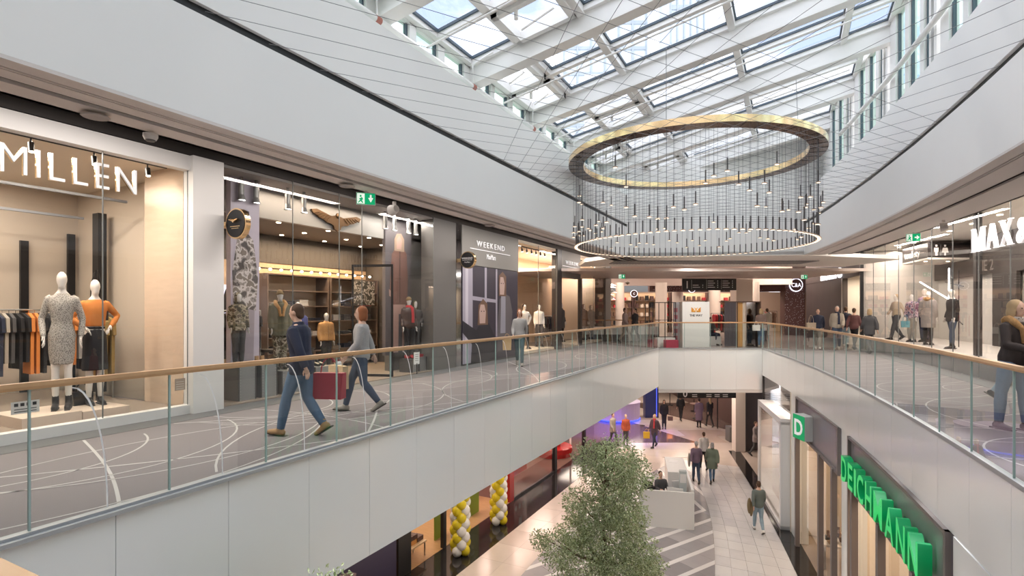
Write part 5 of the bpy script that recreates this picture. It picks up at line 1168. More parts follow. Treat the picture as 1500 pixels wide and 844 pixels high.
# ================================================================ UPPER BACK HALL
def cbox(b, X0, Y0, z0, X1, Y1, z1, mi=0): return cs(b, X0, Y0, X1, Y1, z0, z1, mi)
hw = mat('hall_warm_wall', (.55, .42, .33), .6); hd = mat('hall_dark_wall', (.10, .055, .05), .5)
b = MB(); cbox(b, 3, 40, 0, 22, 40.3, 2.9); cbox(b, 3, 36.3, 0, 3.2, 40, 3.2); struct(b.build('wall_back', hw), 'warm lit rear wall of the upper hall', 'wall')
# curved pinkish bulkhead
b = MB(); pts = [cm(3.5+i*1.1, 33+.9*math.sin(i/9*PI)) for i in range(13)]
for a, c in zip(pts, pts[1:]): b.seg(a, c, .3, 3.1, 4.4)
struct(b.build('wall_back', mat('pink_bulkhead', (.72, .60, .55), .5)), 'pale curved bulkhead over the upper hall', 'wall')
b = MB(); cbox(b, 2, 27.5, 4.4, 24, 41, 4.5); struct(b.build('ceiling', mat('pink_soffit')), 'high ceiling of the upper hall', 'ceiling')
tt = text('wall_lettering', 'VILLAGE', .5, frame(cm(10.1, 32.4, 3.45), (math.cos(YAW), math.sin(YAW))), hd, None, ext=.02); tag(tt, 'dark capital letters on the pale curved bulkhead', 'sign')
b = MB(); cbox(b, 8.8, 34.5, 2.75, 18.4, 34.9, 3.75); struct(b.build('wall_back', hd), 'dark brown shop fascia across the upper hall', 'wall')
dotm = patmat('sparkle_panel', 'dots', [(0, (.45, .42, .44)), (.24, (.10, .05, .05))], 11)
b = MB(); cbox(b, 13.4, 34.44, 2.8, 16.0, 34.49, 3.7); cbox(b, 9.0, 34.44, 2.8, 11.5, 34.49, 3.6); cbox(b, 17.2, 33.95, .3, 18.4, 33.99, 3.0); tag(b.build('sparkle_panel', dotm), 'speckled white dot panels on the dark shop fascia', 'panel')
b = MB(); cbox(b, 17.2, 34, 0, 18.5, 34.6, 3.75); struct(b.build('wall_back', hd), 'dark speckled pillar below the round logo', 'wall')
def ringlogo(label, X, Y, z, r, txt, par=None):
    t = thing('round_logo', label, 'sign', cm(X, Y, z), YAW)
    n = 36; b = MB(); pr = [((r+.03*r*(i % 2))*math.cos(2*PI*i/n), (r+.03*r*(i % 2))*math.sin(2*PI*i/n)) for i in range(n)]
    b.add([(x, -.02, y) for x, y in pr]+[(x, .02, y) for x, y in pr], [tuple(range(n)), tuple(range(2*n-1, n-1, -1))]+[(i, n+i, n+(i+1) % n, (i+1) % n) for i in range(n)]); gl = mat('logo_glow', (1, 1, 1), .5, emit=(.85, .85, 1), es=.7)
    b.build('halo', gl, t); b = MB(); pr = [(r*.88*math.cos(2*PI*i/n), r*.88*math.sin(2*PI*i/n)) for i in range(n)]; b.add([(x, -.03, y) for x, y in pr]+[(x, -.02, y) for x, y in pr], [tuple(range(n)), tuple(range(2*n-1, n-1, -1))]); b.build('disc', hd, t)
    text('lettering', txt, r*.85, Matrix(((1, 0, 0, 0), (0, 0, -1, -.035), (0, 1, 0, -r*.3), (0, 0, 0, 1))), gl, t, ext=.004, align='CENTER', sx=.85)
ringlogo('glowing round C&A logo on the dark speckled pillar', 17.85, 33.9, 3.15, .42, 'C&A'); ringlogo('small glowing round logo left of the directional sign', 7.6, 33.6, 2.6, .22, 'C'); ringlogo('small glowing round logo behind the directional sign', 11.4, 34.2, 2.9, .22, 'C')
colm = mat('cream_column', (.68, .60, .54), .5)
for l, X, Y, r, z in (('slim round cream column at the far left of the upper hall', 6.4, 32.0, .26, 3.2), ('round cream column left of the white kiosk', 8.85, 32.0, .34, 3.2), ('round cream column behind the white kiosk', 12.2, 32.5, .34, 2.8), ('round cream column just left of the kiosk panel', 10.9, 35.5, .36, 2.8), ('round cream column beside the square pillar', 13.9, 31.0, .3, 3.2)):
    q = cm(X, Y); o = MB().lathe([(r, 0), (r, z)], n=20).build('column', colm, smooth=False); o.location = q; tag(o, l, 'column')
b = MB(); cbox(b, 11.65, 28, 0, 12.5, 28.8, 3.2); tag(b.build('column', colm), 'wide square cream pillar behind the wooden framed mirror', 'column')
# hall shops: lit niches with goods shapes
nh = mat('niche_warm', (.75, .55, .36), .6); rg = random.Random(9)
for i, X in enumerate((4.6, 7.2, 9.8, 12.4, 15.0)):
    t = thing('shop_display', ['warm lit display wall at the far left of the hall', 'warm lit display wall behind the slim columns', 'warm lit display wall behind the black frame', 'warm lit display wall behind the kiosk panel', 'warm lit display wall left of the speckled pillar'][i], 'shelf', cm(X, 38, 0), YAW)
    MB().box(-1.25, 0, 0, 1.25, .1, 2.75).build('back_panel', nh, t)
    for z in (.5, 1.1, 1.7, 2.2): MB().box(-1.2, -.35, z, 1.2, 0, z+.04).build('shelf', mat('shelf_wood'), t)
    for s_ in (-1.25, 1.2): MB().box(s_, -.4, 0, s_+.06, 0, 2.8).build('side_panel', hd, t)
    ms = [MB().box(-.1, -.1, 0, .1, .1, h).mesh('goods_box', m) for h, m in ((.2, redf), (.3, hd), (.24, cream), (.34, blackf), (.28, brownf))]
    for z in (.5, 1.1, 1.7, 2.2):
        for k in range(7): q = cm(X-1.05+k*.35, 37.82, z+.041); tag(link('goods_box', rg.choice(ms), None, loc=q, rot=(0, 0, YAW+rg.uniform(-.3, .3))), 'small box shaped goods on the warm lit shelves of the upper hall', 'goods', 'goods on the upper hall shelves')
# directional sign 1
t = thing('directional_sign', 'black hanging directory board with a large white 1', 'sign', cm(9.5, 26, 3.1), YAW)
MB().box(-1.3, -.04, -.56, 1.3, .04, 0).build('board', black, t)
for s_ in (-1.1, 1.1): MB().tube([(s_, 0, 0), (s_, 0, .3)], .012, 6).build('rod', steel, t)
Mk = Matrix(((1, 0, 0, 0), (0, 0, -1, -.045), (0, 1, 0, 0), (0, 0, 0, 1))); text('numeral', '1', .52, Mk @ Matrix.Translation((-1.2, -.47, 0)), printw, t, ext=.002)
it = [(printw, 0, [(-.86, -.5), (-.85, -.5), (-.85, -.06), (-.86, -.06)]), (printw, 0, [(-.14, -.5), (-.13, -.5), (-.13, -.06), (-.14, -.06)]), (printw, 0, [(.57, -.5), (.58, -.5), (.58, -.06), (.57, -.06)])]
for x0, rows in ((-.8, (2, 3)), (-.08, (0, 1, 2, 3)), (.63, (0, 1, 2, 3))):
    for r_ in rows:
        y = -.13-r_*.1; it.append((printw, 0, [(x0, y), (x0+.28+.07*(r_ % 2), y), (x0+.28+.07*(r_ % 2), y+.03), (x0, y+.03)])); it.append((printw, 0, [(x0+.46, y-.01), (x0+.5, y-.01), (x0+.5, y+.04), (x0+.46, y+.04)]))
polys('printed_rows', t, it, Mk)
# kiosk THE WAY
t = thing('kiosk_panel', 'white advertising panel with orange emblem reading THE WAY', 'kiosk', cm(7.86, 23.1, 0), YAW)
MB().box(-.58, -.06, 0, .58, .5, 1.95).build('panel_box', mat('kiosk_white', (.74, .74, .72), .5), t)
Mk = Matrix(((1, 0, 0, 0), (0, 0, -1, -.065), (0, 1, 0, 0), (0, 0, 0, 1))); text('lettering', 'THE WAY', .13, Mk @ Matrix.Translation((0, 1.32, 0)), black, t, ext=.002, align='CENTER', sx=.95, bold=.003)
o1, o2 = mat('orange_print', (.75, .36, .05), .5), mat('amber_print', (.62, .25, .03), .5)
polys('emblem', t, [(o1, 0, [(-.2, 1.72), (-.02, 1.5), (-.02, 1.6), (-.2, 1.5)]), (o2, .001, [(-.2, 1.5), (-.2, 1.72), (-.08, 1.62)]), (o1, 0, [(.2, 1.72), (.02, 1.5), (.02, 1.6), (.2, 1.5)]), (o2, .001, [(.2, 1.5), (.2, 1.72), (.08, 1.62)]), (o1, .002, [(-.02, 1.66), (.02, 1.66), (.09, 1.72), (0, 1.56), (-.09, 1.72)])], Mk)
t = thing('open_rack', 'open black metal display frame left of the white kiosk panel', 'rack', cm(6.55, 23.2, 0), YAW); b = MB()
for x in (-.65, -.5, .02, .48): b.box(x, -.0, 0, x+.03, .03, 1.93)
for x in (-.6, .0): b.box(x, .9, 0, x+.03, .93, 1.9)
b.box(-.65, 0, 1.9, .5, .03, 1.93).box(-.65, 0, .42, .5, .03, .45).box(-.65, 0, 1.15, .5, .03, 1.17).build('frame', blackm, t)
MB().box(-.3, .02, .0, .5, .6, .4).build('base', mat('kiosk_white'), t)
tag(MB().box(-.26, -.2, 0, .26, .2, .32).build('cube_seat', mat('crimson', (.50, .02, .08), .5)), 'crimson red cube seat beside the kiosk', 'seat').location = cm(6.75, 22.9, 0); bpy.data.objects['cube_seat'].rotation_euler.z = YAW
t = thing('display_board', 'grey perforated board with maroon squares beside the kiosk', 'panel', cm(7.12, 23.3, 0), YAW); MB().box(-.15, 0, 0, .13, .04, 1.93).build('board', mat('grey_board', (.34, .32, .32), .6), t); polys('printed_squares', t, [(mat('maroon', (.30, .08, .10), .5), 0, [(-.12+.02*(i % 2), .3+.3*i), (.03, .3+.3*i), (.03, .48+.3*i), (-.12, .48+.3*i)]) for i in range(5)], Matrix(((1, 0, 0, 0), (0, 0, -1, -.003), (0, 1, 0, 0), (0, 0, 0, 1))))
t = thing('curtain_booth', 'kiosk booth with dark grey pleated curtain and framed mirror', 'kiosk', cm(9.7, 23.3, 0), YAW)
b = MB()
for i in range(14): b.tube([(-.5+i*.036, (.02 if i % 2 else 0), 0.02), (-.5+i*.036, (.02 if i % 2 else 0), 1.93)], .024, 6)
b.build('curtain', mat('curtain_grey', (.10, .085, .095), .8), t)
MB().box(.02, -.02, 0, .05, .03, 1.95).box(1.0, -.02, 0, 1.05, .6, 1.95).box(-.52, -.02, 1.93, 1.05, .6, 1.97).build('booth_frame', mat('booth_brown', (.12, .07, .05), .5), t); MB().box(.05, .1, 0, .32, .12, 1.92).build('warm_panel', mat('warm_panel', (.65, .36, .12), .5), t); MB().box(.52, .2, 0, 1.0, .22, 1.92).build('mirror', mat('mirror_dark', (.25, .24, .24), .08, metal=1), t); MB().box(.3, .05, 0, .4, .15, 1.92).build('post', cream, t)
tag(MB().box(-.5, -.2, 0, .5, .2, .4).build('bench', mat('kiosk_white')), 'low white bench under the seated person by the kiosk', 'bench').location = cm(9.0, 24.6, 0)
# low white wall with rail
t = thing('hall_balustrade', 'low white wall with glass and rail at the far left of the hall', 'railing', cm(5.2, 27.2, 0), YAW); MB().box(-1.7, 0, .35, 2.2, .08, .75).build('white_band', mat('kiosk_white'), t); MB().box(-1.7, 0, 1.05, 2.3, .06, 1.1).build('handrail', oak, t); MB().box(-1.7, .02, 0, 2.2, .05, .35).build('base', greyp, t)
t = thing('cluster_pendant', 'cluster of white disc lamps hanging at the far left of the hall', 'lamp', cm(5.6, 30.5, 2.35)); 
for i in range(7): MB().lathe([(.03, .1), (.28-.02*i, .0), (.26, -.03)], c=(.1*math.sin(i*2.4), .1*math.cos(i*2.4), .62-.13*i), n=16).build('lamp_disc', printw, t)
MB().tube([(0, 0, 0), (0, 0, 1.9)], .01, 5).build('cord', black, t)
o = MB().lathe([(.01, -.1), (.14, 0), (.01, .1)], n=8).build('hanging_ornament', mat('olive_ornament', (.25, .18, .1), .5)); o.location = cm(6.0, 28, 3.0); tag(o, 'small brown diamond shaped sign hanging at the far left', 'sign')
# tables & goods near C&A entrance
t = thing('display_table', 'dark clothing display table in front of the C&A entrance', 'table', cm(14.6, 33, 0), YAW); MB().box(-.8, -.4, .85, .8, .4, .9).build('tabletop', cream, t)
for sx in (-1, 1):
    for sy in (-1, 1): MB().box(sx*.75-.03, sy*.35-.03, 0, sx*.75+.03, sy*.35+.03, .85).build('leg', black, t)
rack('dark rail of coats left of the speckled pillar', cm(15.2, 34.2).to_2d(), cm(16.8, 34.2).to_2d(), 1.5, black); garments(rg, cm(15.3, 34.2).to_2d(), cm(16.7, 34.2).to_2d(), 1.5, 14, [blackf, brownf, stonef, redf, dgrey], 'mixed coats on the rail left of the speckled pillar', 'coats near the hall pillar')
rack('rail of dark coats behind the kiosk curtain', cm(11.0, 29.8).to_2d(), cm(12.6, 29.8).to_2d(), 1.4, black); garments(rg, cm(11.1, 29.8).to_2d(), cm(12.5, 29.8).to_2d(), 1.4, 12, [blackf, brownf, dgrey, redf], 'dark coats on the rail behind the kiosk curtain', 'coats behind the kiosk')
# ================================================================ GROUND FLOOR RIGHT
Z1, Z2 = DZ0, GZ
gfm = mat('grey_brown_frame', (.17, .145, .14), .45)
def gseg(name, m, y0, y1, z0, z1, t=.3, d=.02, label=None, parent=None, st=.8): return curvewall(name, m, y0, y1, d, z0, z1, t, label, parent, st, RX)
gseg('wall_right', panelw, 13.6, 14.4, Z2, Z1, label='white pilaster between the D sign and the green letters'); gseg('wall_right', panelw, 19.0, 19.9, Z2, Z1, label='white pilaster left of the D sign'); 
wr2 = gseg('wall_right', white, .4, 8.25, Z2, Z1, label='white lower wall right of the green letters'); 
for a, c in zip(span(3, 8.2, 1.05), span(3, 8.2, 1.05)[1:]): gseg('panel', panelw, a+.006, c-.006, Z2, Z1-.01, .03, -.012, parent=wr2)
gp = mat('violet_grey_panel', (.20, .185, .20), .25)
gseg('wall_right', gp, 14.4, 19.0, Z1-1.05, Z1, d=.0, label='mauve grey sign band behind the D cube'); gseg('wall_right', gp, 8.3, 13.6, Z1-1.05, Z1, d=.0, label='mauve grey sign band behind the green letters')
b = MB()
for y0, y1 in ((14.4, 19.0), (8.3, 13.6)):
    for a, c in zip(span(y0, y1, .8), span(y0, y1, .8)[1:]):
        A, B = off(RX, a, 0), off(RX, c, 0); b.seg(A, B, .06, Z1-.05, Z1, 0, -1).seg(A, B, .06, Z1-1.1, Z1-1.04, 0, -1)
    for y in (y0, y1-.08): b.seg(off(RX, y, 0), off(RX, y+.08, 0), .06, Z2 if y0 < 10 else Z1-1.1, Z1, 0, -1)
for y in (18.9, 16.2, 14.9, 13.2, 11.4, 9.6): b.seg(off(RX, y, .02), off(RX, y-.14, .02), .12, Z2, Z1-1.05, 0, 1)
struct(b.build('trim_9', gfm), 'brown grey metal frames of the ground floor right shopfronts', 'trim')
t = thing('shop_window_glazing', 'tall glass of the ground floor shops below the D sign', 'window', (RX(16), 16, GZ)); Mt = Matrix.Translation((-RX(16), -16, -GZ))
for y0, y1 in ((19.0, 16.2), (16.2, 14.4), (13.2, 11.4), (11.4, 9.6), (9.6, 8.3)):
    A, B = off(RX, y0, .06), off(RX, y1, .06); MB().add([(A.x, A.y, Z2), (B.x, B.y, Z2), (B.x, B.y, Z1-1.1), (A.x, A.y, Z1-1.1)], [(0, 1, 2, 3)]).build('pane', shop_glass, t, Mt)
# interior
gseg('wall_right', mat('peach_wall'), 3, 19.9, Z2, Z1, .1, 3.2, 'peach back wall of the ground floor shoe shop', st=2)
b = MB()
for a, c in zip(span(3, 19.9, 2), span(3, 19.9, 2)[1:]): b.slab([off(RX, a, .3), off(RX, a, 3.2), off(RX, c, 3.2), off(RX, c, .3)], Z1-.1, Z1)
struct(b.build('ceiling', cream), 'cream ceiling of the ground floor shoe shop', 'ceiling')
q = off(RX, 19.8, 1.6); struct(MB().box(q.x-1.6, 19.9, Z2, q.x+1.8, 20.0, Z1).box(off(RX, 14, .3).x, 13.95, Z2, off(RX, 14, .3).x+2.9, 14.05, Z1).build('wall_right', cream), 'cream partitions of the ground floor shoe shop', 'wall')
rg = random.Random(4); ms = []
for m in (leather, tanl, brownf, blackf): ms.append(MB().tube([(-.1, 0, .045), (0, 0, .045), (.13, 0, .03)], [.04, .04, .028], 8).tube([(-.08, 0, .05), (-.085, 0, .14)], .04, 8).mesh('shoe', m, smooth=True))
for i, (y, h) in enumerate(((17.7, .7), (16.7, 1.2), (15.4, .8), (12.6, 1.0), (10.6, .8))):
    q = off(RX, y, .75); t = thing('display_table', ['low shoe display table in the window left of the post', 'taller shoe display table behind the post', 'shoe display table by the white pilaster', 'shoe display table left under the green letters', 'shoe display table right under the green letters'][i], 'table', (q.x, q.y, GZ)); MB().box(-.35, -.4, h-.05, .35, .4, h).build('tabletop', cream, t)
    for sx in (-1, 1):
        for sy in (-1, 1): MB().box(sx*.32-.02, sy*.37-.02, 0, sx*.32+.02, sy*.37+.02, h-.05).build('leg', steel, t)
    for k in range(6): tag(link('shoe', rg.choice(ms), None, loc=(q.x-.2+.4*(k % 2), q.y-.28+.28*(k//2), GZ+h), rot=(0, 0, rg.uniform(0, 6))), 'single dark or tan shoe on the tables of the ground floor shoe shop', 'shoe', 'shoes in the ground floor shop')
for i, y in enumerate((18.4, 15.5, 12.3, 10.2)):
    q = off(RX, y, 2.9); t = thing('shelf_unit', ['shoe wall shelf farthest from the camera', 'shoe wall shelf behind the white pilaster', 'shoe wall shelf left under the green letters', 'shoe wall shelf right under the green letters'][i], 'shelf', (q.x, q.y, GZ)); MB().box(.0, -.9, 0, .05, .9, 2.9).build('back_panel', mat('shelf_back'), t)
    for z in (.4, .9, 1.4, 1.9, 2.4):
        MB().box(-.3, -.9, z, 0, .9, z+.03).build('shelf', cream, t)
        for k in range(6): tag(link('shoe', rg.choice(ms), None, loc=(q.x-.15, q.y-.75+k*.3, GZ+z+.031), rot=(0, 0, PI+rg.uniform(-.2, .2))), 'single dark or tan shoe on the wall shelves of the ground floor shoe shop', 'shoe', 'shoes on the ground floor wall shelves')
# green letters
gm = mat('green_letter', (.0, .42, .12), .35, emit=(0, .75, .16), es=.22); gmf = mat('green_side', (.0, .30, .10), .35, emit=(0, .5, .12), es=.06)
sg = thing('shop_sign', 'big bright green block letters DEICHMANN on the grey band', 'sign', (off(RX, 11.2, -.1).x, 11.2, -1.95)); y = 13.42; Mi = Matrix.Translation(-sg.location)
wd_ = dict(D=.5, E=.43, I=.18, C=.52, H=.5, M=.62, A=.56, N=.52)
for c_ in 'DEICHMANN':
    me = textmesh(c_, .72, .08, .012); xs = [v.co.x for v in me.vertices]; me.transform(Matrix.Diagonal((wd_[c_]*.84/(max(xs)-min(xs)), 1, 1, 1)) @ Matrix.Translation((-min(xs), 0, 0)))
    o_ = off(RX, y, -.13); d2 = (off(RX, y-.5, -.13)-o_).normalized(); me.transform(Mi @ frame((o_.x, o_.y, -1.97), d2)); me.materials.clear(); me.materials.append(gm); me.materials.append(gmf); [setattr(p_, 'material_index', 0 if p_.normal.x < -.7 else 1) for p_ in me.polygons]; link('letter', me, sg); y -= wd_[c_]*1.0+.045
t = thing('blade_sign', 'green cube sign with white D above the ground floor shop', 'sign', (off(RX, 17.35, -.18).x, 17.35, -2.05), RAD(28)); MB().box(-.14, -.3, 0, .16, .3, .68).build('sign_box', mat('sign_side_grey', (.62, .64, .63), .4), t); MB().box(-.15, -.3, 0, -.14, .3, .68).build('green_face', mat('deep_green', (.0, .22, .09), .4, emit=(0, .3, .1), es=.3), t)
me = textmesh('D', .62, .006, .012, 'CENTER'); me.transform(Matrix(((0, 0, -1, -.157), (-1, 0, 0, 0), (0, 1, 0, .12), (0, 0, 0, 1)))); me.materials.clear(); me.materials.append(letw); link('letter', me, t)
# white framed showcase and glass at the far right corner
q0, q1 = off(RX, 20.0, -.28), off(RX, 23.9, -.28)
t = thing('showcase', 'white framed protruding showcase window on the ground floor right', 'showcase', (q0.x, q0.y, GZ)); Mi = Matrix.Translation((-q0.x, -q0.y, -GZ)); wfm = mat('showcase_white', (.75, .75, .75), .4)
b = MB().seg(q0, q0+(q1-q0).normalized()*.18, .5, GZ, -2.1, 0, 1).seg(q1-(q1-q0).normalized()*.18, q1, .5, GZ, -2.1, 0, 1).seg(q0, q1, .5, -2.2, -2.0, 0, 1).seg(q0, q1, .5, GZ, GZ+.12, 0, 1); b.build('showcase_frame', wfm, t, Mi)
MB().seg(q0+Vector((.05, 0)), q1+Vector((.05, 0)), .01, GZ+.1, -2.1).build('pane', shop_glass, t, Mi)
MB().seg(q0+Vector((1.6, 0)), q1+Vector((1.6, 0)), .1, GZ, -1.2).build('back_panel', mat('blush_panel', (.62, .44, .38), .6), t, Mi)
t = thing('corner_glazing', 'clear glass panel above the white showcase at the slab corner', 'window', (RX(22), 22, -2)); Mi = Matrix.Translation((-RX(22), -22, 2))
for y0, y1 in ((24.3, 22.1), (22.1, 19.95)): A, B = off(RX, y0, .02), off(RX, y1, .02); MB().add([(A.x, A.y, -2.0), (B.x, B.y, -2.0), (B.x, B.y, Z1), (A.x, A.y, Z1)], [(0, 1, 2, 3)]).build('pane', shop_glass, t, Mi)
MB().seg(off(RX, 24.35, .02), off(RX, 24.27, .02), .06, GZ, Z1).build('post', blackm, t, Mi)
figure('mannequin', 'white mannequin inside the white framed showcase', 'mannequin', (off(RX, 21.2, .6).x, 21.2, GZ+.12), RAD(-80), 1.75, 'stand', {}, skin=mannw, face=False, dress=(whitef, .6), shoes=leather, vox=.03)
figure('mannequin', 'mannequin in a beige coat deeper inside the white framed showcase', 'mannequin', (off(RX, 22.7, .6).x, 22.7, GZ+.12), RAD(-80), 1.75, 'stand', {}, skin=mannw, face=False, top=(beigef, .7, .04, 'coat'), bottom=('trousers', dgrey, .01), shoes=leather, vox=.03)
# ================================================================ GROUND FLOOR LEFT
XG = -9.43; redp = mat('red_lacquer', (.36, .015, .015), .2); woodf = mat('oak_floor', (.46, .27, .13), .3, var=.2, vs=3, stretch=(1, 6, 1))
struct(MB().box(-15, 9, GZ-.02, XG, 18.1, GZ+.012).build('floor', woodf), 'oak plank floor of the ground floor gift shop', 'floor'); struct(MB().box(-15, 18.1, GZ-.02, XG, 30, GZ+.012).build('floor', mat('brown_floor', (.16, .11, .09), .12)), 'dark glossy floor of the ground floor red shop', 'floor')
shopwall('wall_left', mat('pinkish_wall', (.62, .50, .44), .6), [(-15.1, 9, GZ, -15, 18, FB-.2), (-15, 17.4, GZ, XG-1.2, 17.5, FB-.2)], 'blush walls of the ground floor gift shop'); shopwall('wall_left', mat('dark_red_wall', (.25, .03, .03), .5), [(-13.5, 18.1, GZ, -13.4, 30, FB-.2)], 'dark red back wall of the ground floor shop')
struct(MB().box(XG-.15, 18.0, GZ, XG+.02, 18.35, FB-.15).build('wall_left', redp), 'glossy red pillar at the right balloon column', 'wall'); struct(MB().box(XG-.1, 11.5, GZ, XG+.03, 12.05, FB-.15).box(XG-.08, 13.62, GZ, XG+.03, 13.78, FB-.15).box(XG-.1, 22.3, GZ, XG+.05, 22.55, FB-.15).box(XG-.1, 26.2, GZ, XG+.05, 26.4, FB-.15).box(XG-.05, 18.35, GZ, XG+.03, 22.3, GZ+.08).build('trim_10', black), 'black posts of the ground floor left shopfronts', 'trim')
t = thing('shop_poster', 'dark blue violet poster with white lettering at the lower edge', 'poster', (XG, 9.0, GZ+.05)); MB().box(-.04, 0, 0, 0, 2.45, 3.3).build('board', mat('poster_indigo', (.06, .05, .10), .4), t); text('lettering', 'WE MOVE', .2, LW(.006, .9, 1.15) @ Matrix.Rotation(RAD(8), 4, 'Z'), printw, t, ext=.001); polys('printed_shape', t, [(mat('print_blush', (.35, .26, .26), .6), .004, [(.1, .6), (.8, .5), (.95, .8), (.7, .95), (.3, 1.0)])], LW(0, 0, 0))
t = thing('shop_window_glazing', 'clear glass of the ground floor red shop', 'window', (XG, 18.35, GZ))
for y0, y1 in ((0, 1.95), (1.97, 3.93)): MB().add([(0, y0, .08), (0, y1, .08), (0, y1, 3.9), (0, y0, 3.9)], [(0, 1, 2, 3)]).build('pane', shop_glass, t)
t = thing('advert_board', 'red poster board with three white symbols behind the ground floor glass', 'poster', (-10.3, 20.0, GZ), 0); MB().box(-.04, 0, .3, .0, 1.3, 2.6).build('board', redp, t)
for k in range(3): polys('symbol', t, [(printw, .003, [(.25+.35*k+.11*math.cos(2*PI*i/14), 1.1+.11*math.sin(2*PI*i/14)) for i in range(14)])], LW(0, 0, 0))
polys('printed_figure', t, [(printw, .003, [(.55, 1.6), (.8, 1.6), (.85, 2.2), (.65, 2.4), (.5, 2.1)])], LW(0, 0, 0))
greeng = mat('lime_green', (.20, .28, .03), .5)
for l, y, x, tx in (('lime green text column left of the first balloon column', 13.95, -9.95, ['NOVE', 'RABA', 'OVE']), ('lime green text column right of the first balloon column', 16.1, -10.0, ['MOC', 'AM', 'TE'])):
    t = thing('text_column', l, 'sign', (x, y, GZ+.012)); MB().box(-.04, 0, 0, 0, .62, 3.0).build('board', greeng, t)
    for i, s_ in enumerate(tx): text('lettering', s_, .17, LW(.004, .05, 1.5-.22*i), printw, t, ext=.001)
yel = mat('yellow_balloon', (.72, .58, .02), .25); wh = mat('white_balloon', (.78, .77, .75), .25)
for l, x, y, H_ in (('yellow and white balloon column nearer the oak tables', -8.75, 13.55, 2.5), ('yellow and white balloon column beside the red pillar', -8.85, 16.1, 2.5)):
    t = thing('balloon_column', l, 'balloons', (x, y, GZ)); bm_ = [MB().ell((0, 0, 0), (.15, .15, .17), 12, 9).mesh('balloon', m, smooth=True) for m in (yel, wh)]
    MB().tube([(0, 0, 0), (0, 0, H_)], .02, 6).build('pole', white, t)
    for k in range(int(H_/.2)):
        for j in range(4):
            a = PI/2*j+k*PI/4; w_ = ((k+ (j*3)) // 3) % 2; link('balloon', bm_[w_], t, loc=(.17*math.cos(a), .17*math.sin(a), .15+k*.2))
def gtable(label, x, y, w, d, h):
    t = thing('display_table', label, 'table', (x, y, GZ+.012)); MB().box(-w/2, -d/2, h-.05, w/2, d/2, h).build('tabletop', mat('oak_light', (.60, .42, .25), .45), t)
    for sy in (-1, 1):
        MB().box(-w/2+.02, sy*(d/2-.06)-.02, 0, -w/2+.05, sy*(d/2-.06)+.02, h-.05).build('leg', steel, t); MB().box(w/2-.05, sy*(d/2-.06)-.02, 0, w/2-.02, sy*(d/2-.06)+.02, h-.05).build('leg', steel, t)
gtable('low oak gift table nearer the window', -9.85, 12.6, .5, .9, .45); gtable('taller oak gift table behind the low one', -10.5, 12.6, .5, 1.2, .8)
gb = [mat('gift_rust', (.42, .14, .05), .5), mat('gift_brown', (.10, .05, .04), .5), mat('gift_orange', (.60, .28, .08), .5)]
for i, (x, y, z, m, l) in enumerate(((-9.85, 12.6, .45, gb[2], 'orange gift box on the low oak table'), (-9.85, 12.6, .58, gb[1], 'dark brown box stacked on the orange gift box'), (-9.85, 12.88, .45, gb[1], 'brown gift box right on the low oak table'), (-10.5, 12.2, .8, gb[0], 'rust red bag shaped box left on the tall oak table'), (-10.5, 12.6, .8, gb[0], 'rust red box in the middle of the tall oak table'), (-10.5, 12.98, .8, gb[0], 'rust red box right on the tall oak table'))):
    tag(MB().box(-.13, -.16, 0, .13, .16, .13).box(-.135, -.02, 0, .135, .02, .135).build('gift_box', m), l, 'box').location = (x, y, GZ+.013+z)
t = thing('plate_set', 'stack of white cups and plates on the low oak table', 'tableware', (-9.85, 12.3, GZ+.463)); MB().lathe([(.06, 0), (.12, .02)], n=16).build('plate', white, t); MB().lathe([(.03, .02), (.045, .09)], n=12).build('cup', white, t)
t = thing('red_sofa', 'round red sofa inside the ground floor red shop', 'sofa', (-10.6, 25.0, GZ+.012)); MB().lathe([(.9, 0), (.95, .2), (.95, .42), (.9, .46)], n=28).build('seat', redp, t); MB().lathe([(.35, .46), (.4, .8), (.3, .9)], n=24).build('backrest', redp, t)
for k in range(2): o = tag(MB().lathe([(.05, 0), (.05, 3.4)], n=10).build('pipe_post', white), ['slim white post left of the red sofa', 'slim white post right of the red sofa'][k], 'post'); o.location = (-10.0, 23.6+k*2.2, GZ+.012)
t = thing('cafe_chair', 'white bent metal chair behind the ground floor glass', 'chair', (-10.4, 18.9, GZ+.012), .4); MB().box(-.2, -.2, .43, .2, .2, .46).build('seat', white, t); MB().box(-.2, .17, .5, .2, .2, .85).build('backrest', white, t)
for sx in (-1, 1):
    for sy in (-1, 1): MB().tube([(sx*.18, sy*.18, .43), (sx*.2, sy*.21, 0)], .012, 6).build('leg', steel, t)
# ================================================================ GROUND HALL
t = thing('info_desk', 'white square information desk with raised front and inner worktop', 'desk', (-4.56, 18.12, GZ), math.atan2(.45, 1.72)); dk = mat('desk_white', (.74, .74, .73), .4)
MB().box(0, 0, 0, 1.78, .08, 1.22).build('front_panel', dk, t); MB().box(1.70, .08, 0, 1.78, 4.0, 1.3).build('side_panel', dk, t); MB().box(0, .08, 0, .08, 1.5, 1.1).build('side_panel', dk, t); MB().box(1.05, 1.9, 0, 1.70, 4.0, 1.32).build('rear_counter', dk, t); MB().box(.1, .1, .72, 1.7, .7, .76).build('worktop', mat('worktop_dark', (.08, .08, .08), .4), t); MB().box(1.15, .7, .72, 1.7, 1.9, .76).build('worktop', mat('worktop_dark'), t)
Md = t.matrix_basis if False else Matrix.Translation((-4.56, 18.12, GZ)) @ Matrix.Rotation(math.atan2(.45, 1.72), 4, 'Z'); ra = math.atan2(.45, 1.72)
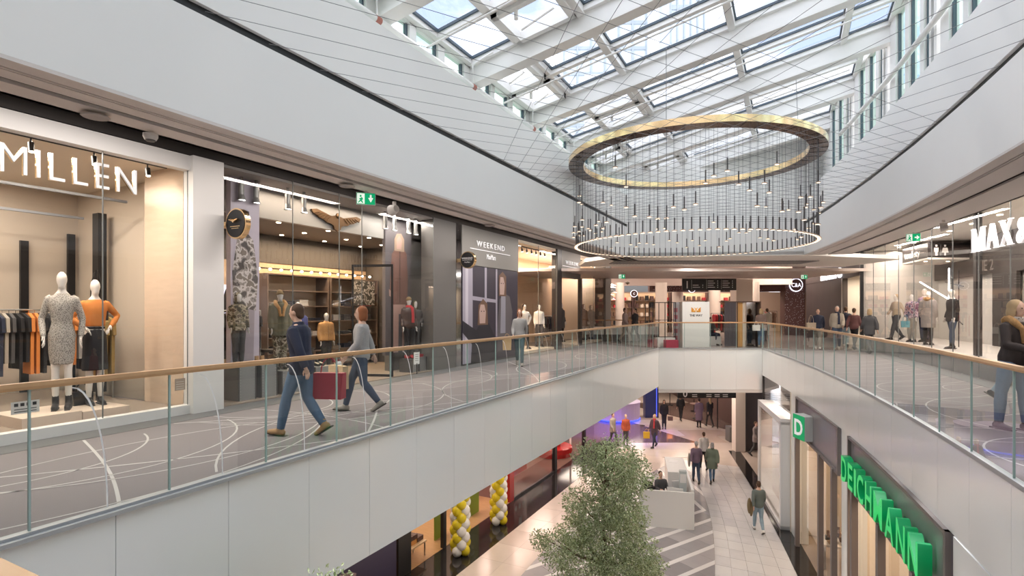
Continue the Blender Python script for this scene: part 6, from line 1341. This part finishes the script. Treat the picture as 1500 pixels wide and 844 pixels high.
def monitor(label, x, y, rz_, col=black):
    t = thing('monitor', label, 'monitor', Md @ Vector((x, y, .76)), ra+rz_); MB().box(-.1, -.06, 0, .1, .06, .015).tube([(0, 0, .01), (0, 0, .15)], .015, 6).build('stand', black, t); MB().box(-.26, -.015, .12, .26, .02, .45).build('screen', col, t)
monitor('black monitor at the left of the information desk', .3, .42, .3); monitor('white backed monitor beside the seated attendant', 1.2, .45, -.2, dk); monitor('small white monitor on the inner worktop', 1.4, 1.3, .4, dk)
t = thing('office_chair', 'black office chair back beside the seated attendant', 'chair', Md @ Vector((.45, 1.25, 0)), ra+2.5); MB().lathe([(.22, .62), (.25, .66), (.22, .7)], n=14).build('seat', black, t); MB().box(-.22, .2, .55, .22, .26, 1.1).build('backrest', black, t); MB().tube([(0, 0, .05), (0, 0, .42)], .03, 8).build('column', steel, t)
for k in range(5): MB().tube([(0, 0, .08), (.3*math.cos(k*1.257), .3*math.sin(k*1.257), .03)], .018, 6).build('leg', black, t)
MB().box(-.2, .2, 1.1, .2, .25, 1.2).build('headrest', black, t)
tag(MB().box(-.16, -.22, 0, .16, .22, .004).box(-.1, -.15, .004, .1, .1, .006).build('printed_notice', printw), 'white notice lying on the rear counter of the desk', 'paper').location = Md @ Vector((1.35, 3.4, 1.321))
t = thing('brochure_stand', 'clear acrylic brochure tower at the desk corner', 'stand', Md @ Vector((1.5, 1.0, .76)), ra); MB().box(-.12, -.1, 0, .12, .1, .9).build('tower', mat('acrylic', (.55, .6, .6), .1), t); MB().box(-.1, -.11, .5, .1, -.1, .8).build('brochures', printw, t)
tag(MB().box(-.2, -.15, 0, .2, .15, .01).build('clipboard', mat('paper_blue', (.5, .6, .7), .6)), 'bluish paper sheet on the desk worktop by the attendant', 'paper').location = Md @ Vector((.9, .45, .762))
figure('person', 'seated desk attendant in a grey jacket with dark hair', 'person', Md @ Vector((.75, 1.0, .32)), ra+RAD(20), 1.68, 'sit', {}, top=(dgrey, .9, .03), bottom=('trousers', blackf, .01), shoes=leather, hair=('pony', hd_), vox=.024)
# hall set pieces
bl = mat('blue_glow', (.05, .08, .6), .4, emit=(.06, .10, 1), es=.8); pul = mat('purple_glow', (.45, .3, .75), .4, emit=(.45, .25, 1), es=1.2)
t = thing('info_pillar', 'dark blue pillar with a glowing blue edge under the zero sign', 'pillar', cm(9.4, 36.2, GZ), YAW); MB().box(-.45, 0, 0, .45, .6, 3.6).build('pillar_body', mat('night_blue', (.02, .03, .12), .3), t); MB().box(.28, -.01, .1, .32, 0, 3.5).build('light_strip', bl, t)
t = thing('round_counter', 'curved white counter glowing purple at the hall left', 'counter', cm(7.0, 36.0, GZ), YAW); MB().lathe([(1.5, .12), (1.5, 1.15), (1.55, 1.2)], n=32).build('counter_body', mat('lilac_counter', (.5, .42, .62), .4), t); MB().lathe([(1.53, .05), (1.53, .12)], n=32).build('light_strip', bl, t)
t = thing('hanging_light_cluster', 'cluster of glowing purple light boxes hanging at right of the hall', 'lamp', cm(12.6, 29.5, -3.1), YAW)
for i in range(8): MB().box(-.5+.14*i, -.1+.15*(i % 2), -.1-.12*(i % 3), -.42+.14*i, .1, .7-.1*(i % 3)).build('light_box', pul, t)
t = thing('directional_sign', 'black hanging directory board with a large white zero', 'sign', cm(9.6, 26.4, -2.0), YAW); MB().box(-1.5, -.04, -.72, 1.35, .04, 0).build('board', black, t); Mk = Matrix(((1, 0, 0, 0), (0, 0, -1, -.045), (0, 1, 0, 0), (0, 0, 0, 1)))
text('numeral', '0', .46, Mk @ Matrix.Translation((-1.25, -.66, 0)), printw, t, ext=.002, bold=.006); polys('printed_rows', t, [(printw, 0, [(x, y), (x+.25, y), (x+.25, y+.035), (x, y+.035)]) for x in (-.8, -.1, .3, .7) for y in (-.45, -.57, -.66)], Mk)
q = MB(); cbox(q, 11.45, 27.6, GZ, 11.95, 28.1, FB-.2); tag(q.build('column', colm), 'square cream column on the ground floor right', 'column')
q = MB(); cbox(q, 11.95, 27.9, GZ, 13.1, 28.2, FB-.2); struct(q.build('wall_right', mat('aubergine_wall', (.10, .08, .085), .4)), 'dark aubergine wall panel on the ground floor right', 'wall')
q = MB(); cbox(q, 11.95, 29.6, GZ, 12.25, 30.2, GZ+.8); tag(q.build('waste_bin', greyp), 'grey waste bin beside the square cream column', 'bin')
hd2 = mat('hall_brown', (.12, .07, .06), .4)
q = MB(); cbox(q, 2, 50, GZ, 24, 50.3, FB-.3); cbox(q, 13.8, 33, GZ, 14.0, 50, FB-.3); struct(q.build('wall_back', hd2), 'dark brown end wall of the ground floor hall', 'wall')
q = MB(); cbox(q, -2, 46, GZ, 9, 46.2, FB-.3); struct(q.build('wall_left', mat('violet_wall', (.22, .16, .34), .5)), 'violet lit end wall left of the ground floor hall', 'wall')
t = thing('shop_window_glazing', 'dark framed glass shopfront at the right of the ground hall', 'window', cm(12.6, 33, GZ), YAW)
for k in range(3): MB().add([(-.9+.9*k, 0, 0), (-.05+.9*k, 0, 0), (-.05+.9*k, 0, 3.6), (-.9+.9*k, 0, 3.6)], [(0, 1, 2, 3)]).build('pane', shop_glass, t); MB().box(-.05+.9*k, -.03, 0, 0+.9*k, .03, 3.7).build('post', black, t)
for i, (X, Y) in enumerate(((12.3, 36), (13.0, 38.5), (12.0, 41))):
    t = thing('bar_table', ['high table with orange lamp nearest in the hall shop', 'high table in the middle of the hall shop', 'high table deepest in the hall shop'][i], 'table', cm(X, Y, GZ)); MB().lathe([(.4, .95), (.42, 1.0)], n=16).build('tabletop', hd2, t); MB().tube([(0, 0, 0), (0, 0, .95)], .03, 8).build('leg', black, t); MB().lathe([(.25, .0), (.25, .02)], n=12).build('base', black, t)
    t = thing('pendant_lamp', ['orange glowing lamp nearest in the hall shop', 'orange glowing lamp in the middle of the hall shop', 'orange glowing lamp deepest in the hall shop'][i], 'lamp', cm(X, Y, -3.3)); MB().lathe([(.2, 0), (.22, .1), (.05, .25)], n=14).build('lamp_shade', mat('orange_glow', (1, .35, .1), .5, emit=(1, .3, .08), es=2.5), t); MB().tube([(0, 0, .25), (0, 0, 1.2)], .008, 5).build('cord', black, t)
# ================================================================ TREES
leafm = [patmat('ficus_leaf', 'camo', [(0, (.22, .29, .11)), (.42, (.46, .54, .28)), (.50, (.72, .77, .52)), (.58, (.30, .38, .16))], 22, .45)]
bark = mat('ficus_bark', (.16, .11, .07), .8, var=.3, vs=20, bump=.5)
def tree(label, base, blobs, n, L, trunk, seed, branches=True):
    rg = random.Random(seed); t = thing('ficus_tree', label, 'tree', base)
    MB().tube(trunk, [.07-.05*i/(len(trunk)-1) for i in range(len(trunk))], 8).build('trunk', bark, t, smooth=True)
    W_ = [b_[3]**2.2 for b_ in blobs]; tot = sum(W_); b = MB()
    for bx, by, bz, br2 in blobs:
        a = min(trunk, key=lambda p_: abs(p_[2]-(bz-br2*.7))); MB().tube([a, ((a[0]+bx)/2, (a[1]+by)/2, (a[2]+bz)/2-.05), (bx, by, bz+br2*.4)], [.03, .018, .008], 6).build('branch', bark, t)
    for bi, (bx, by, bz, br2) in enumerate(blobs):
        for i in range(int(n*W_[bi]/tot)):
            u = Vector((rg.gauss(0, 1), rg.gauss(0, 1), rg.gauss(0, 1))).normalized(); r = br2*(rg.random()**.3)*(1+.28*math.sin(u.x*7+bx*5)*math.sin(u.z*8+u.y*6+bz*3))
            p = Vector((bx, by, bz))+u*r; d = (u+Vector((rg.gauss(0, .6), rg.gauss(0, .6), rg.gauss(0, .6)-.5))).normalized(); s_ = d.cross(Vector((rg.gauss(0, 1), rg.gauss(0, 1), rg.gauss(0, 1)))).normalized(); l = L*rg.uniform(.7, 1.3)
            nn_ = d.cross(s_)*l*.12
            b.add([p, p+d*l*.5+s_*l*.22+nn_, p+d*l, p+d*l*.5-s_*l*.22+nn_], [(0, 1, 2, 3)])
    b.build('foliage', leafm, t, kind='stuff')
    MB().lathe([(.32, 0), (.40, .55), (.37, .58)], n=24).build('planter', dk, t); MB().lathe([(.36, .55), (.36, .56)], n=20).build('soil', mat('soil', (.05, .035, .025), .9), t)
YT = 12.5; k_ = YT/790
def bl3(px, py, r, dy=0): return ((px-885)*k_, dy, 1.63-(py-453)*k_-GZ, r)
tb = cm((885-750)*k_, YT, GZ)
blobs = [bl3(905, 672, .52, 0), (bl3(872, 678, .48, .2)), bl3(925, 690, .45, -.2), bl3(895, 705, .6, .1), bl3(905, 740, .6, -.1), bl3(870, 760, .55, .2), bl3(895, 790, .75, 0), bl3(815, 800, .42, -.1), bl3(845, 785, .4, .2), bl3(935, 812, .5, -.2), bl3(925, 770, .45, .3), bl3(860, 830, .8, 0), bl3(915, 850, .8, .1), bl3(790, 790, .22, 0), bl3(885, 900, .8, 0), bl3(845, 735, .35, 0), bl3(950, 850, .4, 0)]
blobs = [tuple(CM @ Vector(b_[:3]))+(b_[3],) for b_ in blobs]
tree('tall leafy ficus tree in front of the information desk', tb, blobs, 46000, .062, [(0, 0, .5), (.03, 0, 1.4), (-.03, .02, 2.3), (.02, 0, 3.2), (.05, 0, 4.1)], 5)
tree('ficus tree whose tip shows at the bottom edge by the left slab', cm(-1.74, 5.0, GZ), [(-.1, 0, 4.45, .32), (.12, 0, 4.5, .33), (-.25, .1, 4.4, .2), (.3, 0, 4.38, .2), (0, 0, 4.0, .55), (.1, .1, 3.3, .6)], 12000, .05, [(0, 0, .5), (.03, 0, 1.8), (0, .02, 3.2), (.02, 0, 4.5)], 8)
# ================================================================ PEOPLE, UPPER FLOOR
def tocam(x, y): return math.atan2(-y, -x)+PI/2   # heading that faces the camera
figure('person', 'man in a navy jacket and jeans striding left with a red bag', 'person', (-5.6, 4.92, 0), RAD(-75), 1.69, 'walk', dict(lean=6), top=(navy, .80, .035), bottom=('jeans', denim, .015), shoes=tanl, boots=.05, hair=('short', hb), vox=.014)
bagf('shopping_bag', 'red boxy bag carried by the man in the navy jacket', (-5.42, 5.22, .45), (.42, .16, .34), mat('red_bag', (.42, .02, .05), .6), RAD(20), .2)
figure('person', 'woman in a grey sweater and dark jeans walking left', 'person', (-6.1, 6.55, 0), RAD(-50), 1.66, 'walk2', {}, top=(greyf, .88, .03, 'sweater'), bottom=('jeans', ddenim, .012), shoes=stonef, hair=('bob', hred), vox=.016)
bagf('shopping_bag', 'beige paper shopping bag carried by the woman in the grey sweater', (-6.35, 6.3, .38), (.38, .14, .36), mat('beige_bag', (.62, .45, .27), .6), RAD(-10), .18)
figure('person', 'woman in a grey cardigan and teal jeans walking towards the camera', 'person', (-6.95, 13.9, 0), tocam(-6.95, 13.9), 1.62, 'walk', {}, top=(greyf, .80, .025, 'cardigan'), bottom=('jeans', fab('teal_denim', (.06, .12, .14)), .012), shoes=stonef, hair=('bob', hred), vox=.02)
bagf('shopping_bag', 'tan paper bag hanging beside the woman in the grey cardigan', (-7.28, 13.75, .45), (.26, .12, .32), mat('tan_bag', (.55, .38, .20), .6), YAW, .15)
figure('person', 'woman in a navy jacket and pale trousers walking on the far right walkway', 'person', (.97, 25.3, 0), tocam(.97, 25.3), 1.63, 'walk', {}, top=(navy, .86, .04), bottom=('trousers', stonef, .02), shoes=whitef, hair=('short', hb), vox=.022)
bagf('shoulder_bag', 'beige shoulder bag at the hip of the woman in the navy jacket', (.72, 25.1, .78), (.36, .12, .3), beigef, YAW, .3)
figure('person', 'man in a beige open jacket over dark top walking on the right walkway', 'person', (1.62, 25.0, 0), tocam(1.62, 25.0), 1.74, 'walk2', {}, top=(fab('sand_jacket', (.42, .37, .30)), .84, .045), bottom=('jeans', ddenim, .015), shoes=stonef, hair=('short', hgrey), scarf=navy, vox=.022)
figure('person', 'man in a navy coat behind the man in the beige jacket', 'person', (2.1, 27.4, 0), tocam(2.3, 28)+PI, 1.72, 'walk', {}, top=(navy, .84, .035), bottom=('jeans', lightj, .012), shoes=whitef, hair=('short', hb), vox=.026)
figure('person', 'man in a dark maroon top near the corner shop glass', 'person', (2.25, 25.6, 0), tocam(2, 26)+RAD(160), 1.66, 'walk', {}, top=(fab('maroon_cloth', (.16, .07, .07)), .86, .03), bottom=('trousers', blackf, .01), shoes=leather, hair=('short', hb), vox=.026)
figure('person', 'woman in a charcoal coat with fair hair near the corner shop glass', 'person', (2.55, 23.6, 0), tocam(2, 26)+RAD(200), 1.63, 'walk2', {}, top=(dgrey, .72, .04, 'coat'), bottom=('trousers', dgrey, .01), shoes=leather, hair=('bob', hblond), vox=.026)
figure('person', 'woman in a black top and blue jeans with a scarf at the right edge', 'person', (2.66, 9.6, 0), RAD(40), 1.74, 'stride', dict(lean=4, arm={-1: [(-.25, -.08, 1.13), (-.18, -.3, 1.08)]}), top=(fab('black_brown_top', (.04, .03, .028)), .84, .025, 'top'), bottom=('jeans', denim, .015), shoes=leather, boots=.24, hair=('bob', hblond), scarf=knit, furhood=fur, vox=.014)
figure('person', 'person in tweed coat holding a scarf cut by the right edge', 'person', (3.02, 9.2, 0), RAD(110), 1.70, 'walk', {}, top=(knit, .75, .04, 'coat'), bottom=('jeans', ddenim, .012), shoes=leather, boots=.2, hair=('bob', hblond), vox=.018)
figure('person', 'person in a dark navy coat and pale jeans behind the scarf woman', 'person', (3.5, 12.6, 0), RAD(60), 1.62, 'walk', {}, top=(navy, .8, .04), bottom=('jeans', lightj, .012), shoes=leather, hair=('short', hb), vox=.022)
figure('person', 'person in a mauve grey coat at the far left of the upper hall', 'person', cm(5.45, 26.0), YAW+RAD(60), 1.68, 'walk', {}, top=(fab('mauve_coat', (.36, .28, .27)), .8, .04), bottom=('trousers', stonef, .012), shoes=leather, hair=('short', hb), vox=.028)
figure('person', 'person in a dark coat beside the mauve coat at the far left', 'person', cm(6.0, 26.3), YAW+RAD(-60), 1.66, 'walk2', {}, top=(dgrey, .75, .04, 'coat'), bottom=('trousers', dgrey, .012), shoes=leather, hair=('short', hd_), vox=.028)
figure('person', 'woman in a brown fur jacket at the framed mirror by the kiosk', 'person', cm(10.6, 22.95), YAW+RAD(150), 1.64, 'stand', {}, top=(fab('brown_fluff', (.20, .14, .12)), .86, .04), bottom=('jeans', denim, .012), shoes=stonef, hair=('bob', hblond), vox=.026)
bagf('handbag', 'cream handbag held by the woman at the framed mirror', cm(10.35, 22.85, .72), (.3, .12, .24), whitef, YAW, .15)
figure('person', 'man in a beige jacket seen from behind by the speckled pillar', 'person', cm(13.0, 27.5), YAW+PI, 1.66, 'stand', {}, top=(stonef, .84, .045), bottom=('trousers', dgrey, .012), shoes=leather, hair=('short', hb), vox=.028)
figure('person', 'seated person in dark clothes on the bench by the kiosk', 'person', cm(9.1, 24.7), YAW+RAD(30), 1.66, 'sit', {}, top=(dgrey, .9, .04), bottom=('trousers', navy, .012), shoes=leather, hair=('short', hd_), vox=.028)
figure('person', 'person in a dark red top near the warm shop entrance of the hall', 'person', cm(14.2, 31.5), YAW+PI, 1.7, 'stand', {}, top=(fab('wine_cloth', (.2, .05, .05)), .84, .03), bottom=('trousers', blackf, .012), shoes=leather, hair=('short', hd_), vox=.03)
# ================================================================ PEOPLE, GROUND FLOOR
G_ = GZ
def gp_(name, x, y, hd_g, H, pose, top, bottom, shoes, hair, **k): return figure('person', name, 'person', (x, y, G_), hd_g, H, pose, k.pop('pk', {}), top=top, bottom=bottom, shoes=shoes, hair=hair, vox=k.pop('vox', .024), **k)
gp_('woman in a grey green sweater and pale jeans walking away with coats', -.95, 19.4, PI+.3, 1.66, 'walk', (fab('sage_sweater', (.13, .16, .15)), .88, .03, 'sweater'), ('jeans', lightj, .012), whitef, ('short', hb))
tag(fab and MB().ell((0, 0, 0), (.07, .12, .26), 12, 10).ell((.05, .05, -.12), (.06, .10, .24), 12, 10).build('carried_coat', fab('khaki_coat', (.20, .15, .08)), smooth=True), 'khaki coats carried over the arm of the woman in the sage sweater', 'clothes').location = (-1.22, 19.3, G_+.85)
gp_('man in a plum shirt and dark jeans walking away from the desk', -3.55, 23.7, PI+.3, 1.74, 'walk', (purplef, .86, .03, 'shirt'), ('jeans', ddenim, .015), leather, ('short', hgrey))
tag(MB().ell((0, 0, 0), (.06, .12, .30), 12, 10).build('carried_coat', stonef, smooth=True), 'grey jacket hanging over the arm of the man in the plum shirt', 'clothes').location = (-3.82, 23.62, G_+.95)
gp_('woman in a loose green coat walking beside the man in plum', -2.95, 24.0, PI+.2, 1.68, 'walk2', (greenf, .62, .07, 'coat'), ('jeans', denim, .01), leather, ('bob', hgrey))
gp_('dark haired woman in a cream jacket ahead of the couple', -3.55, 25.9, PI+.4, 1.68, 'walk', (whitef, .86, .045), ('trousers', blackf, .012), leather, ('short', hb))
gp_('blond woman in a dark coat with red scarf and yellow bag', -6.42, 28.8, RAD(-20), 1.72, 'walk', (fab('plum_dark', (.07, .045, .06)), .62, .04, 'coat'), ('trousers', navy, .008), leather, ('bob', hblond), scarf=redf, vox=.028)
bagf('shopping_bag', 'yellow shopping bag carried by the blond woman in the hall', (-6.82, 28.7, G_+.45), (.34, .12, .34), mat('yellow_bag', (.65, .42, .03), .5), .4, .15)
gp_('woman in black with a brown bag facing the camera in the ground hall', -6.89, 33.5, RAD(10), 1.75, 'stand', (blackf, .82, .05), ('trousers', blackf, .012), leather, ('bob', hd_), vox=.03)
bagf('handbag', 'brown handbag beside the woman in black', (-6.5, 33.4, G_+.55), (.3, .12, .26), hd2, .4, .2)
gp_('long haired person in a black jacket walking away deep in the ground hall', -6.44, 36.5, PI, 1.72, 'walk', (blackf, .84, .04), ('trousers', blackf, .012), leather, ('long', hb), vox=.03)
gp_('person in a long plum coat at the middle of the ground hall', -5.06, 34.9, PI+.4, 1.78, 'stand', (purplef, .42, .06, 'coat'), ('trousers', blackf, .01), leather, ('short', hd_), vox=.03)
gp_('blond woman in a black jacket right of the long plum coat', -4.5, 35.4, PI+.6, 1.8, 'walk', (blackf, .82, .035), ('trousers', blackf, .01), leather, ('long', hblond), vox=.03)
gp_('person in a grey coat walking near the aubergine wall', -1.55, 29.3, RAD(60), 1.72, 'walk', (fab('warm_grey_coat', (.26, .22, .22)), .7, .04, 'coat'), ('trousers', dgrey, .01), leather, ('short', hb), vox=.03)
gp_('person in an orange red jacket beneath the left slab edge', -7.85, 28.4, RAD(30), 1.66, 'stand', (fab('brick_red', (.42, .09, .04)), .82, .04), ('trousers', dgrey, .01), leather, ('short', hblond), vox=.03)
gp_('person in a beige coat left of the orange red jacket', -8.5, 28.2, RAD(60), 1.7, 'walk', (stonef, .7, .04, 'coat'), ('trousers', dgrey, .01), leather, ('short', hb), vox=.03)
gp_('person in dark clothes standing at the purple counter', -10.2, 38.2, 2.0, 1.76, 'stand', (navy, .82, .03), ('trousers', navy, .01), leather, ('short', hd_), vox=.03)
# ================================================================ INTERIOR AREA LIGHTS AND SPOTS
for y in (3, 8, 13, 18, 23.5):  # added soft lights for ambience on the left walkway, no fixture modelled
    arealight((-6.9, y, 4.2), .2, 3.5, 62, (1, .91, .84))
for y in (4, 9, 14, 19, 24):  # likewise added along the right walkway
    q = off(RX, y, 2.4); arealight((q.x, q.y, 4.2), .2, 3.5, 62, (1, .91, .84))
arealight((-8.95, 3.2, 3.85), .14, 2.8, 60, (1, .86, .72)); arealight((-11, 3, 3.85), 1.6, 3, 60, (1, .86, .72))
arealight((-8.75, 10.9, 3.95), .1, 1.6, 22, (1, .9, .8)); arealight((-8.9, 8, 3.95), .1, 3.6, 24, (1, .80, .62)); arealight((-10.9, 10.6, 3.4), .7, 3.6, 95, (1, .72, .45)); arealight((-10.4, 7.6, 3.4), .8, 2.4, 30, (1, .82, .65))  # the first of these is added to brighten the parka poster
arealight((-9.4, 18.3, 3.9), .14, 3, 85, (1, .78, .58)); arealight((-9.6, 21.5, 3.9), .14, 2, 80, (1, .80, .58)); arealight((-9.6, 24.6, 3.9), .14, 3, 110, (1, .82, .66))
for y in (15, 18.5, 22, 25): q = off(SX, y, 1.0); arealight((q.x, q.y, 3.95), .14, 2.5, 45, (1, .85, .72))
q = off(SX, 27.7, .7); arealight((q.x, q.y, 3.0), .8, 2, 40, (1, .8, .6))
for X, Y in ((6, 30), (12, 30), (16, 30.5), (7, 35.8), (12, 36.5), (16, 36.5)): q = cm(X, Y, 4.35 if Y < 32 else 4.3); arealight(q, 3, 2, 110, (1, .80, .66))
arealight(cm(8.2, 20.9, 3.33), 3, .8, 60, (1, .93, .87))  # added over the void to brighten the white kiosk panel
# ground floor
for x, y in ((-7, 12), (-7, 17), (-7, 22)): arealight((x, y, FB-.2), 1.5, 3, 38, (1, .86, .74))
for X, Y in ((5, 28), (10, 28), (5, 36), (10, 36), (10, 43), (13, 38)): q = cm(X, Y, FB-.3); arealight(q, 3, 3, 78, (1, .84, .69))
for X, Y in ((4.5, 33), (6.8, 31.5)):
    l = bpy.data.lights.new('violet_spot', 'SPOT'); l.energy = 500; l.color = (.40, .25, 1); l.spot_size = RAD(100); l.spot_blend = .8; l.shadow_soft_size = .06; o = bpy.data.objects.new('violet_spot', l); C.objects.link(o); o.location = cm(X, Y, FB-.3)
arealight((-11.5, 12.8, FB-.25), 2, 3, 55, (1, .80, .6)); arealight((-11.5, 15.8, FB-.25), 2, 2, 45, (1, .82, .68)); arealight((-11.3, 21, FB-.25), 1.5, 3, 70, (1, .7, .6)); arealight((-11.3, 25, FB-.25), 1.5, 3, 70, (1, .7, .6))
for y in (10.5, 13, 16.5): q = off(RX, y, 1.7); arealight((q.x, q.y, Z1-.15), 1.5, 2.2, 60, (1, .76, .52))
q = off(RX, 22, .7); arealight((q.x, q.y, -1.3), .6, 2.5, 40, (1, .8, .65))
bpy.data.scenes.remove(S2)
